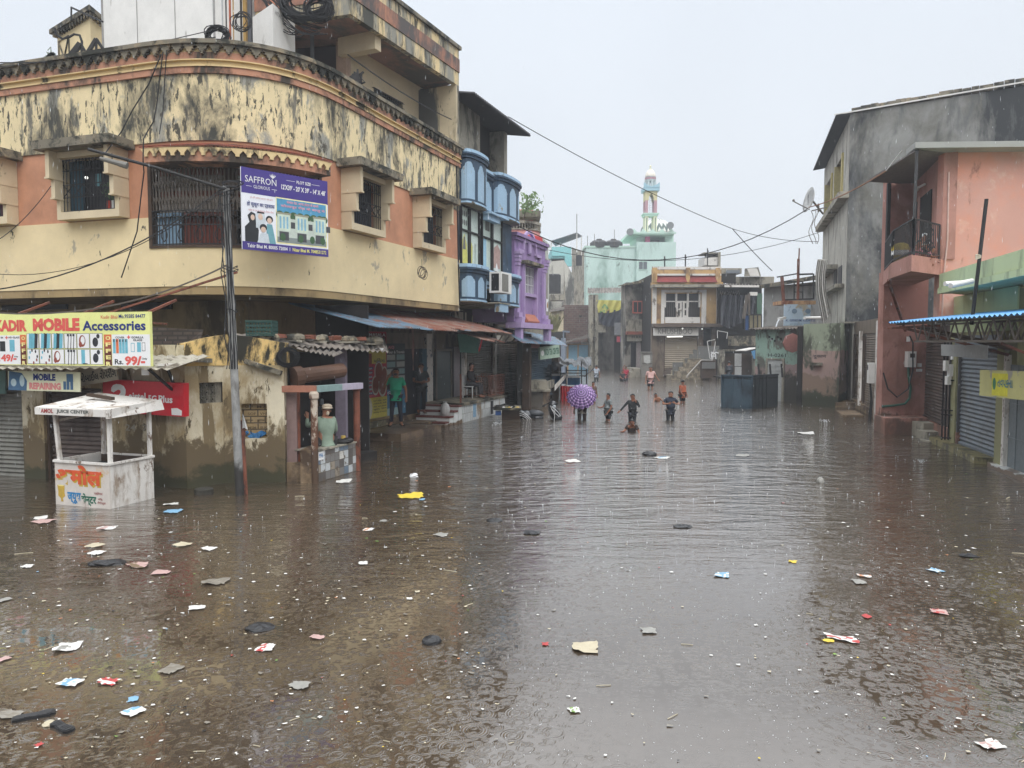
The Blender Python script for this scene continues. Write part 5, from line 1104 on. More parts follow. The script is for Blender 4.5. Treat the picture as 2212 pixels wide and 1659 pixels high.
mb=MB();mb.wbox(W2,pu1-.22,pu1-.02,wz1-1.6,wz1-1.1,.1,.13);mb.cur=1;M=W2.frame(pu1-.12,wz1-1.35,.132);mb.disc(M,0,0,.07,.13);ob('wall_plaque',mb,[m_sw,cl('plaque_ochre',170,130,80)],PH)
mb=MB();mb.prism([tuple(W2.P(0.0,0,-2.25).to_2d()),tuple(W2.P(pu1,0,-2.25).to_2d()),tuple(W2.P(pu1,0,-5).to_2d()),tuple(W2.P(0,0,-5).to_2d())],-.5,zb0+.2)
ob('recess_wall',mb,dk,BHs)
mb=MB();mb.wbox(W2, 0,pu1,zb0-.02,zb0+.05,-2.3,-.3);ob('soffit',mb,m_con,BHs)
PT=thing('pink_terrace_house','pink house with a curved balustraded terrace behind the purple front','house',(0.0,31,0))
bx=lambda u0,v0,u1,v1,Y,D,q:q.hexa([A(u0,v1,Y),A(u1,v1,Y),A(u1,v1,Y)+Vector((0,D,0)),A(u0,v1,Y)+Vector((0,D,0)),A(u0,v0,Y),A(u1,v0, Y),A(u1,v0,Y)+Vector((0,D,0)),A(u0,v0,Y)+Vector((0,D,0))])
c0=A(1112,540,33);cyl=lambda v:A(1108,v,33).z
Rr=1.0
mb=MB();
for z0,z1,r,m in((cyl(540),cyl(518),Rr,3),(cyl(518),cyl(508),Rr+.12,1),(cyl(508),cyl(496),Rr, 0),(cyl(482),cyl(476),Rr+.05,2),(cyl(496),cyl(493),Rr+.05, 2)):
 mb.cur=m;mb.lathe([(r,z0),(r,z1)],(c0.x+.15,c0.y+1,0),24)
mb.cur=2
for i in range(26):a=-pi*i/25;mb.bar((c0.x+.15+Rr*cos(a),c0.y+1+Rr*sin(a),cyl(496)),(c0.x+.15+Rr*cos(a),c0.y+1+Rr*sin(a),cyl(480)), .05)
ob('rounded_terrace',mb,[cl('terrace_pink',214,160,154),cl('terrace_red',200,70,76),m_con,m_cream],PT)
Wl=Wall([A(1136,500,33.4).to_2d(),A(1186,540,41).to_2d()])
zl0=Wl.Z(1132,510);zl1=Wl.Z(1132,478)
mb=MB();mb.wbox(Wl,0,Wl.L,zl0-2.4,zl0-.3,-.3,0);mb.wbox(Wl,0,Wl.L,zl0-.3, zl0-.15,-.2,.1);mb.wbox(Wl,0,Wl.L,zl1-.12,zl1,-.15,.08)
for i in range(int(Wl.L/.3)):s_=i*.3+.1;mb.wbox(Wl,s_,s_+.13, zl0-.15,zl1-.12,-.1,.0)
ob('long_balustrade',mb,mat('stained_white_balustrade',C(196,200,192),.8, .1,2,.1,layers=[(C(110,108,100),.56,.05,(1,1,.5),2)]), PT)
mb=MB();bx(1100,452,1152,480,35.5,2,mb);mb.cur=1;bx(1120,455,1168,468,34.5,2.5,mb);ob('upper_room',mb,[cl('terrace_pink',214,160,154),m_con],PT)
mb=MB();mb.prism([(c0.x-.6,34),(c0.x+1.2,34.5),(2.1,42),(-1,42)],-.5,zl0-.35);ob('wall',mb,m_con,PT)
mb=MB();p=A(1130,470,34)
for _ in range(170):c_=p+Vector((RN.gauss(.3,.28),RN.gauss(0,.25),.2+RN.random()*.85));e_=Vector((RN.gauss(0,.07),RN.gauss(0,.05),RN.gauss(0,.05)));f_=Vector((RN.gauss(0,.04),0,.05));mb.quad(c_-e_,c_+f_,c_+e_,c_-f_)
PTt=thing('roof_plant','leafy shrub growing on the terrace of the pink house','shrub',p);ob('foliage',mb,flat('roof_leaves',C(116,140,96)),PTt);mb=MB();mb.tube([p-Vector((0,0,.3)),p+Vector((.1,0,.3)),p+Vector((.3,0,.8))], .03,6,r1=.01);mb.tube([p+Vector((.1,0,.3)),p+Vector((.5,0, .6))],.015,5);ob('stem',mb,m_darkb,PTt)
#  helpers for frontal houses
def fbox(q,u0,v0,u1,v1,Y,D=1.0,zbot=None):
 a=A(u0,v0,Y);b=A(u1,v1,Y);q.box(a.x,b.x,Y,Y+D,b.z if zbot is None else zbot,a.z)
def FW(u0,u1,Y,Y1=None):
 a=A(u0,740,Y);b=A(u1,740,Y1 or Y);return Wall([a.to_2d(),b.to_2d()])
def part(name,parent,m,fn,label=None,smooth=False):q=MB();fn(q);return ob(name,q,m,parent,label=label,smooth=smooth)
def solo(name,m,fn,label,cat,group=None,smooth=False):q=MB();fn(q);return ob(name,q,m,label=label,cat=cat,group=group,smooth=smooth)
def barred(W,u0,v0,u1,v1,parent,frame_m,pane_m,n=0,out=.0,fw=.06,mull=0,name='window'):
 s0,z1=W.sz(u0,v0);s1,z0=W.sz(u1,v1);f=MB()
 f.wbox(W,s0,s0+fw,z0,z1,-.04,out+.04);f.wbox(W,s1-fw,s1,z0,z1,-.04,out+.04);f.wbox(W,s0+fw,s1-fw,z0,z0+fw,-.04,out+.04);f.wbox(W,s0+fw,s1-fw,z1-fw,z1,-.04,out+.04)
 for i in range(mull):x=s0+(s1-s0)*(i+1)/(mull+1);f.wbox(W,x-.03,x+.03,z0+fw,z1-fw,-.04,out+.035)
 for i in range(n):x=s0+(s1-s0)*(i+.5)/n;f.bar(W.P(x,z0,out+.02),W.P(x,z1,out+.02),.02)
 o=ob(name,f,frame_m,parent);p=MB();p.wbox(W,s0+.01, s1-.01,z0+.01,z1-.01,-.02,out+.012);ob('pane',p,pane_m,o);return o
m_mint=mat('mint_green_plaster',C(184,208,200),.85,.05,.5,.1,layers=[(C(90,104,96),.64,.02,(1,1,.4),.9),(C(120,150,138),.6,.08,(1,1,.3),.35)])
m_mint2=flat('pale_mint_trim',C(186,214,200),.8)
MQ=thing('green_hall','pale mint green hall with roof tanks and a small tower room on its right end','building',A(1360,745,105))
W=FW(1265,1456,105);zg=lambda v:ZAT(v,105)
part('wall', MQ,m_mint,lambda q:(q.panel(W,0,W.S(1398),-1,W.Z(1300,532), 0,-14),q.panel(W,W.S(1372),W.L,-1,W.Z(1440,524),.5,-14)))
barred(W,1378,565,1397,583,MQ,m_mint2,cl('grey_shutter_pane',86,92,98),0, .55,mull=1)
part('balustrade_edge',MQ,m_mint2,lambda q:(q.wbox(W,-.2,W.S(1372),W.Z(1300,535),W.Z(1300,531),-14,.1)))
part('tower_room',MQ,m_mint2,lambda q:(fbox(q,1375,508,1392,530,106,6),fbox(q,1437,508,1455,530,106,6),fbox(q,1375,504,1455,510,105.2,7),fbox(q,1357,503,1456,508,104.5,9)))
part('balcony_void',MQ,m_dark,lambda q:fbox(q,1390,508,1440,530,110,.2));part('hung_cloth',MQ, cl('hung_pink',206,96,140),lambda q:fbox(q,1394,511,1404,525,105.5,.05))
def scal(q):
 W9=FW(1357,1457,104.3);pts=[(0,W9.Z(1360,505))]
 for i in range(5):
  a=W9.L*i/5;b=W9.L*(i+1)/5;z0=W9.Z(1360,504)
  for k in range(9):t_=k/8;pts.append((a+(b-a)*t_,z0+.55*(1-abs(2*t_-1))**2+.1))
 pts.append((W9.L,W9.Z(1360,505)));q.wpoly(W9,pts,0,.25)
part('scalloped_parapet',MQ,m_mint2,scal)
for k,u in enumerate((1294,1325)):
 p=A(u,532,106);solo('water_tank',m_blk,lambda q:q.lathe([(1.15,0),(1.3,.1),(1.3,.75),(.9,1.05),(.4, 1.15),(.4,1.3)],p-Vector((0,0,.3)),16),'black domed water tank on the green hall roof, '+('left' if k==0 else 'right')+' one of the pair','water tank','tanks on the green hall roof')
for k,(u,v)in enumerate(((1361,501),(1448, 487))):
 p=A(u,v,103.5);solo('loudspeaker',cl('speaker_grey',120,124,124),lambda q:q.tube([p+Vector((.5,2,0)),p+Vector((.2,.8,0)),p],.1, 12,r1=.5),'grey horn loudspeaker on the '+('left' if k==0 else 'right')+' of the tower parapet','loudspeaker','loudspeakers on the tower room')
Ym=108;pz=lambda v:ZAT(v,Ym);mx_=A(1406.5,500,Ym).x;my_=Ym+1;hw=(A(1420,500,Ym).x-A(1391,500,Ym).x)/2*.88
MN=thing('minaret','slender mosque minaret with a white dome, arched red and yellow stage and pale columns','minaret',(mx_,my_,pz(530)))
c_cr=cl('minaret_cream',214,214,186);c_rd=cl('minaret_red',172,132,140);c_bl=cl('minaret_blue',150,186,200);c_ye=cl('minaret_gold',196,186,140)
def colsq(q,v0,v1, k=.28):
 for sx in(-1,1):
  for sy in(-1,1):q.box(mx_+sx*hw-(k*hw*2 if sx>0 else 0),mx_+sx*hw+(k*hw*2 if sx<0 else 0),my_+sy*hw-(k*hw*2 if sy>0 else 0),my_+sy*hw+(k*hw*2 if sy<0 else 0),pz(v1),pz(v0))
part('lower_columns',MN,c_cr,lambda q:colsq(q,466,506));
part('dark_column_line',MN,cl('minaret_dark_green',66,84,80),lambda q:[q.box(mx_+sx*hw*.72-.06,mx_+sx*hw*.72+.06,my_-hw-.02, my_-hw+.05,pz(500),pz(470))for sx in(-1,1)])
part('middle_slab',MN,m_mint2,lambda q:(q.box(mx_-hw-.15,mx_+hw+.15,my_-hw-.15,my_+hw+.15,pz(466),pz(462)),q.box(mx_-hw-.3,mx_+hw+.3,my_-hw-.3,my_+hw+.3,pz(462),pz(460))))
part('red_columns',MN,c_rd,lambda q:colsq(q,432,460,.24))
def arch(q):
 a=[(mx_-hw*.42,pz(432)),(mx_-hw*.36,pz(424)),(mx_-hw*.15,pz(419)),(mx_,pz(416.5)),(mx_+hw*.15,pz(419)),(mx_+hw*.36,pz(424)),(mx_+hw*.42,pz(432))]
 o_=[(mx_-hw,pz(432))]+a+[(mx_+hw,pz(432)),(mx_+hw,pz(412)),(mx_-hw,pz(412))]
 for y0,y1 in((my_-hw,my_-hw+.3),(my_+hw-.3,my_+hw)):
  i0=[q.P((x,y0,z))for x,z in o_];i1=[q.P((x,y1,z))for x,z in o_];q.F(i0);q.F(i1[::-1])
  for i in range(len(o_)):j=(i+1)%len(o_);q.F((i0[i],i0[j],i1[j],i1[i]))
 q.box(mx_-hw,mx_-hw+.3,my_-hw+.3,my_+hw-.3,pz(432),pz(412));q.box(mx_+hw-.3,mx_+hw,my_-hw+.3,my_+hw-.3,pz(432),pz(412))
part('arched_stage',MN,c_ye,arch)
part('ladder',MN,cl('ladder_grey',150,160,176),lambda q:([q.bar((mx_+x,my_+.3,pz(462)),(mx_+x,my_+.3,pz(418)),.04)for x in(0,.45)],[q.bar((mx_,my_+.3,pz(460-5*i)),(mx_+.45,my_+.3,pz(460-5*i)),.03)for i in range(8)]))
part('blue_balcony',MN,c_bl,lambda q:q.box(mx_-hw-.3,mx_+hw+.3,my_-hw-.3,my_+hw+.3,pz(412),pz(404)))
def crescent(q):
 for sg in(-1,1):
  pts=[(0,pz(405)),(sg*(hw+.3),pz(405)),(sg*(hw+.3),pz(394)),(sg*hw*.7,pz(400)),(0,pz(403))]
  ys=my_-hw-.35;i0=[q.P((mx_+x,ys,z))for x,z in pts];i1=[q.P((mx_+x,ys+.15,z))for x,z in pts];q.F(i0);q.F(i1)
  for i in range(5):j=(i+1)%5;q.F((i0[i],i0[j],i1[j],i1[i]))
part('crescent_rail',MN, c_bl,crescent)
part('lantern',MN,cl('lantern_grey',176,190,190),lambda q:([q.lathe([(.22,pz(404)),(.22,pz(388))],(mx_+hw*.8*cos(a_),my_+hw*.8*sin(a_),0),6)for a_ in[k*pi/4+.2 for k in range(8)]],q.lathe([(hw*.93,pz(390)),(hw*1.0,pz(388)),(hw,pz(386.5))],(mx_,my_,0),20)))
def drum(q):
 q.cur=0;q.lathe([(hw*.9, pz(386.5)),(hw*.9,pz(380))],(mx_,my_,0),20);q.cur=1
 for k in range(10):a_=-pi*(k+.5)/10;c_=Vector((mx_+hw*.93*cos(a_),my_+hw*.93*sin(a_),pz(383.2)));t_=Vector((-sin(a_),cos(a_), 0))*.22;q.quad(c_-t_,c_-Vector((0,0,.22)),c_+t_,c_+Vector((0,0,.22)))
part('patterned_drum',MN,[c_bl,c_rd],drum)
part('dome',MN,cl('dome_cream',226,220,208),lambda q:(q.lathe([(hw*.9*cos(t_),pz(380)+hw*1.35*sin(t_))for t_ in[k*.15 for k in range(10)]],(mx_,my_,0),20), q.lathe([(hw*.48,pz(369.5)),(hw*.52,pz(368.5)),(.1,pz(367))],(mx_,my_,0),14)),smooth=True)
part('finial',MN,c_cr,lambda q:q.lathe([(.4,pz(368)),(.16,pz(366)),(.34,pz(364.5)),(.14,pz(363)),(.22,pz(361.5)),(.1,pz(360)),(.08,pz(357)),(.2,pz(356.5)),(.05, pz(353.5))],(mx_,my_,0),8))
t=NT('zigzag_dome_paint');g9=t.n('ShaderNodeTexCoord').outputs['Object'];s9=t.n('ShaderNodeSeparateXYZ');t.l(g9,s9.inputs[0])
an=t.math('ARCTAN2', s9.outputs['Y'],s9.outputs['X']);zz=t.math('PINGPONG',t.math('MULTIPLY',an,3.2),.5)
st_=t.math('FRACT',t.math('ADD',t.math('MULTIPLY',s9.outputs['Z'],.62),zz));t.l(t.mix(t.math('GREATER_THAN',st_,.5),C(222,222,214),C(64,84,78)), t.b.inputs['Base Color'])
zd=A(1426,505,112);DM=MB();rD=2.5;DM.lathe([(rD*cos(k*.14),rD*.95*sin(k*.14))for k in range(12)],zd+Vector((0,3,.35)),32)
ob('mosque_dome',DM,t.m,label='zigzag black and white dome behind the minaret',cat='dome',smooth=True)
TQ=thing('turquoise_house','turquoise and grey concrete house with a tilted frame of panels on its roof','house',A(1225,745,86))
W=FW(1178,1234,84)
part('upper_wall',TQ,cl('turquoise_paint',132,192,194),lambda q:(fbox(q,1192,533,1234,553,84,9),fbox(q,1192,553,1228,558,84.2,1),fbox(q,1220,553,1235,575,84,.6)))
part('side_wall',TQ,m_con,lambda q:q.hexa([A(1235,770,84),A(1262,770,90),A(1262,770,96),A(1235,770,96),A(1235,534,84),A(1262,545,90),A(1262, 545,96),A(1235,534,96)]))
part('void',TQ,m_dark,lambda q:fbox(q,1192, 553,1234,575,86,.3))
part('grey_wall',TQ,mat('streaked_grey_wall',C(186,184,174),.85,.08, .6,.1,layers=[(C(86,86,82),.52,.05,(1,1,.4),.4)]),lambda q:q.hexa([A(1172,790,80),A(1240,790,82),A(1240,790,84),A(1172,790,84),A(1172,566,80),A(1218,562,81),A(1240,600,82),A(1172, 566,84)]))
part('concrete_face',TQ,m_con,lambda q:q.hexa([A(1218,790,81),A(1262,790,84),A(1262,790,86),A(1218,790,84),A(1218,562,81),A(1262,632,84),A(1262,632,86),A(1218,562,84)]))
part('water_tank',TQ,m_blk, lambda q:q.lathe([(.75,0),(.75,1.9),(.6,2.0)],A(1196,634,78),12));part('tank_slab',TQ,m_con,lambda q:fbox(q,1190,636,1218,648,77,2.5))
part('window_opening',TQ,m_woodw,lambda q:fbox(q,1244,552,1257,574,86,.1))
PNL=thing('panel_frame','tilted frame of grey panels on thin posts over the turquoise house','panel frame',A(1222,530,86))
part('panels',PNL,cl('panel_grey',130,134,140),lambda q:(q.hexa([A(1190,521,84),A(1246,503,84),A(1258,511,89),A(1200,532, 89),A(1190,520,84),A(1246,502,84),A(1258,510,89),A(1200,531, 89)])))
for k,(u,v0,v1,Y)in enumerate(((1246,503,545,84.5), (1256,511,552,88),(1211,524,536,86),(1191,521,540,84.5))):part('post', PNL,m_white,lambda q:q.bar(A(u,v0,Y),A(u,v1,Y),.13))
BR_=thing('brick_house','dark bare brick house with a small square window','house',A(1300,790,80));W=FW(1217,1279,77)
m_brk=brick_mat('dark_red_brick', C(122,92,84),C(96,70,64),C(116,108,100),1,0,bw=.5,rh=.22,mort=.03)
part('wall',BR_,m_brk,lambda q:q.wbox(W,0,W.L,-.5,W.Z(1300,659),-6,0));barred(W,1250,680,1258,686,BR_,m_con,m_dark)
CR_=thing('cream_house','small cream house with a narrow window under a sheet roof','house',A(1230,770,78));W=FW(1189,1217,75)
part('wall',CR_,mat('pale_cream_wall',C(204,190,160),.8,.06,1,.1),lambda q:q.wbox(W,0,W.L, -.5,W.Z(1230,672),-4,0));part('sheet_roof',CR_,m_asb,lambda q:q.sheet(A(1187,668,77),A(1220,662,77),A(1219,668,74),A(1188,674,74),nw=12,amp=.05));barred(W,1205,682,1212,698,CR_,m_cream,m_dark)
part('dark_base',CR_,m_dark,lambda q:fbox(q,1150,716,1222,790,74,.8,-.4))
solo('roof_weeds',flat('dry_weeds',C(120, 118,84)),lambda q:[q.quad(*(lambda c_,d_:(c_-Vector((.05,0,0)),c_+Vector((.05,0,0)),c_+d_+Vector((.02,0,0)),c_+d_-Vector((.02,0,0))))(A(1168+RN.random()*36,718-RN.random()*10,60),Vector((RN.gauss(0,.25),RN.gauss(0,.2),.5+RN.random()*.8))))for _ in range(260)],'dry weeds growing on the roof edge beyond the purple house','weeds')
PO=A(1217,775,60);solo('utility_pole',cl('pole_blue_grey',120,130,144),lambda q:(q.lathe([(.2,-.5),(.2,A(1217,730,60).z)],(PO.x,PO.y,0),10),q.lathe([(.05,A(1217,730,60).z),(.05,A(1217,714,60).z)],(PO.x,PO.y,0),8),q.bar(A(1216,716,60),A(1230,717,59.5),.12)),'blue grey pole with a white tube lamp in front of the brick house','pole')
BD=thing('blue_door_shack','low shack with two faded blue doors beneath a ragged sheet roof','shack',A(1320,780, 74));W=FW(1221,1272,72)
part('wall',BD,m_con,lambda q:q.wbox(W,0, W.L,-.4,W.Z(1240,740),-3,0));c_bd=cl('faded_blue_door',122,164,188)
for(u0,u1)in((1228,1247),(1250,1270)):
 s0,s1=W.S(u0),W.S(u1);o=part('door',BD,c_bd,lambda q:q.wbox(W,s0,s1,-.3,W.Z(1240,745),0,.08));part('door_frame',BD,cl('ochre_frame',170,136,84),lambda q:(q.wbox(W,s0-.12,s0,-.3,W.Z(1240,742),0,.12),q.wbox(W,s0,s1,W.Z(1240,745),W.Z(1240,742),0,.12)))
part('sheet_roof',BD,m_asb,lambda q:q.sheet(A(1218,738,74),A(1273,722,74),A(1273,729,70.5),A(1218,741,70.5),nw=16,amp=.06,jag=.4))
part('wall_sign',BD,[cl('sign_off_white',190,190,184),c_blk], lambda q:(q.wbox(W,W.S(1255),W.S(1269),W.Z(1260,744),W.Z(1260,738),.1,.2),setattr(q,'cur',1),q.text('H KERALI',W.frame(W.S(1256),W.Z(1260,743),.21),0,0,.5,.16)))
TH=thing('tarp_house','dark unfinished house with a yellow and black tarpaulin over its balcony','house',A(1310,790,72))
part('wall',TH,mat('sooty_concrete',C(96,92,88),.85,.14,.8,.15,layers=[(C(48,46,44),.5,.06,(1,1,.5),.6)]),lambda q:(fbox(q,1272,700,1356,790,72.5,1,-.4),fbox(q,1278,650,1360,700,76,.6)))
u_=lambda x:1161+x*.5422*.5;
zx=lambda px,py,Y:A((2150+px/3.687)/1.8517,(900+py/3.687)/1.8517,Y)
part('upper_shed',TH,m_asb,lambda q:(q.sheet(zx(740,930,76),zx(1340,920,76),zx(1340,990,73),zx(740,1010,73),nw=14,amp=.06)))
part('concrete_pillar',TH,m_con,lambda q:(lambda a,b:q.box(a.x,b.x, 70.5,71.9,-.4,a.z))(zx(765,1030,71),zx(880,1500,71)))
for k,x in enumerate((765,845)):part('pillar_line',TH,m_con,lambda q:(lambda a:q.box(a.x,a.x+.3,70.1,70.5,-.4,a.z))(zx(x,1040,70.5)))
def tarp(q,P4,sag,nf,Y,amp):
 a,b,c_,d=P4
 q.smooth=True
 q.grid(lambda i,j:zx(*[(1-j)*((1-i)*a[k]+i*b[k])+j*((1-i)*d[k]+i*c_[k])+(sag*4*i*(1-i)*j if k==1 else 0)for k in(0,1)],Y+amp*sin(i*nf+j*5)),24,8)
part('yellow_tarpaulin',TH,mat('yellow_green_tarpaulin',C(186,180,96),.6,.06,.5,.05,layers=[(C(90,140,100),.58,.02,(1,1,1),.5),(C(160,110,76),.62, .03,(1,1,1),.4)]),lambda q:tarp(q,((865,1105),(1252,1112), (1250,1235),(895,1290)),30,22,70,.15))
part('black_tarpaulin',TH,flat('black_tarpaulin_sheet',C(58,62,72),.35),lambda q:tarp(q,((895,1290),(1250,1235),(1240,1400), (905,1420)),90,26,70.1,.15))
part('balcony_base',TH,m_con,lambda q:(lambda a,b:q.box(a.x,b.x,70.3,72,b.z,a.z))(zx(880,1470,70),zx(1010,1580,70)))
part('white_shirt_wall',TH,cl('pale_side_wall',170,174,176),lambda q:(lambda a, b:q.box(a.x,b.x,71,72,b.z,a.z))(zx(1254,1050,71),zx(1335,1380,71)))
part('balcony_bars',TH,cl('rail_grey',140,142,146),lambda q:[q.bar(zx(1140+15*i,1440,69.5),zx(1140+15*i,1620,69.5),.07)for i in range(12)])
part('doorway',TH,m_dark,lambda q:(lambda a,b:q.box(a.x,b.x,69.8,70.1,-.4,a.z))(zx(1130,1640,70),zx(1330,1900,70)))
part('round_meter',TH,m_asb,lambda q:(lambda a,b:q.box(a.x,b.x,69.9,70.1,b.z, a.z))(A(1282,735,69.8),A(1288,728,69.8)))
part('blue_sign',TH,[cl('blue_sign',66,84,150),cl('red_stripe',184,74,84)],lambda q:(lambda a,b:(q.box(a.x,b.x,69.5,69.6,b.z,a.z),setattr(q,'cur',1),q.box(a.x+.5,b.x-.2,69.45,69.5,b.z+.5,a.z-.5),q.box(a.x,a.x+.3,69.45,69.5,b.z,a.z)))(A(1332,727,69.6),A(1362,739,69.6)))
NG=thing('narrow_grey_house','narrow sooty grey house with a red framed window','house',A(1380,800,62));W=FW(1352,1408,62)
m_soot=mat('sooty_grey_plaster',C(142,136,126),.85,.1,.8,.15,layers=[(C(62,60,56),.5,.06, (1,1,.6),.7)])
part('wall',NG,m_soot,lambda q:(q.wbox(W,0,W.L,W.Z(1380,710),W.Z(1380,610),-3,0),q.wbox(W,0,W.L,-.4,W.Z(1380,710),-3,-.6)))
part('roof_slab',NG,m_cop,lambda q:q.hexa([A(1335,619,61.2),A(1408,607,61.2),A(1408,607,65),A(1335,619, 65),A(1335,617,61.2),A(1408,599,61.2),A(1408,599,65),A(1335,617, 65)]))
barred(W,1366,650,1388,677,NG,cl('red_window_frame',176,92,76),m_woodw,mull=1,out=.05,fw=.1)
part('diamond_relief',NG,m_con,lambda q:q.wpoly(W,[(W.S(1374),W.Z(1379,703)),(W.S(1379),W.Z(1379,710)),(W.S(1384),W.Z(1379,703)),(W.S(1379),W.Z(1379,695))],0,.08))
part('red_tile_edge',NG,m_tile,lambda q:q.wbox(W,0,W.L,W.Z(1380,723),W.Z(1380,716),-.2,.3));part('lower_band',NG,m_con,lambda q:q.wbox(W,0,W.L,W.Z(1380,716),W.Z(1380,690),0,.06))
part('cloth_sign',NG,[cl('grey_cloth_sign',150, 144,130),c_blk],lambda q:(q.wbox(W,.1,W.L-.05,W.Z(1380,737), W.Z(1380,723),-.05,.02),setattr(q,'cur',1),q.text('H RAJAB',W.frame(.5, W.Z(1380,732),.03),0,0,W.L*.6,.25)))
part('doorway',NG,m_woodw, lambda q:q.wbox(W,W.S(1365),W.S(1376),-.2,W.Z(1380,740), -.6,-.5));part('pink_wall',NG,cl('dirty_pink',168,156,154),lambda q:q.wbox(W,W.S(1377),W.S(1400),-.3,W.Z(1380,740),-.6,-.4))
CAB=thing('electric_cabinet','grey steel electric cabinet with a torn white notice before the grey house','cabinet',G(1395,815));q0_=G(1395,815).y
part('casing',CAB,cl('cabinet_grey', 120,116,110),lambda q:(fbox(q,1386,762,1409,815,q0_,.6,-.4),fbox(q, 1385,760,1410,762,q0_-.1,.8)))
part('notice',CAB,cl('torn_notice',176,176,172),lambda q:q.poly([A(1390,768,q0_-.02),A(1404,767,q0_-.02),A(1405,783,q0_-.02),A(1399,787,q0_-.02),A(1391,782,q0_-.02)]))
part('door_gap',CAB,m_blk,lambda q:fbox(q,1387,785,1408,786,q0_-.02,.03))
solo('concrete_steps',m_con,lambda q:(fbox(q,1366,796,1386,815,57,3,-.4),fbox(q,1362,804,1368,815,56.5,3,-.4)),'low concrete steps beside the electric cabinet','steps')
YK=57.0
KH=thing('perfume_shop','ochre and white two storey shop house with a wide window above a large shutter','shop building',A(1482,815,YK));W=FW(1408,1556,YK);S_=lambda u:W.S(u);Z_=lambda v:W.Z(1480,v)
m_och=mat('ochre_plaster',C(190,156,106),.85,.08,1,.15,layers=[(C(120,96,72), .56,.06,(1,1,.6),.8),(C(60,50,40),.66,.02,(1,1,1),1.2)]);m_wh=mat('weathered_white_trim',C(208,204,198),.8,.06,1.5,.1,layers=[(C(110, 100,92),.6,.03,(1,1,.5),1.5)])
win=(S_(1440),S_(1518), Z_(693),Z_(651.5))
win=(S_(1434),S_(1512),Z_(692),Z_(634))
part('upper_wall',KH,m_och,lambda q:q.panel(W,0,W.L,Z_(699),Z_(630)+.0+1.9,0,-.3,[win]));part('core',KH,m_dark,lambda q:q.wbox(W,.1,W.L-.1,-.4,Z_(590),-9,-.8))
part('white_trim',KH,m_wh,lambda q:(q.wbox(W,0,S_(1417),Z_(699),Z_(622),0,.08),q.wbox(W,S_(1546),W.L,Z_(699),Z_(622),0,.08),q.wbox(W,S_(1427),S_(1434),Z_(699), Z_(626),0,.1),q.wbox(W,S_(1514),S_(1524),Z_(699),Z_(626), 0,.1),q.wbox(W,S_(1434),S_(1514),Z_(632),Z_(626),0,.1)))
part('eave',KH,m_con,lambda q:q.wbox(W,-.1,W.L,Z_(622),Z_(616),-.3,.8))
part('parapet',KH,[m_och,m_wh,m_org],lambda q:(q.wbox(W,-.1, W.L,Z_(616),Z_(610.5),-.2,.5),q.wbox(W,-.05,W.L-.1,Z_(592),Z_(583),-.2,.3),setattr(q,'cur',1),q.wbox(W,0,W.L-.1,Z_(583),Z_(577),-.2,.33),q.wbox(W,0,W.L-.1,Z_(596),Z_(592),-.2,.33),setattr(q,'cur',0),[q.wbox(W,S_(u)-.15,S_(u)+.15,Z_(611),Z_(580),-.1,.55)for u in(1411,1481,1545)]))
for a,b in((1414,1478),(1484,1542)):part('tiled_eave',KH,mat('faded_red_tile',C(164,86,84),.8,.12,2,.1),lambda q:q.sheet(W.P(S_(a),Z_(595),.1),W.P(S_(b),Z_(595),.1),W.P(S_(b),Z_(611),.75),W.P(S_(a),Z_(611),.75),nw=26,amp=.04,th=.02))
wf=part('window',KH,m_wh, lambda q:([q.wbox(W,S_(u)-.06,S_(u)+.06,win[2]+1.0,win[3],-.2,.02)for u in(1436,1460,1485,1510)],q.wbox(W,win[0],win[1],Z_(652),Z_(650),-.2,.02),[q.wbox(W,S_(a),S_(b),Z_(684),Z_(652),-.1,.0)for a,b in((1460,1464),(1468,1472),(1474,1478),(1482,1486))],[q.wbox(W,S_(a),S_(b),Z_(v)-.06,Z_(v)+.06,-.1,.001)for a,b in((1460,1472),(1474,1486))for v in(653, 668,683)]))
part('pane',wf,m_woodw,lambda q:q.wbox(W,win[0],win[1],win[2],win[3],-.29,-.25));part('window_bars',wf,m_grille,lambda q:[q.bar(W.P(x,Z_(684),-.15),W.P(x,Z_(652),-.15),.03)for x in[win[0]+.15*i for i in range(19)]])
part('parapet_panel',KH,m_wh,lambda q:q.wbox(W,S_(1436),S_(1511),Z_(698),Z_(685),-.1,.06))
part('lintel', KH,cl('brown_lintel',92,80,70),lambda q:q.wbox(W,0,W.L-.1,Z_(707), Z_(699.5),-.2,.9));
for a,b,n in((0,S_(1435),-.1), (S_(1508),S_(1520),-.1),(S_(1538),W.L-.1,.1)):part('pillar',KH,m_shut_br,lambda q:q.wbox(W,a,b,-.4,Z_(707),-.5,n))
shutter(W, S_(1437),S_(1507),.1,Z_(726),-.2,mat('tan_roller_shutter',C(150,138,120),.5,.08,1,.05,layers=[(C(84,70,60),.5,.1,(1,1,1),1,1.4,.0)]),KH,pitch=.16)
part('side_passage',KH,m_woodw,lambda q:q.wbox(W,S_(1520),S_(1538),1.2,Z_(707),-.4,-.3))
sg_=part('sign_board',KH,m_wh,lambda q:q.wbox(W, S_(1410),S_(1505),Z_(725),Z_(709),.1,.5));M=W.frame(S_(1418),Z_(723),.52)
part('lettering',sg_,cl('sign_letter_grey',126,124,118),lambda q:(q.text('KHUSHBOO',M,0,.05,S_(1500)-S_(1418)-.3,.42,.0,.05),q.text('S.O.G',M,1.05,.5,.6,.12,.04,.05)))
part('lit_tube',KH,m_lamp,lambda q:q.bar(W.P(S_(1438),Z_(727.5),.45),W.P(S_(1471),Z_(727),.45),.08))
for u,v in((1470,710),(1512,711)):part('lit_lamp',KH,m_lamp,lambda q:q.ball(W.P(S_(u),Z_(v),.62),.05))
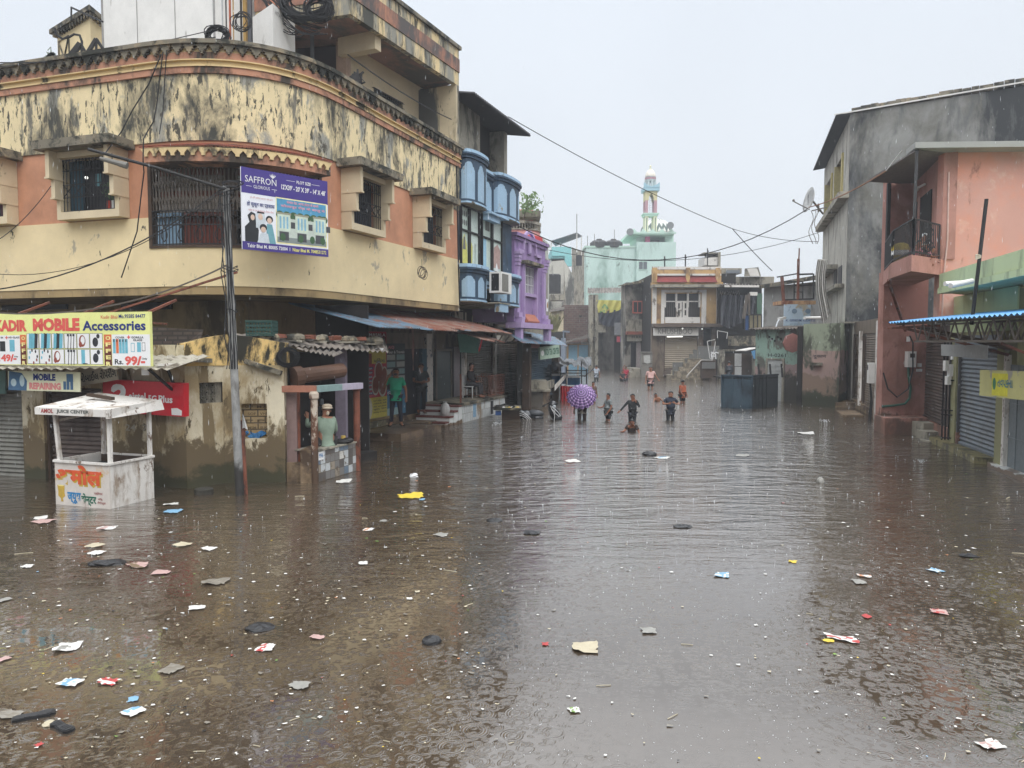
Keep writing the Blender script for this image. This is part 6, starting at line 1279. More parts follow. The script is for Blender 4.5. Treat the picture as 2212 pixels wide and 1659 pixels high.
YS=52.5;STR=thing('shop_stairs','stair with grey sheet railing and pebbled side wall in front of the perfume shop','stairs',A(1500,812,YS))
c_gp=cl('grey_rail_panel',112,112,110,.4);ex_=lambda px,py,Y:A((2500+px/2.765)/1.8517,(1000+py/2.765)/1.8517,Y)
def pnl(q,x0,y0,x1,y1,Y,th=.05):a,b=ex_(x0,y0,Y),ex_(x1,y1,Y);q.box(a.x,b.x,Y,Y+th,b.z,a.z)
for(x0,y0,x1,y1)in((525,1242,668,1386), (668,1195,710,1370),(710,1150,752,1330),(752,1102,803,1260),(803,1065,1040,1210)):part('rail_panel',STR,c_gp,lambda q:pnl(q,x0,y0,x1,y1,YS+.8))
part('rail_tube',STR,m_con,lambda q:[q.bar(ex_(a,b,YS+.75),ex_(c_,d,YS+.75),.03)for a,b,c_,d in((525,1242,668,1242),(525,1242,525,1420),(668,1195,710,1195),(710,1150,752,1150),(752,1102,803,1102),(803,1062,1040,1062),(803,1062,803,1210),(752,1102,752,1250),(710,1150,710,1330))])
part('stair_tube',STR,m_wh,lambda q:[q.bar(ex_(a,b,YS),ex_(c_,d,YS),.05)for a,b,c_,d in((685,1390,845,1215),(845,1215,970,1218),(685,1390,685, 1412))])
pb_=mat('pebbled_stone',C(156,144,124),.8,.3,9,.4,layers=[(C(100,92,80),.52,.05,(1,1,1),3)])
part('pebbled_side',STR,pb_,lambda q:(lambda P4:q.hexa([p for p in P4]+[]))([ex_(685,1500,YS+.1),ex_(838,1500,YS+.1),ex_(838,1500,YS+2),ex_(685,1500,YS+2),ex_(688,1400,YS+.1),ex_(838,1225,YS+.1),ex_(838,1225,YS+2),ex_(688,1400,YS+2)]))
part('steps',STR,pb_,lambda q:[q.box(ex_(540+48*k,0,YS).x,ex_(700+48*k,0,YS).x,YS+.3+.01*k,YS+2.0,-.4,ex_(0, 1388-46*k,YS).z)for k in range(5)])
part('dark_gate',STR,m_darkb,lambda q:(pnl(q,842,1235,1008,1415,YS-.1,.2),[q.box(ex_(838,1232,YS).x, ex_(1010,0,YS).x,YS-.15,YS,ex_(0,1234,YS).z,ex_(0,1226,YS).z)]))
part('gate_panel',STR,c_gp,lambda q:pnl(q,855,1240,1000,1312,YS-.16,.05))
solo('white_chair',m_sw,lambda q:[q.bar(ex_(a,b,52.3),ex_(c_,d,52.3), .07)for a,b,c_,d in((955,1145,1000,1150),(955,1145,962,1200),(1000,1150,1004,1205),(950,1170,1000,1175),(950,1130,1000,1140),(1000,1130,1035,1140))],'white plastic chair on the landing of the shop stairs','chair')
solo('pipe_frame',m_white,lambda q:[q.bar(ex_(a,b,51.8),ex_(c_, d,51.8),.035)for a,b,c_,d in((910,1010,995,990),(1000,1012,970, 1210),(910,1010,940,1200),(940,1200,970,1210),(1022,892,1135,912),(1135, 912,1125,980),(1022,892,1022,975))],'bent white pipe frame above the shop stairs','pipe frame')
solo('stair_head',[m_wh,m_con,m_asb],lambda q:(q.box(ex_(880,0,60).x,ex_(1028,0,60).x,60,62,ex_(0,170,60).z,ex_(0,80,60).z),setattr(q,'cur',1),q.box(ex_(1028,0,60).x,ex_(1052,0,60).x,59.8,62,ex_(0,190,60).z,ex_(0,25,60).z),q.box(ex_(880,0,60).x,ex_(1052,0,60).x,60.2,62,ex_(0,36,60).z,ex_(0,22,60).z),setattr(q,'cur',2),q.sheet(ex_(880,80,60.4),ex_(1028,78,60.4),ex_(1028,36,61),ex_(890,38,61),nw=10,amp=.06)),'white roofed stair head on top of the ochre shop house','roof room')
for k,(x,y0,y1,Y,r,lb)in enumerate(((668,50,190,58,.09,'thin black pole on the middle of the ochre shop roof'),(912,-20,170,59,.07,'grey aerial pole beside the white stair head'),(438,70,190,60,.09,'short black pole left of the ochre shop roof'))):
 solo('roof_pole',m_blk,lambda q:(q.bar(ex_(x,y0,Y),ex_(x,y1,Y),r),q.bar(ex_(x,y0+20,Y),ex_(x+14,y0+40,Y),r*.7)),lb,'pole')
for k,(u,v0,v1,Y)in enumerate(((1246,462, 503,85),(1269,509,531,104),(1284,505,531,104),(1327,496,530,104))):solo('aerial',m_grille,lambda q:q.bar(A(u,v0,Y),A(u,v1,Y),.07),'thin rooftop aerial rod','aerial','thin aerial rods on the far roofs')
DH=thing('dark_tarp_house','dark cluttered house hung with black sheets between the ochre shop and the grey house','house',A(1600,811,55))
m_bt=flat('black_sheet',C(66,68,74),.4)
part('core',DH,m_dark,lambda q:(lambda a,b:q.box(a.x, b.x,56.5,60,-.4,a.z))(ex_(1055,370,56),ex_(1520,1400,56)))
part('upper_room',DH,m_con,lambda q:(pnl(q,1060,200,1290,260,58,2),pnl(q,1225,295,1648,375,58,2)));part('dark_upper_room',DH,m_dark,lambda q:pnl(q,1065,262,1225,365,57.6,.3))
part('upper_window',DH,cl('window_grey',110,116,122),lambda q:pnl(q,1120,222, 1270,258,57.9,.08))
part('sheet_roof',DH,m_asb,lambda q:(q.sheet(ex_(1052,370,58),ex_(1530,378,58),ex_(1525,400,54.5),ex_(1052,385,54.5),nw=14,amp=.05), q.sheet(ex_(1052,455,57),ex_(1270,455,57),ex_(1265,490,55),ex_(1052,490,55),nw=9,amp=.1,th=.02)))
part('white_beam',DH,m_wh,lambda q:(q.bar(ex_(1100,400,54.3),ex_(1520,402,54.3),.14),q.bar(ex_(1380,485,54),ex_(1460,485,54),.2,.25)))
part('black_sheet',DH,m_bt,lambda q:(setattr(q,'smooth',True),q.grid(lambda i,j:ex_(1058+400*i,500+(330+30*sin(i*7))*j,55+.25*sin(i*40+3*j)),60,5)))
part('balcony_cloth',DH,[cl('blue_quilt',62,96,150),cl('patterned_quilt',150,140,110)],lambda q:(pnl(q,1325,725,1372,885,53.5,.1),setattr(q,'cur',1),pnl(q,1372,725,1505,880,53.5,.1)))
part('balcony_rail',DH,m_blk,lambda q:(q.bar(ex_(1322,718,53.3),ex_(1512,714,53.3),.1),[q.bar(ex_(x,716,53.3),ex_(x,885,53.3),.07)for x in(1325,1372,1420,1465,1510)]))
part('post',DH,m_grille,lambda q:q.bar(ex_(1372,480,53.2),ex_(1372,720,53.2),.13));part('leaning_post',DH,m_grille,lambda q:q.bar(ex_(1350,500,53.2),ex_(1310,760,53.2),.2))
part('green_shutter',DH,cl('dull_green',80,110,92),lambda q:pnl(q,1460,480,1515,715, 55.2,.1))
part('sheet_canopy',DH,m_wh,lambda q:q.hexa([ex_(1220,1118,51),ex_(1330,1118,51),ex_(1490,1082,53),ex_(1390,1082,53),ex_(1220,1108,51),ex_(1330, 1108,51),ex_(1490,1076,53),ex_(1390,1076,53)]))
part('debris_ledge',DH,m_cop,lambda q:(pnl(q,1210,950,1460,1060,53.5,1.5),pnl(q,1055,1100,1230,1120,52.6,.6)))
part('white_door',DH,cl('white_board',190,190,188),lambda q:(pnl(q,1218,1145,1287,1285,52,.1),pnl(q,1218,1292,1287,1400,52,.1)));part('blue_board',DH,cl('blue_board',92, 150,196),lambda q:q.poly([ex_(1395,1120,51.8),ex_(1500,1090,51.8),ex_(1515, 1175,51.8),ex_(1425,1207,51.8)]))
part('brown_door',DH,m_darkb,lambda q:(pnl(q,1105,1140,1212,1420,53,.1),pnl(q,1290,1145,1430,1420,53,.1)));part('pillar',DH, m_con,lambda q:(pnl(q,1050,1105,1098,1480,52.4,.6),pnl(q,1435,1130,1470,1480, 52.4,.6)))
solo('roof_skylight',[m_con,m_wh],lambda q:(q.hexa([ex_(1318,293,57),ex_(1505,293,57),ex_(1505,293,59),ex_(1318,293,59),ex_(1325,205,57), ex_(1475,190,57),ex_(1475,190,59),ex_(1325,205,59)]),setattr(q,'cur',1),q.poly([ex_(1385,290,56.95),ex_(1490,290,56.95),ex_(1460,200,56.95),ex_(1350,208,56.95)])),'concrete roof box with a white slatted face on the dark house','roof box')
GW=thing('grey_wall_house','plain grey cement house above the mint green wall','house',A(1700,860,42));W=FW(1648,1790,44,39)
m_grw=mat('grey_cement',C(150,148,144),.85,.07,1,.2,layers=[(C(104,102,98),.56,.06,(1,1,.5),.8)])
part('wall',GW,m_grw, lambda q:q.wbox(W,0,W.L,-.4,W.Z(1655,620),-4,0));part('roof_slab',GW,m_cop,lambda q:q.hexa([A(1640,624,43.5),A(1790,600,38),A(1790,600,42),A(1640,624,48),A(1640,616,43.5),A(1790,590,38),A(1790, 590,42),A(1640,616,48)]))
SFm=thing('scaffold_frame','black pipe frame with a tall aerial above the rusty lintel','frame',A(1710,655,37))
part('post',SFm,m_rust,lambda q:q.bar(ex_(1735,295,37),ex_(1755,590,37), .13))
part('pipe',SFm,m_blk,lambda q:[q.bar(ex_(a,b,37),ex_(c_,d,37),r)for a,b,c_,d,r in((1750,348,1965,352,.05),(1870,350, 1870,545,.05),(1965,350,1965,545,.05),(1870,395,2120,388,.05),(2085,262, 2085,540,.06),(1760,552,2090,540,.07),(1870,465,1965,465,.04),(1680,300, 1930,258,.06),(1925,270,2078,265,.08))])
part('aerial_pole',SFm,m_rust,lambda q:(q.bar(ex_(1918,100,36.8),ex_(1912,548,36.8),.1),q.bar(ex_(1928,-20,36.8),ex_(1921,130,36.8),.05)))
part('rusty_lintel',SFm,mat('rust_stained_lintel',C(190,150,110),.8,.1,2,.1,layers=[(C(120,70,50),.54,.05,(1,1,.4),1.5)]), lambda q:pnl(q,1745,560,2110,600,36.6,1.4))
PS_=thing('poster_wall','pale blue torn poster boards under the rusty lintel','poster board',A(1720,700,36.5))
for k,(x0,x1)in enumerate(((1765,1912),(1915,2050))):
 o=part('poster',PS_,mat('faded_poster_blue',C(176,192,206),.7,.06,1,.1,layers=[(C(170,156,134),.56,.03,(1,1,1),1.1),(C(120,140,160),.62,.02,(1,1,1),2)]),lambda q:pnl(q,x0,600+4*k,x1,840,36.3,.1))
 a=ex_(x0+15,790,36.28);M=Matrix.Translation(a)@Matrix.Rotation(pi/2,4,'X');part('lettering',o,[c_navy,cl('poster_text_grey',110,130,150)],lambda q:(q.text('K GEIESSI',M,0,0, .75,.1,.01,.01),setattr(q,'cur',1),q.disc(M,.4,.5,.13,.12,.01),q.text('pratiket',M,.2,-.18,.6,.1,0,.01)))
MT=thing('mint_house','low mint green and dirty pink house with a faded white double door','house',A(1690,866,33));W=FW(1632,1740,34.5,32.5)
m_mt=mat('peeling_mint_wall',C(142,168,154),.85,.08,1,.2,layers=[(C(150,128,124),.5,.02,(1,1,1),.8,2.4,.9),(C(92,92,84),.53,.03,(1,1,.4),1.4),(C(60,56,50), .5,.04,(1,1,.6),1.1,2.2,.0)])
part('wall',MT,m_mt,lambda q:q.wbox(W,0,W.L,-.4,W.Z(1640,712),-3,0))
part('sheet_roof',MT,m_asb,lambda q:q.sheet(W.P(-.2,W.Z(1640,704),-2),W.P(W.L+.1,W.Z(1640,704),-2),W.P(W.L+.1,W.Z(1640,711),.35), W.P(-.2,W.Z(1640,711),.35),nw=18,amp=.04,jag=.1))
s0, s1=W.S(1661),W.S(1692);part('door',MT,cl('faded_white_door',168,170,168),lambda q:(q.wbox(W,s0,s1,-.3,W.Z(1670,777),0,.04),[q.bar(W.P(s0+(s1-s0)*x,-.3,.05),W.P(s0+(s1-s0)*x,W.Z(1670, 777),.05),.03)for x in(.02,.5,.98)],[q.bar(W.P(s0,W.Z(1670,v),.05),W.P(s1,W.Z(1670,v),.05),.03)for v in(790, 800,815)]))
part('door_frame',MT,m_con,lambda q:(q.wbox(W,s0-.1,s0,-.3,W.Z(1670,774),0,.08),q.wbox(W,s1,s1+.1,-.3,W.Z(1670,774),0,.08),q.wbox(W,s0,s1,W.Z(1670,777),W.Z(1670,774),0, .08)))
part('vent_hole',MT,m_woodw,lambda q:[q.wbox(W,W.S(1660+6*i), W.S(1664+6*i),W.Z(1670,730+4*((i*7)%3)),W.Z(1670,726+4*((i*7)%3)),.0,.02)for i in range(5)])
part('painted_number',MT,c_blk,lambda q:q.text('H-0261',W.frame(W.S(1660),W.Z(1670,771),.006),0,0,.9,.16,.01))
solo('gutter_spout',m_white,lambda q:q.bar(ex_(1700,765,35),ex_(1770,750,35.5),.12),'white pipe spout pouring rainwater above the mint roof','pipe')
solo('falling_water',flat('water_jet_white',C(205,210,215),.2),lambda q:q.tube([ex_(1705,768,35),ex_(1685,800,34.9),ex_(1662,880,34.8),ex_(1648,950,34.7)],.035,5),'thin jet of water falling from the white spout','water jet')
RD_=A(1713,741,32.3);solo('red_octagon_dish', cl('dull_red_disc',140,92,84),lambda q:q.tube([RD_,RD_+Vector((.0,.12,0))], .42,8),'dull red octagonal disc on the corner of the mint house','disc')
PP=thing('pier_house','stained mint and pink wall end with a dark ledge left of the grey building','house',A(1752,880,30.5));W=FW(1735,1814,31.2,30.4)
m_pp=mat('mint_pink_wall',C(134,142,122),.85,.08,1,.2,layers=[(C(154,130,122),.5,.02,(1,1,1),.5,2.6,2.0),(C(128,108,94), .52,.03,(1,1,1),1.0,2.0,.6),(C(70,72,60),.55,.04,(1, 1,.4),1.5),(C(58,60,46),.5,.05,(1,1,1),1.2,1.1,-.1)])
part('wall',PP,m_pp,lambda q:q.hexa([W.P(0,-.4,0),W.P(W.L,-.4,0),W.P(W.L,-.4,-3),W.P(0,-.4,-3),W.P(0,W.Z(1738,700),0),W.P(W.L,W.Z(1800,698), 0),W.P(W.L,W.Z(1800,698),-3),W.P(0,W.Z(1738, 700),-3)]))
part('ledge',PP,m_cop,lambda q:q.wbox(W,W.S(1755), W.S(1778),W.Z(1760,789),W.Z(1760,783),0,.25));part('dark_edge',PP,m_dark,lambda q:q.wbox(W,-.22,-.02,-.4,W.Z(1738,705),-.4,.05))
part('painted_mark',PP,c_blk,lambda q:q.text('दुकान',W.frame(W.S(1758),W.Z(1760, 775),.006),0,0,.5,.16,.01))
c_,l_,r_=G(1625,884),G(1565, 882),G(1697,881.5)
TK=thing('steel_bin','large dark steel bin with ribbed blue grey and black sides standing in the flood','steel bin',c_)
l_=c_+(l_-c_)*1.0;Wt2=Wall([l_.to_2d()+Vector((0,.5)),c_.to_2d(),r_.to_2d()+Vector((0,.9))]);zt3=A(1625,812,c_.y).z
part('ribbed_side',TK,mat('blue_grey_steel',C(66, 84,96),.5,.1,2,.05,layers=[(C(44,54,62),.56,.08,(1,1,.3),2)]),lambda q:(q.wbox(Wt2,0,Wt2.s[1]-.01,-.5,zt3,-.05, 0),[q.wbox(Wt2,x,x+.05,-.5,zt3,0,.03)for x in(.0,.45,.9,Wt2.s[1]-.06)],q.wbox(Wt2,0,Wt2.s[1],zt3-.04,zt3+.02,-.05,.04)),'blue grey ribbed side')
part('dark_side',TK,mat('black_steel',C(44,50,54),.5,.12,2,.05), lambda q:(q.wbox(Wt2,Wt2.s[1],Wt2.L,-.5,zt3,-.05,0),[q.wbox(Wt2,Wt2.s[1]+x,Wt2.s[1]+x+.04,-.5,zt3,0,.025)for x in(.2,.5,.8,1.1)],q.wbox(Wt2,Wt2.s[1],Wt2.L,zt3-.03,zt3+.03, -.05,.03)),'black ribbed side')
part('cover',TK,m_dark,lambda q:q.prism([tuple(Wt2.p[0]),tuple(Wt2.p[1]),tuple(Wt2.p[2]),(Wt2.p[2].x-.3,Wt2.p[2].y+1.5),(Wt2.p[0].x+.1,Wt2.p[0].y+1.6)],zt3-.15,zt3-.1))
for k,u in enumerate((1640,1665,1690)):solo('iron_rod',m_blk,lambda q:q.bar(A(u,815,30.5),A(u-2,786,30.5),.06),'short black rod sticking up behind the steel bin','rod','rods behind the steel bin')
#  tall grey building, right
gc=Vector((13.9,31.0));gd=Vector((1.498,-1)).normalized();gs=Vector((.31,1)).normalized()
WG=Wall([gc,gc+gd*6.5]);WGs=Wall([gc+gs*10.0,gc])
GB2=thing('grey_building','tall unpainted grey cement building with black rain stains and a yellow windowed side','building',(gc.x,gc.y+.5,0))
m_gst=mat('rain_stained_cement',C(140,140, 136),.85,.09,.5,.2,layers=[(C(100,98,90),.52,.1,(1,1,.7), .6),(C(50,52,54),.485,.045,(1,1,.35),.33),(C(96,98,98),.6,.08,(1,1,.3),2)])
zg1=WG.Z(1822,247);zg0=WG.Z(1834,696)
print('grey',zg0,zg1,WG.Z(2212,186),WG.Z(1909,693))
part('front_wall',GB2,m_gst,lambda q:q.wbox(WG,0,WG.L,zg0,zg1,-.3,0))
m_gs=mat('grey_side_plaster',C(172,168,158),.85,.08,1,.15,layers=[(C(100,96,90),.56,.06,(1,1,.3),1.5)])
zz=lambda u,v:WGs.Z(u,v)
wins=[(WGs.S(1780),WGs.S(1793),zz(1786,440),zz(1786,300)),(WGs.S(1800),WGs.S(1811),zz(1805,400),zz(1805,262))]
top=zg1
hol=[(WGs.L-4.6, WGs.L-3.2,8.45,10.6),(WGs.L-2.7,WGs.L-1.3,8.45,10.6)]
hol=[(WGs.S(1777),WGs.S(1791),8.9,10.9),(WGs.S(1797),WGs.S(1813),8.9,10.9)]
print('side S',[round(WGs.S(u),2)for u in(1775,1790,1800,1815)],'z', zz(1775,431),zz(1811,360),zz(1747,354))
part('side_wall',GB2,m_gs,lambda q:(q.panel(WGs,0,WGs.L,zg0,zg1-.1,0,-.3,hol)))
for h_ in hol:part('window',GB2,[cl('yellow_jamb',190,176,120),m_woodw],lambda q:(q.wbox(WGs,h_[0], h_[0]+.06,h_[2],h_[3],-.3,.08),q.wbox(WGs,h_[1]-.25, h_[1],h_[2],h_[3],-.3,.08),setattr(q,'cur',1),q.wbox(WGs, h_[0]+.06,h_[1]-.25,h_[2],h_[3],-.28,-.2)))
part('sill_band',GB2,m_con,lambda q:(q.wbox(WGs,.2,WGs.L+.1,8.62,8.88,-.02,.4),q.wbox(WGs,.8,WGs.L-3.0,6.0,6.2,0,.45),q.wbox(WGs,.6,WGs.L-.6,5.0, 5.15,0,.35)))
part('lower_window',GB2,m_woodw,lambda q:(q.wbox(WGs,WGs.L-2.6,WGs.L-1.4,5.2,6.0,.0,.03),q.wbox(WGs,WGs.L-4.2,WGs.L-3.1,5.2,6.0,.0,.03)))
part('eave_roof',GB2,cl('dark_eave_sheet',60,62,66),lambda q:q.sheet(WGs.P(-.3,zg1+.1,-.3),WGs.P(WGs.L+.02,zg1+.1,-.3),WGs.P(WGs.L+.02,zg1-.02,.55),WGs.P(-.3,zg1-.02,.55),nw=26,amp=.04,th=.02))
part('roof_edge',GB2,m_white,lambda q:q.bar(WG.P(-.6,zg1+.02,.08),WG.P(WG.L,zg1+.12,.08),.05))
def rough(q):
 x=0.05
 while x<WG.L:w_=RN.uniform(.12,.5);q.wbox(WG,x,x+w_-.015,zg1+.03,zg1+.18+.05*RN.random()+.015*x,-.3,.04);x+=w_
part('stone_coping',GB2,m_cop,rough)
part('core',GB2,m_dark, lambda q:(q.prism([tuple(gc+gs*9.8+Vector((.4,0))),tuple(gc+Vector((.4,.3))),tuple(gc+gd*6.4+Vector((.2,.3))),(26,40),(19,42)], zg0+.05,zg1+.02)))
part('underside',GB2,m_con,lambda q:q.prism([tuple(gc+gs*9.9),tuple(gc),tuple(gc+gd*6),(24,34)],zg0-.04,zg0+.04))
WS2=Wall([Vector((14.45,31.6)),Vector((12.35,24.6))])
S2=lambda u:WS2.S(u,800)
part('pillar',GB2,m_gs,lambda q:(q.wbox(WS2,-.9,S2(1842),-.4,zg0,-.4, 0.05)));
shutter(WS2,S2(1843),S2(1859),.33,zg0-.5,-.05,m_shut_br,GB2);shutter(WS2,S2(1866),S2(1895),.3,zg0-.5,-.05,m_shut_br,GB2)
part('white_pipe',GB2,m_wpaint,lambda q:q.bar(WS2.P(S2(1862.5),.2,.08),WS2.P(S2(1862.5),zg0-.4,.08), .1))
part('pillar',GB2,m_wpaint,lambda q:q.wbox(WS2,S2(1898),S2(1908),-.4, zg0-.1,-.3,.12));part('base',GB2,m_plinth,lambda q:q.wbox(WS2,-.9,WS2.L+1,-.5,.28,-.4,.02));part('shutter_head',GB2,m_shut_br,lambda q:q.wbox(WS2,-.4,WS2.L,zg0-.5,zg0,-.3,-.02))
solo('shop_step',m_plinth,lambda q:q.wbox(WS2,S2(1822),S2(1850),-.5,.2,0.03,.75),'wet stone step before the narrow grey shutters','step')
solo('kerb_stone',m_plinth,lambda q:q.wbox(WS2,S2(1868),S2(1890),-.5,.06,.3,1.0),'low kerb stone just awash near the meter box','kerb stone')
MB2=thing('meter_box','grey meter box on the white pillar left of the pink wall','meter box', WS2.P(S2(1901),1.3,.2));s=S2(1898)
part('casing',MB2,m_white,lambda q:q.wbox(WS2,s-.22,s+.12,1.25,1.95,.13,.33));part('meter_window',MB2,m_woodw,lambda q:q.wbox(WS2,s-.2,s-.02,1.7,1.88,.33,.335))
part('cable',MB2,m_cable,lambda q:(q.tube([WS2.P(s,1.25,.25),WS2.P(s+.1,.6,.2),WS2.P(s+.12,-.3,.25)],.03,6),q.tube([WS2.P(s-.1,1.25,.25),WS2.P(s+.0, .7,.22),WS2.P(s+.06,-.3,.3)],.02,6)))
dc=A(1749,432, 27.5);DS=thing('satellite_dish','tilted pale satellite dish on a bracket at the grey building corner','satellite dish',dc)
ax=Vector((-.98,.0,.2)).normalized();rot=ax.to_track_quat('Z','Y').to_matrix().to_4x4();Md=Matrix.Translation(dc)@rot
def dish(q):q.M=Md;q.lathe([(.02,-.09),(.2,-.07),(.36,-.02),(.45,.04),(.46,.05),(.37,-.0),(.2,-.05),(.02,-.07)],(0,0,0), 24)
part('reflector',DS,cl('dish_grey',190,190,188),dish,smooth=True)
part('feed_arm',DS,m_grille,lambda q:(q.bar(dc-Vector((0,0,.35)),dc+ax*.5-Vector((.1,0,.15)),.03),q.ball(dc+ax*.5-Vector((.1,0,.12)),.05)))
part('bracket', DS,m_grille,lambda q:(q.bar(dc-ax*.1,A(1778,462,28.8),.05),q.bar(A(1755,455,27.6),A(1785,448,29.4),.04),q.bar(A(1768,440,28),A(1768, 458,28),.05)))
part('lettering',DS,c_blk,lambda q:q.text('VIDEO',Md@Matrix.Rotation(radians(-60),4,'Z'),-.25,-.05,.5,.12,.02,.06))
def curtain(q):
 q.smooth=True
 q.grid(lambda i,j:A(1766+22*i-(6*sin(j*4))+3*j,560+(128+10*sin(i*5))*j,27.4+.09*sin(i*34+j*2)+.05*sin(i*17)),40,12)
solo('draped_cloth',flat('wet_pale_cloth',C(196,194,188),.8,var=.12), curtain,'long pale wet cloth draped down the corner of the grey building','cloth')
solo('hanging_wires',m_grille,lambda q:[q.tube([A(1752+6*k+5*sin(i*.9+k),455+i*9,27.8)for i in range(9)],.012,4)for k in range(3)],'thin wires dangling below the satellite dish','wires')
solo('wall_spout',m_white,lambda q:q.tube([A(1738,687,28),A(1772,686,29.3)],.055,8),'short white pipe sticking out beside the draped cloth','pipe')
#  pink building
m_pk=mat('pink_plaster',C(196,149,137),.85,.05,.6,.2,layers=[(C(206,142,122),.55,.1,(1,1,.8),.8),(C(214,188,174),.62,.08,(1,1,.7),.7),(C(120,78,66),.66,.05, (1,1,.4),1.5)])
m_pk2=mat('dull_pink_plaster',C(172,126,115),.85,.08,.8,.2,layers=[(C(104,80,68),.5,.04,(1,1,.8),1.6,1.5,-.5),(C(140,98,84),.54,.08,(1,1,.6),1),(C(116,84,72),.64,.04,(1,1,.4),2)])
pA,pB,pC=Vector((10.98,22.0)),Vector((12.3,22.0)), Vector((11.8,22.0));pD=Vector((10.72,18.65));
PK=thing('pink_building','salmon pink house with a corner balcony and a rough plastered side','house',(11.6,22.2,0))
zpl=.48;zbal=A(2020,594,pD.y).z;zbt=A(2021,560,pD.y).z;ztop=A(2026,328,pD.y).z
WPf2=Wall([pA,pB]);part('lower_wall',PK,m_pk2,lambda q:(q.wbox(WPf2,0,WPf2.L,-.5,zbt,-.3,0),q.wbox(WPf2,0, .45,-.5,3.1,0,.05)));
WPs=Wall([pB,Vector((11.1,18.3))])
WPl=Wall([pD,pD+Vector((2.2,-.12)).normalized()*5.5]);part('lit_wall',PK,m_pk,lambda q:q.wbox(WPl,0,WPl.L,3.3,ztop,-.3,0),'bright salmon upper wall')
WPd=Wall([Vector((11.8, 22.0)),pD]);sd=lambda u:WPd.S(u,450)
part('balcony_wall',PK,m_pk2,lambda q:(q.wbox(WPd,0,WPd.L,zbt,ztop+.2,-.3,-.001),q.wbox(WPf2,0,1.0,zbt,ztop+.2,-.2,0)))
part('door',PK,[m_dark,cl('door_frame_pink',190,150,140)],lambda q:(q.wbox(WPd,sd(1990),sd(2013),zbt,WPd.Z(2000,420),0,.03),setattr(q,'cur',1),q.wbox(WPd,sd(1986),sd(1990),zbt,WPd.Z(2000,416),0,.05)))
part('window',PK,[m_woodw,cl('window_frame_pink',190,150,140)],lambda q:(q.wbox(WPd, sd(1974),sd(1983),WPd.Z(1978,505),WPd.Z(1978,440),0,.03),setattr(q,'cur',1),q.wbox(WPd,sd(1971),sd(1974),WPd.Z(1978,507),WPd.Z(1978, 438),0,.05)))
bp_=[pD,Vector((9.45,17.65)),Vector((9.95,19.6)),Vector((10.95,22.0)),Vector((11.8,22.0))]
part('balcony_slab',PK,m_pk2,lambda q:q.prism([tuple(p)for p in bp_],zbal,zbt))
part('balcony_railing',PK,m_blk,lambda q:(fence(q,[pD+Vector((-.05,.02)),Vector((9.5,17.7)),Vector((10.0,19.6)),Vector((10.95,21.9))],zbt,zbt+.85,.11,.016,.035),[q.tube([Vector((10.1+sg*.12*sin(t_*.6), 18.13+.0*sg,zbt+.12+.06*t_))for t_ in range(11)],.012,4)for sg in(-1,1)]))
part('post',PK,m_blk,lambda q:q.bar((9.5,17.7,zbt),(9.85,18.3,ztop-.05),.07));part('post',PK,m_blk,lambda q:q.bar((10.95,21.8,zbt),(10.95,21.8,ztop-.1),.09))
part('roof_sheet',PK,mat('grey_roof_slab',C(156,156,152),.8,.08, 1,.1),lambda q:(q.prism([(9.75,18.2),(9.9,18.9),(10.6,19.3),(16.5, 19.0),(16.5,17.9)],ztop-.02,ztop+.12)))
part('canopy_underside',PK,cl('grey_canopy',110,104, 102),lambda q:q.hexa([(9.8,18.3,ztop-.08),(10.2,21.6,ztop-.1),(12.2,22.3,ztop-.05),(10.9,18.7,ztop-.02),(9.8,18.3,ztop-.04),(10.2,21.6,ztop-.06),(12.2,22.3,ztop-.01),(10.9,18.7,ztop+.02)]))
part('conduit',PK,cl('pinkish_conduit',200,170, 160),lambda q:q.tube([WPl.P(.1,ztop-.5,.04),WPl.P(.12,5.2,.04), WPl.P(.06,4.4,.05),WPl.P(.04,3.3,.06)],.02,6))
part('wall_lamp',PK, m_white,lambda q:(q.ball(WPd.P(sd(1996),WPd.Z(2000,405),.2),.07),q.bar(WPd.P(sd(1999),WPd.Z(2000,398),.02),WPd.P(sd(1996),WPd.Z(2000,403),.18),.05)))
part('brace',PK,m_rust,lambda q:q.bar((10.2,20.2,zbal),(11.5,21.7,3.0),.07))
part('plinth',PK,m_pk2,lambda q:q.hexa([(10.72,21.2,-.5),(12.4,21.2,-.5),(12.4,22.3,-.5),(10.95,22.3,-.5),(10.72,21.2,zpl),(12.4,21.2,zpl),(12.4,22.3,zpl),(10.95,22.3,zpl)]))
for k,(x0,x1,y0,z)in enumerate(((11.5,12.2,20.6,.40),(11.3,11.95,20.05,.22),(11.05,11.75,19.5, .04))):part('step',PK,m_con,lambda q:q.box(x0-.25*0,x1,y0,21.199 if k==0 else y0+.55,-.5,z))
M3=thing('meter_box','pale grey meter box with a small window on the pink wall','meter box',WPf2.P(.95,1.6,.1));a=A(1955,793,21.95);b=A(1974,759,21.95)
part('casing',M3,m_white,lambda q:q.box(a.x,b.x,21.8,21.98,a.z,b.z));part('meter_window',M3,m_shut_dk,lambda q:q.box(a.x+.06,b.x-.05,21.79,21.8,b.z-.18,b.z-.06));part('label_plate',M3,m_sw,lambda q:q.box(a.x+.07,b.x-.06,21.79,21.8,b.z-.25,b.z-.2))
part('conduit',M3,cl('green_conduit',56,96,80),lambda q:q.tube([A(u,v,21.93)for u,v in((1962,793),(1963,815),(1967,838),(1965,860), (1955,872),(1930,876),(1905,878))],.035,8))
part('black_cable',M3,m_cable,lambda q:(q.tube([A(u,v,21.7)for u,v in((1965,725),(1972,740), (1972,800),(1962,840),(1938,858),(1918,840),(1908,805))],.02,6)))
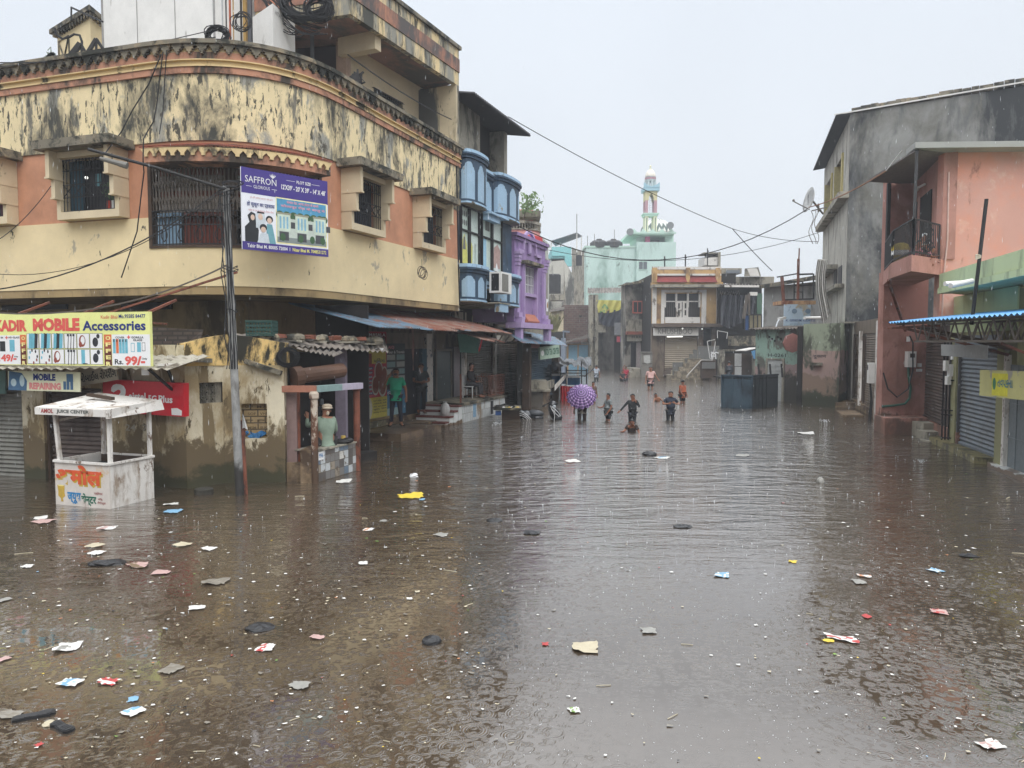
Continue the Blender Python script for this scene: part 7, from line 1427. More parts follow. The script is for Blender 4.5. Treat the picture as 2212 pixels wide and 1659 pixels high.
solo('switch_boxes',m_sw,lambda q:(lambda f_:(f_(1961,727,1966,738),f_(1985,785, 1991,793),f_(1982,797,1992,803)))(lambda a,b,c_,d:fbox(q,a,b, c_,d,21.9,.08)),'small pale switch boxes screwed to the pink wall','switch box')
part('dark_shutter_wall',PK,m_shut_dk,lambda q:q.wbox(WPs,0.02, WPs.L*.72,.3,3.1,-.3,0));shutter(WPs,.12,WPs.L*.66,.45,2.95,.04,m_shut_dk,PK,frame=False,label='dark slatted shutter beside the pink wall')
part('side_base',PK,m_pk2,lambda q:q.wbox(WPs,0,WPs.L, -.5,.42,-.3,.06))
GS=thing('green_shop','pale green shop with a yellowish wall, blue grey shutter and light green parapet','shop building',(11.5,16.5,0))
gA,gB_=G(2006.6,954),G(2104,1001);base2=Vector((11.05,18.45));dir2=Vector((-.245,-1)).normalized()
WR2=Wall([base2,base2+dir2*3.6]);R2=lambda u,v=900:WR2.S(u,v)
m_ygw=mat('yellow_green_wall',C(148,146,110),.85,.08,1,.15,layers=[(C(104,100,70),.55,.06,(1,1,.5),1.2)]);m_lg=mat('pale_green_plaster',C(190,204,160),.8,.05,.8,.15,layers=[(C(140,150,120),.6,.06,(1,1,.25),2)])
zsh=WR2.Z(2100,752);zb9=.12
part('wall',GS,m_ygw,lambda q:q.panel(WR2,-.4,WR2.L,-.5,3.75,0,-.3,[(R2(2062),R2(2158),zb9,zsh)]));shutter(WR2,R2(2064),R2(2156),zb9,zsh,-.1,m_shut_bl,GS,rail=cl('grey_rail',84,84,86),pitch=.1)
part('shutter_head',GS,m_shut_bl,lambda q:q.wbox(WR2,R2(2060),R2(2160),zsh,zsh+.3,-.2,.03));part('yellow_pillar',GS,m_ygw,lambda q:q.wbox(WR2,R2(2161),R2(2176), -.4,2.6,0,.1));part('white_pillar',GS,m_wpaint,lambda q:q.wbox(WR2,R2(2176),R2(2181),-.4,2.4,0,.1))
part('steel_door',GS,cl('blue_grey_door',116,124,128,.5),lambda q:(q.wbox(WR2,R2(2183),R2(2260),.1,2.2,0,.03),[q.wbox(WR2,R2(u),R2(u)+.02,.1,2.2,.03,.045)for u in(2200,2240)],[q.wbox(WR2,R2(2183),R2(2260),z,z+.02,.03,.045)for z in(.7,1.4)]))
pw=Wall([gA.to_2d(),gB_.to_2d(),G(2155,999).to_2d()+Vector((.25,0)),G(2330,1070).to_2d()])
part('plinth',GS,mat('mossy_yellow_plinth',C(140,132,92),.5,.14,2,.2,layers=[(C(60,56,40),.5,.06,(1,1,1),2)]),lambda q:q.prism([tuple(gA.to_2d()),tuple(gB_.to_2d()),(10.55,15.9),(11.5,18.6),(11.8,20)],-.5,.14))
part('white_kerb',GS,m_wtile,lambda q:q.hexa([(9.75,15.2,-.5), (9.9,15.2,-.5),(8.9,12,-.5),(8.7,12,-.5),(9.75,15.3,.12),(10.05,15.3,.12),(9.0,12,.12),(8.8,12,.12)])if False else q.wbox(Wall([Vector((10.18,15.75)),Vector((9.3,12.4))]),0,3.4,-.5,.1,-.5,0))
WGP=Wall([Vector((10.03,17.5)),Vector((8.55,12.0))]);zt5,zb5=WGP.Z(2023,594),WGP.Z(2023,636)
part('parapet',GS,m_lg,lambda q:(q.wbox(WGP,0,WGP.L,zb5+.14,zt5,-.2,0),q.wbox(WGP,0,WGP.L,zb5,zb5+.13,-.25,.03)));part('roof_slab',GS,m_lg,lambda q:q.prism([(10.1,17.45),(8.7,12.1),(12,11.5),(13.2,17.2),(11.2,18.3)],zb5+.02,zb5+.12))
part('upper_strip',GS,m_lg,lambda q:q.wbox(WR2,-.4,WR2.L,2.9,zb5,0,.03))
BA=thing('blue_awning','bright blue corrugated awning on rusty trusses over the right hand shops','awning',A(2060,690, 15.5))
fa,fb=A(1921,697,16.6),A(2230,668,11.2);Wq=Wall([fa.to_2d(),fb.to_2d()]);zf=fa.z
print('awning z',fa.z,fb.z)
part('sheet',BA, mat('bright_blue_sheet',C(96,156,206),.4,.06,2,.05,layers=[(C(150,170,186),.64, .03,(1,1,1),2)]),lambda q:q.sheet(Wq.P(0,zf+.22,-2.1),Wq.P(Wq.L,zf+.22,-2.1),Wq.P(Wq.L,zf,0),Wq.P(0,zf,0),nw=34,amp=.022,jag=.06))
def truss(q):
 for n in(-.15, -1.2):
  q.bar(Wq.P(0,zf-.04,n),Wq.P(Wq.L,zf-.04,n),.04);q.bar(Wq.P(1.0,zf-.42,n),Wq.P(Wq.L,zf-.42,n), .04)
  k=int(Wq.L/.45)
  for i in range(2,k):x=i*.45;q.bar(Wq.P(x,zf-.04,n),Wq.P(x+.22,zf-.42,n),.022);q.bar(Wq.P(x+.22,zf-.42,n),Wq.P(x+.45,zf-.04,n),.022)
part('truss',BA,m_grille,truss)
for a,b,r in((Wq.P(.3,zf-.1,-.1),Wq.P(1.2,zf-.7,-1.9),.06),(Wq.P(-.3,zf-.12,-.1),Wq.P(1.5, zf-.1,-.4),.04),(Wq.P(4.2,zf-.45,-.2),Wq.P(4.6,1.9,-1.7),.04)):part('brace',BA,m_rust,lambda q:q.bar(a,b,r))
part('truss_plate',BA, m_darkb,lambda q:q.hexa([Wq.P(.7,zf-.15,-.3),Wq.P(1.0,zf-.15,-.3),Wq.P(1.9,zf-.6,-1.6),Wq.P(1.7,zf-.6,-1.6),Wq.P(.7, zf-.1,-.3),Wq.P(1.0,zf-.1,-.3),Wq.P(1.9,zf-.5,-1.6), Wq.P(1.7,zf-.5,-1.6)]))
part('box_sign',GS,cl('blank_grey_sign',150,152,152,.4),lambda q:q.wbox(WR2,R2(2031),R2(2125),WR2.Z(2100,778)-.0,WR2.Z(2100,745)+.08,.35,.5)if False else q.hexa([A(2033,768,17.2),A(2133,776,14.4),A(2134,775,14.6),A(2034,768,17.4),A(2033,744,17.2),A(2134,746,14.4),A(2135,746,14.6),A(2034,744,17.4)]),'blank pale grey box sign')
YSg=thing('torn_sign','torn yellow sign with a leaf mark and script on the far right','shop sign',A(2165,840,13.2));M,L=board_frame(A(2117,799,13.9),A(2236,803,12.0));h_=.48
part('board',YSg,mat('torn_yellow_board',C(190,186,126),.6,.06,2,.1,layers=[(C(150,146,136),.58,.02,(1,1,1),2.2)]),lambda q:(setattr(q,'M',M),q.box(0,L,-h_,0,-.12,0)))
part('lettering',YSg,[cl('leaf_green',60,120,84),cl('sign_teal_letters',70,120,140),cl('print_yellow',206,200,60)],lambda q:(setattr(q,'cur',2),q.rect(M,L*.25,-h_+.03,L*.3,h_-.08,.003),setattr(q,'cur',0),q.disc(M,L*.3,-h_*.5,.06,.11,.006),setattr(q,'cur',1),q.text('તવપકના',M,L*.36,-h_*.62,L*.28,.14,.02,.006)))
PL2=thing('leaning_pole','leaning black iron pole rising through the right hand awning with two white pipes','pole',A(2098,660,14.4));pt1,pt2=A(2100,668,14.4),A(2131,430,14.4)
part('pole',PL2,m_blk,lambda q:q.tube([pt1-Vector((0,0,.3)),pt2],.035,8));part('pipe',PL2,m_white,lambda q:(q.tube([A(2100,607,14.3),A(2053,617,14.0)],.05,10), q.tube([A(2090,610,14.4),A(2041,613,14.3)],.045,10)))
part('knot', PL2,cl('rope_pale',190,180,160),lambda q:[q.tube([A(2113+6*cos(i*.9+k),552+3*k+2*sin(i),14.35)for i in range(8)],.012,5)for k in range(3)])
RG=thing('rod_gate','open gate of thin iron rods standing in the water at the pink steps','gate',G(2040,955));yg=18.9
part('rods', RG,m_blk,lambda q:([q.bar(A(u,950,yg-.1*k).lerp(A(u,950,yg-.1*k),0),(A(u,950,yg-.1*k).x,yg-.1*k,A(u,735, yg).z),.03)for k,u in enumerate((2034,2041,2048,2056,2062))],[q.bar(A(2034,v,yg),A(2062,v+2,yg-.4),.03)for v in(885,895,820, 945)]))
for k,(u,v,w_,h)in enumerate(((2043,790,6,22),(2052,800,7,26),(2047,822,8,18),(2058,770,5,14))):solo('switch_gear',m_sw if k%2 else m_white,lambda q:fbox(q,u,v-h/2,u+w_,v+h/2,18.6,.12),'pale electrical box in the cluster between the two shutters','electrical box','electrical boxes between the shutters')
#  roof things of the corner building
zr_=zo2t+.12
def roofbox(name,label,cat,u0,u1,v0,Y,D,m,skew=.318,lines=()):
 a=A(u0,v0,Y+D*0);b=A(u1,v0,Y);return a,b
SHD=thing('white_shed','big white panelled shed box on the roof of the corner building','shed',A(340,108,18.3));Wsh=Wall([A(221,60,19.2).to_2d(),A(466,60,17.4).to_2d()])
part('panel_wall',SHD,m_white,lambda q:q.wbox(Wsh,0,Wsh.L,zr_,12.3,-2.2,0));part('panel_seam',SHD,cl('seam_grey',150,148,146),lambda q:[q.wbox(Wsh,Wsh.S(u,60)-.008,Wsh.S(u,60)+.008,zr_,12.3,0,.012)for u in(297,379)]+[q.wbox(Wsh,x,x+.05, zr_,12.3,0,.02)for x in(.0,Wsh.L-.06)])
TWR=thing('roof_tank_room','small yellow tank room with a patterned cap and round relief on the roof','roof room', A(170,128,20));Wtw=Wall([A(124,90,21).to_2d(),A(196,90,19.7).to_2d(),A(240,90,20.8).to_2d()])
zw=Wtw.Z(160,52);part('wall',TWR,m_yel_low,lambda q:q.wbox(Wtw,0,Wtw.L,zr_-.3,zw,-1.2,0));part('cap',TWR,m_cop,lambda q:(q.wbox(Wtw,-.12,Wtw.L,zw,zw+.12,-1.3,.16),[q.wbox(Wtw,x*.16,x*.16+.08,zw-.1,zw,0,.12)for x in range(int(Wtw.L/.16))]))
M=Wtw.frame(.35,zw-.9,.0);part('cross_relief',TWR,m_cop,lambda q:(q.bar(Wtw.P(.12,zw-.22,.02),Wtw.P(.78,zw-1.25,.02),.03),q.bar(Wtw.P(.78,zw-.22,.02),Wtw.P(.12,zw-1.25,.02),.03),[q.bar(Wtw.P(a,b,.02),Wtw.P(c_,d,.02),.025)for a,b,c_,d in((.12,zw-.22,.78,zw-.22),(.12,zw-1.25,.78,zw-1.25),(.12,zw-.22,.12,zw-1.25), (.78,zw-.22,.78,zw-1.25))],q.tube([Wtw.P(.45,zw-.74,.0),Wtw.P(.45,zw-.74,.06)],.1,14)))
part('pipe',TWR,m_cable,lambda q:(q.tube([A(u,v,19)for u,v in((118,60),(122,75),(135,84),(150,80),(160,74),(172,76),(177,90),(176,118))],.03,6),q.bar(A(154,45,19),A(154,16,19),.03),q.bar(A(154,16,19),A(222,47,18.2),.04)))
solo('roof_rail',m_blk,lambda q:[q.bar(A(a,b,17.8),A(c_,d,17.8),r)for a,b,c_,d,r in((152,122,174,94,.1),(174,94,188,118,.05),(186,120,208,84,.07),(208,84,224,108,.06), (208,84,208,120,.04))],'folded black angle irons lying against the tank room','angle irons')
solo('roof_weed',flat('roof_weed_leaves',C(140,150,140)),lambda q:[q.quad(*(lambda p,a,b:(p-a,p+b,p+a,p-b))(A(112+RN.gauss(0,4),120+RN.gauss(0,5),17.5),Vector((RN.gauss(0,.07),0,RN.gauss(0,.05))),Vector((.02,0,.04))))for _ in range(26)],'small grey green weed sprouting from the parapet by the tank room','weed')
ACb=thing('white_cabinet','tall white cabinet with a brand plate standing on the roof beside the doorway','cabinet',A(590,140,17.2));Wab=Wall([A(546,60,17.6).to_2d(),A(590,60,16.9).to_2d(),A(637,60,17.9).to_2d()])
za_=Wab.Z(590,8);part('casing',ACb,m_white,lambda q:q.wbox(Wab,0,Wab.L,zr_,za_,-.5,0));part('seam',ACb,cl('seam_grey',150,148,146),lambda q:[q.wbox(Wab,0,Wab.L,z,z+.012,0,.008)for z in(za_-.95,za_-1.9)]);part('lettering',ACb,cl('seam_grey',150,148,146),lambda q:q.text('HITACHI',Wab.frame(Wab.s[1]+.1,za_-.2,.01),0,0,.4,.09,.02))
for k,(u,c_,r)in enumerate(((478,cl('aluminium_strip',176,178,180),.05),(486,m_blk,.05),(494,cl('orange_pipe',176,92,62),.06),(501,cl('ochre_pipe',176,142,84),.06),(508,cl('ochre_pipe',176,142,84),.05),(518,m_blk,.06),(526,cl('ochre_pipe',176,142,84),.09),(538,cl('grey_pipe',96,98,104),.07))):a=A(u,60,17.6+.1*k);solo('roof_pipe',c_,lambda q:q.bar((a.x,a.y,zr_),(a.x+.02,a.y,12.4),r*1.6),'vertical pipe beside the white shed, one of a bundle of black, orange and ochre pipes','pipe','bundle of roof pipes')
def coil(q,c_,r,n,sq=1.0,rr=.01):
 for k in range(n):
  r2=r*RN.uniform(.75,1.05);o_=Vector((RN.gauss(0,.03),RN.gauss(0, .05),RN.gauss(0,.03)));q.tube([c_+o_+Vector((r2*cos(i*pi/8),.04*sin(i+k),r2*sq*sin(i*pi/8)))for i in range(17)],rr,4)
solo('cable_coil',m_cable,lambda q:coil(q,A(471,78,16.6),.25,22,.75,.011), 'thick bundle of black cable coiled at the roof edge by the white shed','cable coil')
solo('cable_coil',m_cable,lambda q:coil(q,A(525,50,17),.2,8,1.0,.01),'loose ring of black cable hanging beside the white cabinet','cable coil')
solo('cable_tangle',m_cable,lambda q:(coil(q,A(660,8,17.2),.55,46,.55,.016),coil(q,A(690,20,17.2),.3,20,.9,.014),[q.tube(catenary(A(545+RN.random()*40,-30,17.3),A(640+RN.random()*70,60+RN.random()*15,17.4),.15+.3*RN.random(),8),.014,4)for _ in range(18)]),'great tangle of black cables above the roof doorway','cable tangle')
solo('charred_bush',m_blk,lambda q:[q.tube([A(768+RN.gauss(0,7),166+RN.gauss(0,7),17.4),A(766+RN.gauss(0,8),176+RN.gauss(0,9),17.4),A(764+RN.gauss(0,9),186+RN.gauss(0,7),17.4)],.03,4)for _ in range(30)]+[q.tube([A(772,170,17.4),A(776,190,17.4),A(775,212,17.4)],.035,5),q.tube([A(758,172,17.4),A(755,190,17.4)],.025,5)],'clump of twisted black wire and rag on a post above the parapet','wire clump')
#  overhead cables
def wire(label,p,q_,sag,r=.012,n=16,m=None):q=MB();q.tube(catenary(p,q_,sag,n),r,4,cap=False);return ob('cable',q,m or m_cable,label=label,cat='cable')
wire('thin cable crossing the sky from the blue house down past the minaret',A(1098,252,26.5),A(1582,494,34),.2,.015)
wire('thin cable continuing level from the sky junction to the grey building',A(1582,494,34),A(1768,522,30),.15,.015)
wire('cable sagging across the street from the pink terrace to the satellite dish',A(1100,478,27),A(1744,452,27.6),1.62,.022)
wire('thin cable running level across the mint green hall',A(1185,540,60),A(1900,450,60),2.2,.03)
wire('short cable from the right hand sky down to the scaffold frame',A(1582,494,34),A(1668,585,37),.05,.018)
wire('orange tinted cable from the dish to the pink roof corner',A(1746,448,27.6),A(1914,369,19.2),.12,.02,m=cl('copper_cable',150, 110,84))
wire('string of droplets and wire between the pink canopy and roof',A(1914,369,19.2),A(1948,325,18.2),.0,.012,m=m_sw)
wire('cable running left from the top of the lamp pole out of view',A(484,404,12.9),A(-60,632,11.5),.35,.013)
wire('second cable from the lamp pole top sloping left over the yellow wall',A(486,408,12.95),A(-60,585,13.5),.55,.008)
wire('thick grey cable from mid pole sagging left above the name board',A(492,572,12.75), A(-80,668,11.8),.35,.017,m=m_grille)
wire('thin cable from the left wall to the lamp arm',A(-60,545,14),A(110,402,14.6),.2,.008)
wire('upper cable from the far left to the roof coil',A(-60,134,15),A(466,80,16.5),.18,.012);wire('lower cable from the far left to the roof coil',A(-60,150,15),A(470,62,16.5),.1,.010)
def cw(label,pts,r=.012):q=MB();q.tube(pts,r,4,cap=False);ob('wall_cable',q,m_cable,label=label,cat='cable')
Pn=lambda u,v,n=.13:W1.P(W1.S(u,v,n),W1.Z(u,v,n),n)
cw('dark cable dropping down the curved wall from the parapet beside the canopy',[Pn(352,112,.2),Pn(345,170), Pn(338,230),Pn(332,262),Pn(318,285),Pn(310,300,.6),Pn(309,345, .62),Pn(311,372,.4),Pn(305,420),Pn(296,500),Pn(262,600)])
cw('dark cable slanting down the curved wall to the grilled window',[Pn(348,118,.2),Pn(322,180),Pn(285,240),Pn(262,285),Pn(228,330,.66)])
cw('second dark cable hanging down the curved wall from the coil',[Pn(360,108,.2),Pn(356,170),Pn(352,240),Pn(344,290,.3)],.01)
cw('cable stapled along the upper wall right of the pole',[Pn(986,360,.1),Pn(988,450),Pn(990,560),Pn(993,660)],.03)
q=MB();coil(q,A(913,590,18.6), .1,5,1.5,.008);q.tube([A(911,560,18.6),A(912,585,18.6)],.008,4);ob('wire_knot',q,m_grille,label='small knotted wire hanging under the third window of the yellow wall',cat='wire knot')
wire('black wire strung across the top floor recess',A(751,118,17.5),A(975, 258,22),.1,.015)
#  second awning, tea sign, tarp stall
za=3.35
solo('blue_sheet_awning',m_blueroof,lambda q:q.sheet(A(1076,706,27.6),A(1200,728,36),A(1225,746,34.5),A(1128,740,25.5),nw=26,amp=.02,jag=.2),'faded blue sheet awning beside the purple house','awning')
solo('awning_truss',m_grille,lambda q:([q.bar(A(1071,741,26.5),A(1150,739,29),.05)],[q.bar(A(1076+14*i,741,26.6+.3*i),A(1086+14*i,722+3*i,26.8+.3*i),.035)for i in range(5)]),'light iron truss carrying the faded blue awning', 'truss')
Tl=A(1166,750,30.5);Tr=A(1208,745,31.4);M,L=board_frame(Tl,Tr);TS=thing('tea_sign','pale green tea centre sign with a cup drawing above the stall','shop sign',Tl);hh=.52
part('board',TS,cl('pale_green_sign',156,176,160),lambda q:(setattr(q,'M',M),q.box(0,L,-hh,0,-.1,0)))
part('lettering',TS,[cl('sign_dark_green',70,104,90),m_sw],lambda q:(q.text('RAZA TEA CENTER',M,L*.22,-hh*.72,L*.76,hh*.52,.04),setattr(q,'cur',1),q.disc(M,L*.12,-hh*.5,L*.08,hh*.22,.004)))
solo('pink_board',cl('dusty_rose_board',150,96,90),lambda q:q.hexa([A(1142,752,30),A(1166,752,30.6),A(1166,752,30.8),A(1142,752,30.2),A(1142,732,30),A(1166,734,30.6),A(1166,734,30.8),A(1142,732,30.2)]),'small dusty pink board beside the tea sign','board')
TSH=thing('tea_stall_room','dark tea stall room with a blue slatted shutter under the faded awning','stall',A(1150,870,33))
part('back_wall',TSH,m_dark,lambda q:q.hexa([A(1117,880,30),A(1196,860,36),A(1196,860,38), A(1117,880,32),A(1117,715,30),A(1196,728,36),A(1196,728,38), A(1117,715,32)]))
Wte=Wall([A(1118,870,29.6).to_2d(),A(1196,860,35.6).to_2d()]);shutter(Wte,Wte.S(1143),Wte.S(1190),.2,2.3,.05,cl('dark_blue_shutter',62,84,100),TSH)
part('post',TSH,m_darkb,lambda q:(q.wbox(Wte,-.02,.25,-.4,3.0,.2,.5),q.wbox(Wte,Wte.S(1192),Wte.S(1196),-.4,2.6,.0,.3)))
CT=thing('tea_counter','grey concrete tea counter with a boxed top above the water','counter',G(1165,880));yk=30.6
part('top_box',CT,m_con,lambda q:(fbox(q,1132,823,1182,841,yk,1.4),q.hexa([A(1182,842,yk),A(1198,836,yk+1.6),A(1190,836,yk+2),A(1180,842,yk+.2),A(1182,824, yk),A(1198,820,yk+1.6),A(1190,820,yk+2),A(1180,824,yk+.2)])))
part('slab',CT,m_con,lambda q:fbox(q,1124,842,1190,846,yk-.2,1.8));part('base',CT,mat('dark_wet_base',C(90,84,76),.6,.12,2,.1),lambda q:fbox(q,1128,846,1172,880,yk,1.2,-.5));part('base_side',CT,m_plinth,lambda q:q.hexa([A(1172, 878,yk)-Vector((0,0,.4)),A(1188,872,yk+1.2)-Vector((0,0,.4)),A(1186,872,yk+1.4)-Vector((0,0,.4)),A(1172,878,yk+1.2)-Vector((0,0,.4)),A(1172,846,yk),A(1188,846,yk+1.2),A(1186,846,yk+1.4),A(1172,846,yk+1.2)]))
ys=35.0;ST2=thing('tarp_stall','iron framed street stall with a crumpled black tarpaulin roof and blue tables','stall',A(1240,840,ys))
part('frame',ST2,m_blk,lambda q:[q.bar(A(u,v0,Y),A(u,v1,Y),.05)for u,v0,v1,Y in((1211,790,865,ys-.6),(1223,792,838, ys+.6),(1256,780,862,ys-1.0),(1267,780,840,ys))]+[q.bar(A(a,v,Y),A(b,v,Y),.045)for a,b,v,Y in((1211,1257,806, ys-.7),(1223,1266,800,ys+.3),(1223,1266,812,ys+.3))])
def crump(q):
 q.smooth=True
 def f(i,j):
  u=1175+i*103;v=795-6*i-16*j+5*sin(i*9)*sin(j*5+1)+2*sin(i*31+j*7)-(14*(1-i)**3*j);return A(u,v,ys-1.6+3.6*j)+Vector((0, .12*sin(i*26),.05*sin(i*47+j*11)))
 q.grid(f,46,12)
part('tarpaulin',ST2,flat('wet_black_tarpaulin',C(46,48,52),.25,spec=.6),crump)
part('blue_table',ST2, [cl('table_blue',44,84,120),m_sw],lambda q:(fbox(q,1192,812,1222,829,ys-.2, .06),setattr(q,'cur',1),fbox(q,1192,808,1226,811.5,ys-.3,.8)))
part('blue_table',ST2,[cl('table_blue',44,84,120),m_sw],lambda q:(fbox(q,1226,816,1253,832,ys-.4,.06),setattr(q,'cur',1),fbox(q,1224,813,1254,815.5,ys-.5,.9),fbox(q,1224,832,1254,834,ys-.5,.5)))
part('white_plank',ST2,m_wpaint,lambda q:q.hexa([A(1198,845,31.8),A(1223,815,34.2),A(1223,815,34.3),A(1198,845,31.9),A(1198,832,31.8),A(1223,806,34.2),A(1223,806,34.3),A(1198,832,31.9)]))
def rcloth(q):
 q.smooth=True;q.grid(lambda i,j:A(1208.5+(2+0*j)+34*i*(1-.1*j),833+3*i+36*j,33.6+.1*sin(i*40*(1-.4*j)+j*2)),50,6)
solo('red_cloth',cl('vivid_red_cloth',176,26,40),rcloth,'vivid red cloth hanging from the stall frame into the water','cloth')
SB=thing('sunken_cabinet','brown ribbed cabinet half sunk in the flood beside the white platform','cabinet',G(1092,906));a=G(1065,903);b=G(1124,904)
part('body',SB,m_darkb,lambda q:(fbox(q,1084,886,1123,904,25.6,.8,-.4),[fbox(q,1084+4*i,887,1085+4*i,904,25.55,.06,-.4)for i in range(10)]));part('tray',SB,m_cop,lambda q:fbox(q,1066,882,1126,886,25.4,1.2))
part('blue_tub',SB,cl('blue_tub',58,92,150),lambda q:fbox(q,1070,889,1082,897,25.5,.4));part('leg_frame',SB,m_blk,lambda q:[q.bar(A(a_,b_,25.3),A(c_,d,26.2),.04)for a_,b_,c_,d in((1064,881,1090,873),(1090,873,1112,878),(1112,878,1100,884),(1072,876,1104,874))])
for k in range(6):p=A(1088+6*k,881,25.7);solo('scrap',(m_sw,cl('greenish_scrap',160,160,110),cl('tin_yellow',200,170,90))[k%3],lambda q:q.ball(p,.06,.05,.05,7,5),'small scrap lying on top of the sunken cabinet','scrap','scraps on the sunken cabinet')
c_bk=flat('glossy_black_plastic',C(34,36,40),.22,spec=.7)
def ell(q,u,v,Y,rx,ry,rz,tilt=0,az=0):
 o_=q.M;q.M=Matrix.Translation(A(u,v,Y))@Matrix.Rotation(az,4,'Z')@Matrix.Rotation(tilt,4,'Y');q.smooth=True;q.ball((0,0,0),rx,ry,rz,18,12);q.smooth=False;q.M=o_
SCo=thing('fallen_scooter','black scooter lying on its side mostly under the flood','scooter',G(1147,902));Ysc=25.9
part('body_panel',SCo,c_bk,lambda q:(ell(q,1136,898,Ysc,.30, .28,.20,.25),ell(q,1160,901,Ysc,.24,.25,.10,.1)));part('seat',SCo,cl('seat_charcoal',56,58,62,.5),lambda q:ell(q,1157,893,Ysc,.30,.22,.13,.12))
part('stripe',SCo,m_sw,lambda q:[q.tube([A(1122+12*t,889+k*4+3.0*t*t+1.3*t,Ysc-.32)for t in(0,.5,1,1.5,2,2.5)],.007,5)for k in range(3)]);part('tail_lamp',SCo,cl('dull_silver',110,112,116,.3),lambda q:ell(q,1128, 889,Ysc-.2,.13,.08,.03,.4))
MC=thing('motorbike','black motorbike front with handlebar and silver trim tipping into the flood','motorbike',G(1195,906));Ym_=25.4
part('front_cowl',MC,c_bk,lambda q:(ell(q,1193,876,Ym_,.14,.16,.17,.4),ell(q,1198,893,Ym_,.17,.2,.30,-.45),ell(q,1205,902,Ym_,.16,.18,.14)))
part('headlamp',MC,cl('headlamp_glass',150,156,160,.1),lambda q:ell(q,1197,879,Ym_-.14, .07,.05,.07));part('handlebar',MC,m_blk,lambda q:(q.tube([A(1173,877,Ym_-.1),A(1181,873,Ym_),A(1190,868,Ym_),A(1200,868,Ym_)],.022,8),q.tube([A(1172,878,Ym_-.1),A(1178,875,Ym_-.05)],.035,8)))
part('mirror', MC,m_blk,lambda q:(ell(q,1203,872,Ym_,.05,.02,.04),q.tube([A(1199,870,Ym_),A(1204,872,Ym_)],.01,5),ell(q,1189,863,Ym_,.05,.02,.03)))
part('silver_trim',MC,m_sw,lambda q:(q.tube([A(u,v,Ym_-.22)for u,v in((1189,876),(1192,884),(1197,892),(1198,900),(1197,908))],.010,5),q.tube([A(u,v,Ym_-.24)for u,v in((1192,878),(1200,885),(1207,892),(1211,899),(1207,899),(1200,893),(1196,886))],.008,5)))
part('cable',MC,m_cable,lambda q:q.tube([A(u,v,Ym_-.1)for u,v in((1190,870),(1183,882),(1187,889),(1192,892))],.012,5))
#  umbrella
Pu=G(1257,906);Yu=Pu.y;uc=A(1256,856,Yu-.25);Mu=Matrix.Translation(uc)@Matrix.Rotation(radians(52),4,'X')@Matrix.Rotation(radians(-6),4,'Y')
t=NT('purple_plaid');g9=t.n('ShaderNodeTexCoord').outputs['Object'];s9=t.n('ShaderNodeSeparateXYZ');t.l(g9,s9.inputs[0])
an=t.math('ARCTAN2',s9.outputs['Y'],s9.outputs['X']);fa_=t.math('FRACT',t.math('MULTIPLY',an, 16/(2*pi)*1.0));rr=t.math('SQRT',t.math('ADD',t.math('MULTIPLY',s9.outputs['X'],s9.outputs['X']),t.math('MULTIPLY',s9.outputs['Y'],s9.outputs['Y'])))
gore=t.math('ABSOLUTE',t.math('SUBTRACT',fa_,.5));l1=t.math('FRACT',t.math('MULTIPLY',t.math('MULTIPLY',gore,rr),6));l2=t.math('FRACT',t.math('MULTIPLY',rr,13.5))
a1=t.math('GREATER_THAN',l1,.62);a2=t.math('GREATER_THAN',l2,.62);sm=t.math('ADD',a1,a2)
cc=t.mix(t.math('MINIMUM',sm,1),C(62,40,88),C(138,104,160));cc=t.mix(t.math('GREATER_THAN',sm,1.5),cc,C(212,192,222));t.l(cc,t.b.inputs['Base Color']);t.b.inputs['Roughness'].default_value=.45
UM=bpy.data.objects.new('umbrella',None);COL.objects.link(UM);UM.matrix_world=Mu;OFF[UM.name]=Vector((0,0,0));tag(UM,'purple and white plaid umbrella held open in the flood','umbrella')
def canopy(q):
 Rr_=.53
 for g_i in range(16):
  a0,a1_=2*pi*g_i/16,2*pi*(g_i+1)/16
  def f(i,j):
   r=Rr_*i;a_=a0+(a1_-a0)*j;bulge=1-.09*sin(j*pi)*i;z=.27*(1-(i**2.1))-.012*sin(j*pi)*i;return Vector((r*bulge*cos(a_),r*bulge*sin(a_),z))
  q.grid(f,9,4)
o=part('canopy',UM,t.m,canopy);part('shaft',UM,m_grille,lambda q:(q.tube([(0,0,-.55),(0,0,.33)],.009,6),q.tube([(0,0,.26),(0,0,.34)],.012,6,r1=.006)))
part('ribs',UM, m_grille,lambda q:[q.tube([Vector((.53*i/4*cos(k*pi/8),.53*i/4*sin(k*pi/8),.262*(1-(i/4)**2.1)-.006))for i in range(5)],.004,4)for k in range(16)])
#  people
def skin_tree(joints,edges,sub=1):
 """joints: name -> (pos, radius); returns verts, faces of the smooth skinned figure"""
 names=list(joints);me=bpy.data.meshes.new('t');me.from_pydata([tuple(joints[n][0])for n in names],[(names.index(a),names.index(b))for a,b in edges],[])
 o=bpy.data.objects.new('t',me);COL.objects.link(o);o.modifiers.new('s','SKIN');s_=o.modifiers.new('d','SUBSURF');s_.levels=sub;s_.render_levels=sub
 if not me.skin_vertices:raise RuntimeError('no skin layer')
 for i,n in enumerate(names):r=joints[n][1];me.skin_vertices[0].data[i].radius=(r,r)
 me.skin_vertices[0].data[0].use_root=True
 e=o.evaluated_get(bpy.context.evaluated_depsgraph_get());m2=bpy.data.meshes.new_from_object(e)
 vs=[v.co.copy()for v in m2.vertices];fs=[tuple(p.vertices)for p in m2.polygons]
 bpy.data.objects.remove(o);bpy.data.meshes.remove(me);bpy.data.meshes.remove(m2);return vs,fs
def addm(q,vs,fs):
 b=len(q.v)
 for v in vs:q.P(v)
 for f in fs:q.f.append(tuple(b+i for i in f));q.mi.append(q.cur);q.sm.append(True)
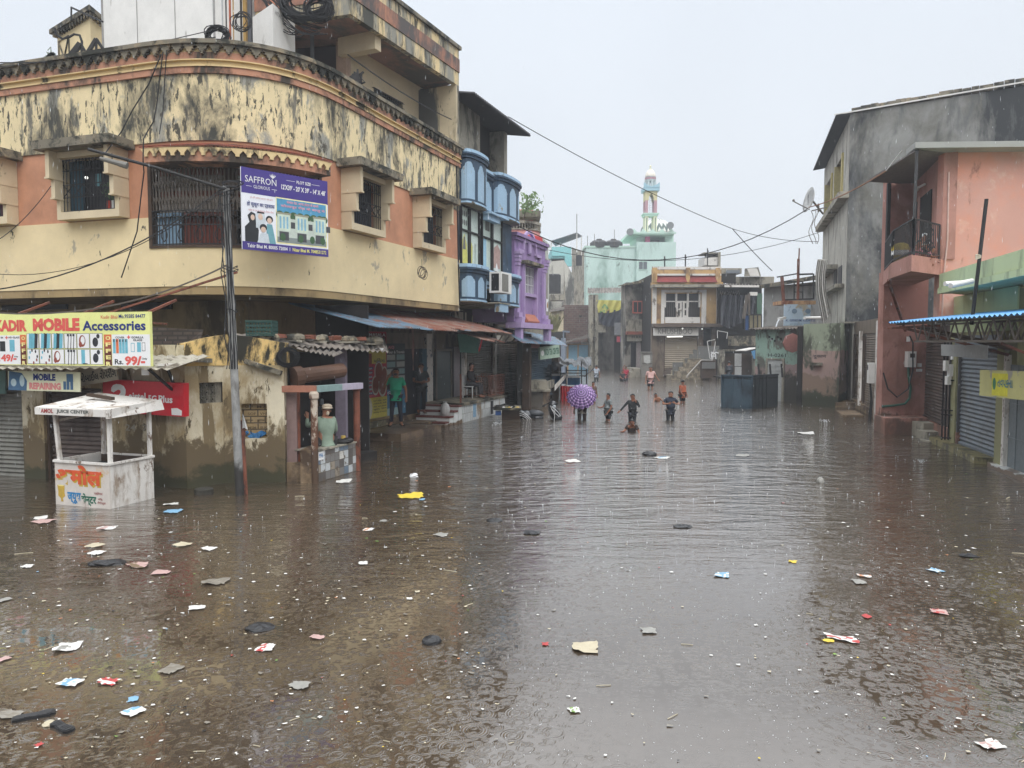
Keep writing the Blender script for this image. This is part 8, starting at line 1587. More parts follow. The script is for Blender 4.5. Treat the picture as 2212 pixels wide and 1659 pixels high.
V=Vector
def person(label,base,az,h,shirt,legs,pose=None,skin=None,sleeve='short',long_legs=True,bare_top=False,hair=None,cloth_name='shirt',leg_name='trousers',lower=None,fat=1.0,cap=None, group=None):
 skin=skin or m_skin;J=dict(pelvis=(0,0,.53),spine=(0,.0, .62),chest=(0,0,.735),neck=(0,0,.825),hlow=(0,-.012,.875),head=(0,-.008,.925),htop=(0,-.0,.962),sl=(-.105,0,.80),el=(-.145, .01,.63),wl=(-.155,-.03,.48),hl=(-.155,-.04,.445),sr=(.105,0, .80),er=(.145,.01,.63),wr=(.155,-.03,.48),hr=(.155,-.04,.445),pl=(-.052,0,.49),kl=(-.058,-.01,.28),al=(-.06,.01,.045),tl=(-.065,-.09,.02),pr=(.052,0,.49),kr=(.058,-.01,.28),ar=(.06,.01,.045),tr=(.065,-.09,.02))
 if pose:J.update(pose)
 Rd=dict(pelvis=.078,spine=.072*fat,chest=.082*fat,neck=.034,hlow=.047,head=.055,htop=.042,sl=.040,el=.026,wl=.018,hl=.021,sr=.040,er=.026,wr=.018,hr=.021,pl=.056,kl=.036,al=.023,tl=.02, pr=.056,kr=.036,ar=.023,tr=.02)
 E_=[('pelvis','spine'),('spine','chest'),('chest', 'neck'),('neck','hlow'),('hlow','head'),('head','htop'),('chest','sl'),('sl','el'),('el', 'wl'),('wl','hl'),('chest','sr'),('sr','er'),('er','wr'),('wr','hr'),('pelvis', 'pl'),('pl','kl'),('kl','al'),('al','tl'),('pelvis','pr'),('pr','kr'),('kr', 'ar'),('ar','tr')]
 Mt=Matrix.Translation(base)@Matrix.Rotation(az,4,'Z')
 def sub_(names,k,extra=None,sub=1):
  jj={n:(V(J[n])*h,Rd[n]*h*k)for n in names if n in J};
  if extra:jj.update({n:(V(p)*h,r*h)for n,(p,r)in extra.items()})
  return jj
 T=thing('person',label,'person',base,group)
 q=MB(Mt);addm(q,*skin_tree(sub_(list(J),1.0),E_))
 for s_,w_,hd in(('l','wl','hl'),('r','wr','hr')):
  a=V(J[w_])*h;b=V(J[hd])*h;d=(b-a).normalized();sd_=d.cross(V((0,1,0)))if abs(d.y)<.9 else V((1,0,0));sd_.normalize();dn=d.cross(sd_)
  for k,ln in enumerate((.040,.046,.042,.034)):
   p=b+sd_*(k-1.5)*.011*h-d*.004*h;q.tube([p,p+d*ln*h*.5,p+d*ln*h*.85+dn*.010*h,p+d*ln*h+dn*.02*h],.0062*h,5,r1=.004*h)
  p=a+d*.01*h-sd_*.016*h;q.tube([p,p+d*.018*h-sd_*.016*h,p+d*.036*h-sd_*.018*h],.007*h,5,r1=.005*h)
 hp=V(J['head'])*h;up=(V(J['htop'])-V(J['hlow'])).normalized();q.smooth=True
 fw_=V((0,-1,0));
 if 'face' in J:fw_=V(J['face']).normalized()
 fw_=(fw_-up*fw_.dot(up)).normalized();rt=up.cross(fw_)
 nz_=hp+fw_*.052*h-up*.006*h;q.ball(nz_,.009*h,.012*h,.013*h, 6,5)
 for s_ in(-1,1):q.ball(hp+rt*s_*.054*h-up*.006*h,.007*h,.012*h,.018*h,6,5)
 body=ob('body',q,skin,T)
 q=MB(Mt)
 for s_ in(-1,1):q.ball(hp+rt*s_*.02*h+fw_*.05*h+up*.008*h,.008*h,.006*h,.005*h,6,5)
 q.ball(hp+fw_*.049*h-up*.03*h,.016*h,.006*h,.004*h,6,5);ob('face_features',q,cl('dark_face_line',50,30,28),T)
 q=MB(Mt);N=14;R_=[]
 for j in range(7):
  a_=j/6*1.75;ring=[]
  for i in range(N):
   b_=2*pi*i/N;dr=rt*cos(b_)+fw_*sin(b_);low=1.0 if sin(b_)<.35 else .62
   aa=a_*low;ring.append(q.P(hp+up*.012*h+(up*cos(aa)*.062+dr*sin(aa)*.0605)*h))
  R_.append(ring)
 for a_,b_ in zip(R_,R_[1:]):
  for i in range(N):q.F((a_[i],a_[(i+1)%N],b_[(i+1)%N],b_[i]))
 ob('hair',q,hair or m_hair,T,smooth=True)
 if cap:q=MB(Mt);q.smooth=True;q.ball(hp+up*.03*h,.066*h,.068*h,.045*h,12,8);q.ball(hp+up*.022*h+fw_*.06*h,.04*h,.045*h,.006*h,10,5);ob('cap',q,cap,T)
 L_=lambda a,b,t_:tuple(V(J[a]).lerp(V(J[b]),t_))
 if not bare_top:
  k=.48 if sleeve=='short' else 1.0
  nm=['pelvis','spine','chest','sl','sr']+(['el','er']if sleeve=='long' else[]);ex={'nb':(L_('chest','neck',.62),.048),'hem':(L_('pelvis','spine',-.45),.088)}
  if sleeve=='short':ex['xl']=(L_('sl','el',.72),.038);ex['xr']=(L_('sr','er',.72),.038);e_=[('sl','xl'),('sr','xr')]
  else:ex['xl']=(L_('el','wl',.92),.026);ex['xr']=(L_('er','wr',.92),.026);e_=[('sl','el'),('el','xl'),('sr','er'),('er','xr')]
  q=MB(Mt);addm(q,*skin_tree(sub_(nm,1.17,ex),[('pelvis','spine'),('pelvis','hem'),('spine','chest'),('chest','nb'),('chest','sl'),('chest','sr')]+e_))
  ob(cloth_name,q,shirt,T)
  if lower is not None:
   q=MB(Mt);addm(q,*skin_tree({'a':(V(L_('pelvis','spine',-.5))*h,.093*h),'b':(V(J['spine'])*h,.088*h*fat),'c':(V(L_('spine','chest',.55))*h,.09*h*fat)},[('a','b'),('b','c')]));ob('shirt_front',q,lower,T)
 if legs is not None:
  if long_legs:nm=['pelvis','pl','pr','kl','kr'];ex={'xl':(L_('kl','al',.93),.034),'xr':(L_('kr','ar',.93),.034)};e_=[('pl','kl'),('kl','xl'),('pr','kr'),('kr','xr')]
  else:nm=['pelvis','pl','pr'];ex={'xl':(L_('pl','kl',.85),.05),'xr':(L_('pr','kr',.85),.05)};e_=[('pl','xl'),('pr','xr')]
  q=MB(Mt);addm(q,*skin_tree(sub_(nm,1.14,ex),[('pelvis','pl'),('pelvis','pr')]+e_));ob(leg_name,q,legs,T)
 q=MB(Mt)
 for s_ in('l','r'):a,b=V(J['a'+s_])*h,V(J['t'+s_])*h;q.bar(a.lerp(b,-.25)-V((0,0,.022*h)),b+(b-a)*.25-V((0,0,.0*h)),.052*h,.012*h)
 if base[2]>0:ob('sandals',q,m_blk,T)
 return T,Mt,J,h
def at(u,v,depth):p=G(u,v,0);return V((p.x,p.y,-depth))
c_=lambda n,r,g_,b:cl(n,r,g_,b,.85)
m_grn=c_('bright_green_polo',36,164,124)
pb=G(856,922,zt_)
T,Mt,J,h=person('man in a green polo shirt and dark trousers holding a phone to his ear',(pb.x,pb.y,zt_+.02),radians(8),1.70,m_grn,c_('navy_trousers',34,38,52),dict(sl=(-.115,0,.80),el=(-.205,-.03,.66),wl=(-.13,-.06,.84),hl=(-.075,-.05, .90),er=(.165,.03,.63),wr=(.175,.03,.48),hr=(.17,.02,.44),kl=(-.07,-.01,.28),al=(-.085,.01,.045),tl=(-.11,-.09,.02),kr=(.07, -.01,.28),ar=(.085,.01,.045),tr=(.11,-.09,.02)),fat=1.16)
q=MB(Mt);q.box(-.072*h,-.055*h,-.075*h,-.02*h,.885*h,.95*h);ob('phone',q,m_blk,label='dark phone held at the ear of the man in green',cat='phone')
q=MB(Mt);q.smooth=True;q.ball((0,-.035*h,.888*h),.036*h,.03*h,.026*h,10,7);ob('beard',q,m_hair, T)
p=Wg.P(g(892),.34,.3);person('man in a dark shirt standing in the doorway with hands clasped',p,radians(20),1.66,c_('charcoal_shirt',46,48,50),c_('black_trousers',30,30,34),dict(el=(-.16,-.02,.64),wl=(-.04,-.13,.62),hl=(.0,-.14,.62),er=(.16,-.03,.64),wr=(.06,-.14,.62),hr=(.02,-.15,.63)),skin=m_skin2)
SIT=dict(pelvis=(0,0,.30),spine=(0,-.02,.40),chest=(0,-.03,.52),neck=(0,-.035,.61),hlow=(0, -.05,.66),head=(0,-.05,.71),htop=(0,-.045,.745),sl=(-.10,-.03,.58),sr=(.10,-.03,.58),el=(-.14,-.06,.43),er=(.14,-.06,.43),wl=(-.08,-.2,.36),hl=(-.07,-.235,.36),wr=(.08,-.2,.36),hr=(.07,-.235,.36),pl=(-.055,-.03,.29),kl=(-.07,-.26,.29),al=(-.07,-.27,.05),tl=(-.07,-.36,.02),pr=(.055,-.03,.29),kr=(.07, -.26,.29),ar=(.07,-.25,.05),tr=(.07,-.34,.02))
p=Wg.P(g(974),.66,.75);CHR=thing('plastic_chair','white plastic chair under the seated man','chair',p);Mc=Matrix.Translation(p)@Matrix.Rotation(radians(70),4,'Z')
def cbox(q,*a):q.M=Mc;q.box(*a)
part('seat',CHR,m_sw,lambda q:cbox(q,-.22,.22,-.22,.2,.40,.43));part('backrest',CHR,m_sw,lambda q:cbox(q,-.21,.21,.18,.21,.45,.82))
for sx,sy in((-.2, -.2),(.18,-.2),(-.2,.17),(.18,.17)):part('leg',CHR,m_sw,lambda q:cbox(q,sx,sx+.03,sy,sy+.03,0,.40))
person('barefoot man in dark clothes sitting on a white plastic chair on the platform',p+V((0,0, -.0)),radians(70),1.62,c_('dark_kurta',44,42,46),c_('grey_trousers',62,60,64),SIT, skin=m_skin2,sleeve='long')
p=V(WSt.P(Ls*.42,0,-.22));p.z=zc+.03-.27*1.6
COW=dict(SIT);COW.update(head=(-.03,-.07,.70),hlow=(-.015,-.055,.655),htop=(-.035,-.07,.735),er=(.2,-.12,.50),wr=(.17,-.2,.60),hr=(.165,-.215,.64),kl=(-.1,-.2,.33),al=(-.12,-.24,.12),tl=(-.12,-.32,.09))
T,Mt,J,h=person('man in a pale green shirt and white head cloth sitting on the tiled counter',p,radians(214),1.62,c_('pale_sage_shirt',130,146,130),c_('dark_shorts',46,46,46),COW,sleeve='long',fat=1.25)
q=MB(Mt);q.smooth=True;q.ball(V((-.035,-.07,.742))*h,.064*h,.066*h,.03*h,12,8);q.ball(V((-.03,-.04,.722))*h,.067*h,.068*h,.016*h, 12,6);q.ball(V((-.02,-.005,.66))*h,.02*h,.02*h,.03*h, 8,6);ob('head_cloth',q,c_('cream_head_cloth',206,190,168),T)
person('person in a long grey shirt and rolled dark trousers beneath the plaid umbrella',at(1257,906, .42),radians(5),1.55,c_('grey_beige_shirt',150,142,130),c_('dark_rolled_trousers',52,38,36),dict(el=(-.15,-.02,.62),wl=(-.18,-.03,.47),hl=(-.18,-.04,.43),er=(.13,-.12,.68),wr=(.03,-.2,.76),hr=(.0,-.22,.79),pelvis=(0,0, .50)),skin=m_skin2,fat=1.1)
person('boy in a grey camouflage shirt and black shorts seen from the side',at(1314,908,.40),radians(-75),1.34,mat('camouflage_shirt',C(128,136,136),.8,.2,12,.1,layers=[(C(74,82,84),.53,.02, (1,1,1),9),(C(180,184,184),.6,.02,(1,1,1),12)]),c_('black_shorts',36,36,40),dict(er=(.13,.03,.64),wr=(.14,-.08,.50),hr=(.14,-.11,.47),el=(-.13,-.08,.64),wl=(-.11,-.2,.62),hl=(-.1,-.24,.63)),long_legs=False,leg_name='shorts',skin=m_skin2)
person('boy in black wading with one hand at his mouth and the other arm out',at(1366,910,.42), radians(5),1.36,c_('black_long_shirt',32,34,36),c_('dark_wet_jeans',44,48,54),dict(el=(-.22,-.02,.68),wl=(-.33,-.05,.56),hl=(-.37,-.06,.54),er=(.15,-.08,.67),wr=(.04,-.13,.81),hr=(.02,-.12,.86),kr=(.03,-.06,.29),ar=(-.02,-.02,.05),tr=(-.02,-.1,.02)),sleeve='long',skin=m_skin2)
CR=dict(pelvis=(0,.12,.20),spine=(0,.08,.29),chest=(0,.02,.39),neck=(0,-.03,.46),hlow=(0,-.06,.50),head=(0,-.07,.545),htop=(0,-.065, .58),sl=(-.10,.0,.44),sr=(.10,.0,.44),el=(-.17,-.08,.34), er=(.16,-.06,.32),wl=(-.22,-.18,.34),hl=(-.23,-.21,.34),wr=(.16,-.16,.24),hr=(.16,-.19,.22),pl=(-.055,.1,.17),kl=(-.1,-.12,.16),al=(-.09,.05,.04),tl=(-.09,.0,.02),pr=(.055,.1,.17),kr=(.1,-.12,.16),ar=(.09,.05,.04),tr=(.09,.0,.02))
person('boy crouching chest deep in the flood closest to the viewer reaching forward',at(1365,933,.42),radians(-10),1.32,c_('dark_brown_vest',50,40,36),None,CR,skin=m_skin2)
person('boy in a navy and grey shirt with both hands raised to his chest',at(1448,907,.42),radians(0),1.42,c_('navy_yoke',42,48,62),c_('dark_trousers',40,44,48),dict(el=(-.20,-.04,.68),wl=(-.08,-.14,.70),hl=(-.045,-.15,.72),er=(.21,-.04,.67),wr=(.07,-.14,.71),hr=(.035,-.15,.73)),lower=c_('grey_green_cloth',116,130,122),fat=1.1,skin=m_skin)
person('boy in an orange printed shirt and black shorts looking down',at(1474, 870,.40),radians(35),1.42,c_('rust_orange_shirt',160,84,56),c_('black_shorts',36,36,40),dict(wl=(-.08,-.12,.50),hl=(-.06,-.14,.47),el=(-.13,-.03,.64),wr=(.1,-.1,.5),hr=(.08,-.12,.47)),long_legs=False,leg_name='shorts',skin=m_skin2,cap=m_hair)
LIE=dict(CR);LIE.update(pelvis=(.2,.1,.16),spine=(.12,.08,.22),chest=(.04,.03,.31),neck=(-.02,-.0,.38),hlow=(-.03,-.01,.42),head=(-.035, -.015,.465),htop=(-.035,-.012,.5),sl=(-.07,.0,.34),sr=(.12,.03, .36),el=(-.12,-.06,.28),wl=(-.16,-.1,.22),hl=(-.17,-.1, .2),er=(.22,.0,.27),wr=(.28,-.02,.2),hr=(.3,-.02,.19))
person('bare backed child half lying in the water between the standing boys',at(1418,868,.30),radians(15),1.30,None,None,LIE,bare_top=True)
T,Mt, J,h=person('young man in a pink T shirt and black shorts wading in front of the shop',at(1405,841,.42),radians(0),1.74,c_('pale_pink_shirt',206,166,160),c_('black_shorts',36,36,40),dict(er=(.17,-.0,.68),wr=(.24,-.05,.57),hr=(.265,-.07,.54)),long_legs=False,leg_name='shorts')
person('child in black crouching beside the child in red in the far water',at(1344,823,.35),radians(20), 1.45,c_('black_shirt',40,40,44),c_('black_shorts',36,36,40),dict(SIT,**{}),skin=m_skin2)
person('child in red playing with raised arms in the far water',at(1352,822,.40),radians(-20),1.40,c_('crimson_shirt',160,44,64),c_('navy_trousers',34,38,52),dict(el=(-.15,-.02,.92),wl=(-.08,-.04,1.02),hl=(-.06,-.05,1.05)),skin=m_skin2)
person('boy in a pale grey shirt walking away in the far water',at(1288,823,.40),radians(170),1.52, c_('pale_grey_shirt',150,156,166),c_('dark_trousers',40,44,48),dict(er=(.15,-.06,.67),wr=(.06,-.14,.68),hr=(.02,-.15,.68)),skin=m_skin2)
q=MB();q.bar(A(1263,813,48),A(1282,796,50),.07);ob('stick',q,m_blk,label='dark stick slanting beside the boy in pale grey',cat='stick')
person('small boy whose head shows just behind the umbrella',at(1281,868,.38),radians(30),1.30,c_('brown_shirt',90,70,60),None,skin=m_skin2)
p=A(1575,800,51.6);person('figure in dark clothes standing behind the steel bin',(p.x,p.y,-.25),radians(180),1.62,c_('dark_grey_shirt',56,60,66),c_('black_trousers',30,30,34),sleeve='long',skin=m_skin2)
p=A(1197,800,46);person('figure in dark jeans seen under the tarpaulin of the street stall',(p.x,p.y,-.15),radians(120),1.6,c_('dark_grey_shirt', 56,60,66),c_('navy_trousers',34,38,52),skin=m_skin2)
WOM=dict(CR)
T,Mt, J,h=person('woman in a white head scarf sitting behind the pink balcony railing',(10.25,18.75,zbt-.12),radians(40),1.25,c_('white_green_scarf',150,160,150), None,CR,hair=c_('white_scarf',214,218,220),skin=m_skin2)
person('child with dark hair and pink clothes behind the balcony railing',(9.95,18.4,zbt-.30),radians(30),1.2,c_('dusty_pink_cloth',180,120,130),None,CR,skin=m_skin2)
person('small child leaning beside the woman on the pink balcony',(10.35,18.5,zbt-.32),radians(50),1.0,c_('dusty_pink_cloth',180,120,130),None,CR,skin=m_skin2)
BN=thing('yellow_bundle','yellow drum wrapped in cloth on the pink balcony','drum',(10.2,19.6,zbt-.25));part('drum',BN,cl('bundle_yellow',214,186,66),lambda q:(setattr(q,'smooth',True),q.lathe([(.15,0),(.2,.1),(.2,.5),(.22,.6),(.2,.72),(.08,.78)],(10.2,19.6,zbt-.25),14)));part('cloth_band',BN,m_sw,lambda q:q.lathe([(.205,.45),(.225,.48),(.215,.58)],(10.2,19.6,zbt-.25),14))
a=W2.P(.62,zu1-.62,-.32);person('woman leaning out with folded arms on the top balcony of the blue house',a,radians(30),1.35,c_('dark_dress',60,54,58),None,CR,skin=m_skin)
a=W2.P(.25,zu1-.50,-.45);person('second woman half hidden by the yellow wall on the blue balcony',a,radians(30),1.35,c_('dark_dress',60,54,58),None,CR,skin=m_skin)
#  floating litter
RL=random.Random(5)
cols=dict(white=cl('litter_white',204,202,196,.5),cream=cl('litter_cream',178,168,144,.6),grey=cl('litter_grey',140,138,132,.4),film=cl('litter_clear_film',128,122,112,.2),red=cl('litter_red',168,62,60,.5),blue=cl('litter_blue',118,158,184,.5),yellow=cl('litter_yellow',206, 180,60,.5),orange=cl('litter_orange',176,118,78,.6),green=cl('litter_green',110,140,66,.6),black=cl('litter_black',34,34,36,.35),pink=cl('litter_pink',176,146,140,.5),brown=cl('litter_brown', 110,92,70,.7))
def sheet_piece(u,v,wpx,hpx,col,label=None,cat='litter',name='paper_scrap',group=None,rot=None,curl=.25,n=4,extra=None):
 p=G(u,v);k=p.y/FPX;a=wpx*k*.5;vert=(v-740)/FPX;b=min(hpx*k*.5/max(.12,vert*1.0),a*1.4)
 w_big=wpx>22;wpx*=.82;hpx*=.82;a=wpx*k*.5;b=min(hpx*k*.5/max(.12,vert*1.0),a*1.1);rot=RL.uniform(-.5,.5)if rot is None else rot;cs,sn=cos(rot),sin(rot);th=max(.004,.0011*p.y)
 ph=RL.random()*6;pts=[]
 q=MB(Matrix.Translation((p.x,p.y,.004))@Matrix.Rotation(rot,4,'Z'));jit=[(RL.uniform(-.16,.16),RL.uniform(-.16,.16))for _ in range(4)]
 def f(i,j):
  x=(i*2-1)*a;y=(j*2-1)*b;jx=sum(jit[c][0]*w_ for c,w_ in enumerate(((1-i)*(1-j),i*(1-j),i*j,(1-i)*j)));jy=sum(jit[c][1]*w_ for c,w_ in enumerate(((1-i)*(1-j),i*(1-j), i*j,(1-i)*j)))
  z=curl*a*(.35*sin(i*3+ph)*sin(j*2.5+ph)+.3*abs(i-.5))+.004;return V((x+jx*a,y+jy*b,max(.002,z)))
 n=n+2 if w_big else n;ids={}
 for i in range(n+1):
  for j in range(n+1):
   w_=f(i/n,j/n);e_=(i in(0,n))or(j in(0,n));ids[i,j]=q.P(w_+V((RL.uniform(-1,1),RL.uniform(-1,1),0))*a*((.14 if w_big else .38)if e_ else .05)+V((0,0,RL.uniform(0,.02)*a*4 if w_big else 0)))
 drop={(RL.choice((0,n-1)),RL.choice((0,n-1)))}if w_big else set()
 st=RL.choice((0,1));
 for i in range(n):
  for j in range(n):
   if(i,j)in drop:continue
   q.cur=1 if extra and((j if st else i)in(1,2)and RL.random()<.75 or RL.random()<.12)else 0
   q.F((ids[i,j],ids[i+1,j],ids[i+1,j+1],ids[i,j+1]))
 q.cur=0
 return ob(name,q,[cols[col]]+([cols[extra]]if extra else[]),label=label,cat=cat,group=group)
BIG=[(1900/2.16/1.8517,0,0,0,0,0)]
L1=[(145,1400,62,26,'white','grey','newspaper','newspaper','folded white newspaper drifting at the left edge'),(233,1475,52,16,'red','white','wrapper','wrapper','long red and white food wrapper in the left foreground'),(153,1476,58,20,'white','blue','wrapper', 'wrapper','white and navy printed packet left of the red wrapper'),(290,1538,50,24,'white','blue','wrapper','wrapper','white and sky blue packet below the red wrapper'),(287,1512,26,16,'blue', None,'wrapper','wrapper','small crumpled sky blue packet above the white and sky blue one'),(427,1314,42,12,'white',None,'paper_strip','paper','long white paper strip in the left half of the water'),(369,1448,48, 24,'film',None,'plastic_film','plastic film','torn translucent film sheet right of the orange leaf'),(463,1258,64,16,'film',None,'plastic_film','plastic film','long murky film sheet near the green scrap'),(575, 1400,42,22,'white','red','wrapper','wrapper','crumpled white and red packet below the black slab'),(648,1483,58,18,'grey',None,'plastic_film','plastic film','pale triangular film piece in the lower middle left'),(887,1073,62,12,'yellow',None,'yellow_plastic','plastic sheet','bright yellow plastic sheet floating before the stall'),(742,1041,40,14,'white',None,'foam_tray','tray','white tray with a bottle drifting by the tiled counter'),(911,1080,16,6,'blue',None,'paper_scrap','paper','pale blue card under the yellow sheet'),(1560,1243,34,12,'blue','white', 'paper_card','card','pale printed card lying on the bright central water'),(1712,1214,22,6,'yellow',None,'paper_scrap','paper','yellow strip right of the printed card'),(1262,1400,70,34, 'cream',None,'plastic_film','plastic film','large pale half sunk sheet in the lower centre'),(1402,1364,38,16,'grey',None,'plastic_film','plastic film','grey blue bag piece right of the pale sunk sheet'),(1814,1381, 80,18,'white','red','plastic_bag','plastic bag','cluster of red and white bags right of centre'),(1790,1386,32,6,'yellow',None,'paper_scrap','paper','yellow stick like scrap beside the red and white bags'),(1872,1333,26,10,'red',None,'wrapper','wrapper','dull red round lid drifting on the right'),(2028,1323,44,14,'pink','red','wrapper','wrapper','pink and red packet on the right'),(1855,1258,32,12,'grey',None,'cardboard','cardboard','grey rectangular card on the right'),(1867,1246,36,6,'white','orange','wrapper', 'wrapper','white and orange strip above the grey card'),(2020,1234,36,10,'blue','white','wrapper','wrapper','blue and white packet on the far right water'),(2090,1202,40,10,'black', None,'black_bag','plastic bag','flat black bag on the far right water'),(2142,1612,66,22,'white','pink','paper_sheet','paper','large white and pink sheet in the lower right corner'),(1240,1536,28, 14,'white','green','paper_scrap','paper','white triangle with green print at the bottom centre'),(1178,1392,18,8,'red',None,'lid','lid','bright red round lid left of the pale sunk sheet'),(1740, 937,40,8,'white',None,'plastic_sheet','plastic sheet','pale sheet floating right of the wading boys'),(1604,985,32,12,'grey',None,'plastic_bag','plastic bag','clear bulging bag on the rippled middle water'),(955,1156,30,12,'grey',None,'plastic_film','plastic film','grey film scrap in the shaded middle water'),(828,1126,20,8,'grey',None,'cardboard','cardboard','small grey card left of the grey film scrap'),(796,1145,24,10,'white','orange','paper_scrap','paper','white scrap with an orange line below the tiled counter'),(1150,1152,44,10,'black',None, 'black_bag','plastic bag','dark flat bag with a pale card in the middle water'),(784,1218,26,8,'white',None,'paper_scrap','paper','curled white paper strip left of centre'),(885,1294,14,8, 'white',None,'paper_scrap','paper','tiny square white card left of centre'),(902,1279,12,16,'cream',None,'paper_cup','cup','crushed paper cup above the square white card'),(684,1378, 40,10,'pink',None,'plastic_film','plastic film','pinkish half sunk film left of centre'),(92,1128,50,8,'pink',None,'plastic_film','plastic film','long pinkish film at left below the juice cart'),(88,1120,30,8,'white',None,'paper_scrap','paper','white flap above the pinkish film'),(234,1141,40,10,'white','pink','wrapper','wrapper','striped white packet below the juice cart'),(374,1106,46,8,'blue',None,'paper_strip','paper','pale blue strip right of the juice cart'),(370,1090,34,5,'white',None,'paper_scrap', 'paper','thin white sheet just right of the juice cart'),(206,1180,48,10,'cream',None,'cardboard','cardboard','cream diamond shaped card left of centre water'),(208,1196,36,10,'white', None,'paper_scrap','paper','folded white paper under the cream card'),(450,1186,32,8,'white',None,'paper_strip','paper','white slip drifting in front of the lamp pole'),(392,1178,44, 10,'cream',None,'cardboard','cardboard','cream card in front of the lamp pole'),(350,1238,40,12,'pink',None,'wrapper','wrapper','pinkish diamond packet left of the murky film'),(60, 1224,26,14,'white',None,'foam_block','foam block','lumpy white foam block at the far left'),(300,1222,66,12,'pink','brown','net_bag','net bag','reddish net bag beside the long black bag'),(10,1425,24,18,'pink',None,'wrapper','wrapper','pink packet cut by the left edge'),(8,1297,26,16,'grey',None,'plastic_film','plastic film','pale film cut by the left edge'),(25,1545,60,22,'film',None,'plastic_film','plastic film','clear film beside the big black sole'),(85,1610,18,14,'red',None, 'wrapper','wrapper','magenta wrapper below the black soles'),(1236,997,36,8,'white',None,'paper_sheet','paper','white sheet on the ripples left of centre'),(1430,990,34,5, 'white','blue','paper_strip','paper','white and blue strip right of the black floating block')]
for u,v,w_,h_,c__,ex,nm,ct,lb in L1:sheet_piece(u,v,w_,h_,c__,lb,ct,nm,extra=ex)
def lump(u,v,rx,ry, rz,m,label,cat,name,rot=0,seg=14):
 p=G(u,v);k=p.y/FPX;q=MB(Matrix.Translation((p.x,p.y,.0))@Matrix.Rotation(rot,4,'Z'));q.ball((0,0,rz*k*.25),rx*k,ry*k,rz*k,seg,8)
 for i,v_ in enumerate(q.v):v_+=V((RL.uniform(-1,1),RL.uniform(-1,1),RL.uniform(-.6,.6)))*rx*k*(.3 if seg<8 else .09)
 return ob(name,q, m,label=label,cat=cat,smooth=False)
lump(562,1357,32,26,7,cols['black'],'black textured mat floating left of centre','mat','floating_mat',.2);lump(932,1387,22,20,11,cols['black'],'crumpled black plastic bag left of centre','plastic bag','black_bag');lump(232,1218,40,20,6,cols['black'],'long wet black bag below the juice cart','plastic bag','black_bag',.15)
lump(1403,983,16,18,7,cols['black'], 'black block floating on the ripples','block','floating_block');lump(1474,1138,20,16,4,cols['black'],'small black rag on the bright central water','rag','floating_rag');lump(1068,1125,18,16,4,cols['black'],'flat black bag at the edge of the bright water','plastic bag','black_bag')
lump(895,1032,10,8,8,m_sw,'crumpled white carrier bag drifting before the tiled counter','plastic bag','white_bag',0,6);lump(1772,1043,8,8,10,cols['grey'],'pale translucent bag knot on the right','plastic bag','clear_bag');lump(860,951,10,10,7,cl('maroon_cloth_lump',130,30,48),'wet maroon cloth at the corner of the kerb slab','cloth','maroon_cloth')
lump(842,940,6,5,3,cols['yellow'],'yellow scrap on the kerb near the maroon cloth','scrap','kerb_scrap');lump(435,1064,11,10,8,cols['grey'],'round pale bag at the foot of the sunken drum','plastic bag','clear_bag');lump(106,1565,14,14,6,cols['cream'],'cream lump between the two black soles','scrap','floating_scrap')
def sole(u,v,L_,az, label):
 p=G(u,v);k=p.y/FPX;prof=[(-.5,.0),(-.47, .13),(-.35,.18),(-.1,.145),(.1,.13),(.3,.19),(.44,.16),(.5,.04),(.48,-.1),(.36,-.17),(.1,-.15),(-.15,-.12),(-.35,-.15),(-.47,-.1)]
 M=Matrix.Translation((p.x,p.y,.0))@Matrix.Rotation(az,4,'Z');T=thing('rubber_sole',label,'shoe sole',p)
 def f1(q):q.M=M;q.prism([(x*L_*k,y*L_*k)for x,y in prof],-.01,.018)
 part('sole',T,cols['black'],f1)
 def f2(q):q.M=M;q.prism([(x*L_*k*.86,y*L_*k*.82)for x,y in prof],.018,.022);[q.box(x*L_*k, (x+.02)*L_*k,-.1*L_*k,.1*L_*k,.022,.025)for x in(-.3, -.2,-.1,.1,.2,.3)]
 part('tread',T,cl('sole_tread',46,46,48,.5),f2)
sole(73,1549,84,radians(28),'larger black rubber sole floating in the lower left corner');sole(133,1573,74,radians(-30),'smaller black rubber sole right of the larger one')
kinds=[('paper_scrap','white','small white paper scrap drifting on the brown water','white paper scraps on the flood',190,(6,15),(2.5,6)),('cream_scrap','cream','small cream scrap drifting on the brown water','cream scraps on the flood',150, (5,12),(2,5)),('dry_leaf','orange','small orange dry leaf afloat','orange leaves on the flood',16,(6,14),(3,6)),('leaf','green','small green leaf afloat','green leaves on the flood',14,(6,16),(2.5,5)),('yellow_scrap','yellow','tiny yellow scrap afloat','yellow scraps on the flood',18,(4,9),(2,4)),('red_scrap','red','tiny red wrapper scrap afloat','red scraps on the flood',16,(4,10),(2,4.5)),('blue_scrap','blue','tiny blue wrapper scrap afloat','blue scraps on the flood',10,(4,10),(2,5)),('grey_film','film','small murky film scrap afloat','murky film scraps on the flood',70,(8, 22),(3,6)),('dark_scrap','black','small black scrap afloat','black scraps on the flood',34,(6,14),(2,4))]
for nm,c__,lb,gr,n,(w0,w1_),(h0,h1_)in kinds:
 for i in range(n):
  for _ in range(50):
   v=955+(RL.random()**1.15)*690;u=RL.uniform(0,2212)
   if v<1110 and u<620:continue
   if v<1075 and u<800:continue
   if v<1010 and(u<960 or u>1950):continue
   if(1050<u<1800 and RL.random()<.75)or(u>1800 and RL.random()<.35):continue
   break
  s_=.6+.55*(v-950)/700;sheet_piece(u,v,RL.uniform(w0,w1_)*s_*.75,RL.uniform(h0,h1_)*s_*.75, c__,lb,'litter',nm,gr,n=2,rot=RL.uniform(-.8,.8))
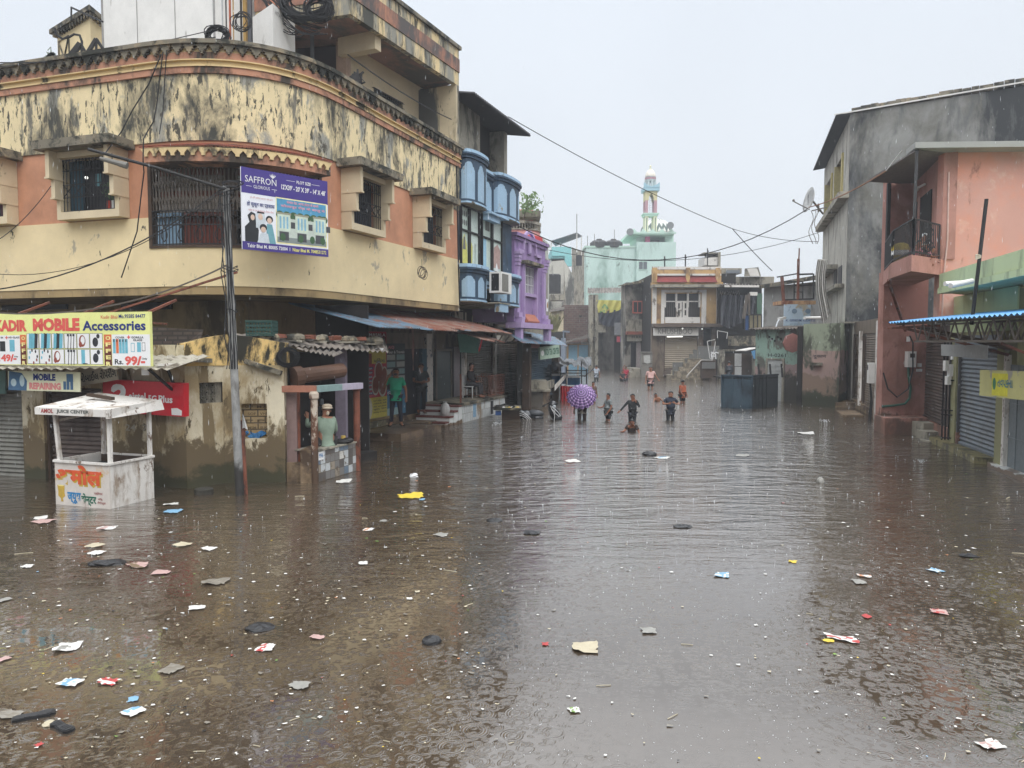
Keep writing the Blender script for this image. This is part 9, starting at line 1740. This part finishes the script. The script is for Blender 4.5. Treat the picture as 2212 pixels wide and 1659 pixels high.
for i in range(26):
 v=1060+RL.random()*590;u=RL.uniform(0,2212)
 if v<1120 and u<620:u+=700
 p=G(u,v);L_=RL.uniform(.04,.13)*p.y/6;a_=RL.uniform(-1,1);d=V((cos(a_),sin(a_),0));q=MB();q.tube([p+V((0,0,.004)),p+d*L_*.5+V((0,0,.008)),p+d*L_+V((0,.01,.004))],.0035*p.y/6,4);ob('straw',q,cols['cream'],label='thin pale straw or twig afloat',cat='straw',group='straws and twigs on the flood')
q=MB()
for i in range(4600):
 v=915+(RL.random()**1.2)*740;u=RL.uniform(0,2212)
 if v<1100 and u<640:continue
 if v<1070 and u<790:continue
 if v<955 and(u<1010 or u>1850):continue
 p=G(u,v);r=.42*RL.uniform(.4,1.3)*p.y/FPX
 if sin(p.x*1.1+1.3*sin(p.y*.7))+sin(p.y*1.3+p.x*.6+2)+.5*sin(p.x*3.1-p.y*2.3)<RL.uniform(-1.2,1.2):continue;q.cur=RL.choice((0,0,0,1,1,2))
 q.lathe([(r*RL.uniform(.8,1.6),-.001),(r*.6,r*.8)],(p.x,p.y,0),5)
ob('floating_debris',q,[cols['cream'], cols['white'],cols['brown']],label='fine pale specks of debris scattered over the flood',cat='debris',kind='stuff')
m_drop=flat('raindrop',C(226,230,234),.3,spec=.8)
q=MB()
for i in range(1900):
 v=850+(RL.random()**1.3)*805;u=RL.uniform(0,2212);
 if v<1100 and u<640:continue
 if v<1070 and u<800:continue
 if v<935 and(u<1100 or u>1790)or v<1060 and RL.random()<.6:continue
 p=G(u,v);k=p.y/FPX;r=RL.uniform(.4,1.0)*k*1.3;hh_=RL.uniform(.6,2.2)*k*(.5 if v<1060 else 1)
 if RL.random()<.5:q.lathe([(r,0),(r*.25,hh_*.5),(r*.35,hh_)],(p.x,p.y,0),4)
 else:
  for a_ in range(3):x=RL.uniform(-3,3)*k;y=RL.uniform(-6,6)*k;q.ball((p.x+x,p.y+y,RL.uniform(.3,2.5)*k),r*.45,None,None,5,4)
ob('rain_splashes',q,m_drop,label='tiny white splashes where raindrops hit the flood',cat='splash',kind='stuff')
q=MB()
for i in range(2400):
 Y=2.6+RL.random()**.7*24;u=RL.uniform(-20,2232);v=RL.uniform(-20, 1500);p=A(u,v,Y)
 if p.z<.1 or p.z>11:continue
 L_=RL.uniform(.018,.05)*(.6+Y/14);r=.0011*(.6+Y/9)*RL.uniform(.6,1.2);tlt=RL.uniform(-.06,.06)*L_
 i0=[q.P(p+V((r*cos(k*2.09), r*sin(k*2.09),0)))for k in range(3)];t0=q.P(p+V((tlt,0,L_*.6)));b0=q.P(p-V((tlt,0,L_*.4)))
 for k in range(3):q.F((i0[k],i0[(k+1)%3],t0));q.F((i0[(k+1)%3],i0[k],b0))
ob('falling_rain',q,m_drop,label='falling raindrops in the air',cat='rain',kind='stuff')
q=MB();p=A(1795,915,22);
for(u,v,s_)in((3680,1850,1.0),(3300,1688,.8),(1985,1700,.9),(3690,1672,.6)):
 p=G(u/1.8517,v/1.8517);k=p.y/FPX
 for _ in range(40):a_=RL.random()*6.3;r=RL.random()*14*k*s_;q.ball((p.x+r*cos(a_),p.y+r*sin(a_),RL.random()*7*k*s_),.7*k,None,None,5,4)
ob('gutter_splash',q,m_drop,label='bursts of white spray where roof water hits the flood',cat='splash',kind='stuff')
#  rain haze
hz=bpy.data.materials.new('rain_haze');hz.use_nodes=True;nt=hz.node_tree;nt.nodes.clear();o_=nt.nodes.new('ShaderNodeOutputMaterial');v_=nt.nodes.new('ShaderNodeVolumePrincipled')
v_.inputs['Color'].default_value=(.92,.95,1,1);v_.inputs['Density'].default_value=.0018;v_.inputs['Anisotropy'].default_value=.2;nt.links.new(v_.outputs[0],o_.inputs['Volume'])
q=MB();q.box(-75,75,-35,175,-1.7,22);HZ=ob('haze',q,hz,kind='stuff',label='pale rain haze filling the street air',cat='haze')
print('objects',len(bpy.data.objects),'verts',sum(len(m.vertices)for m in bpy.data.meshes))
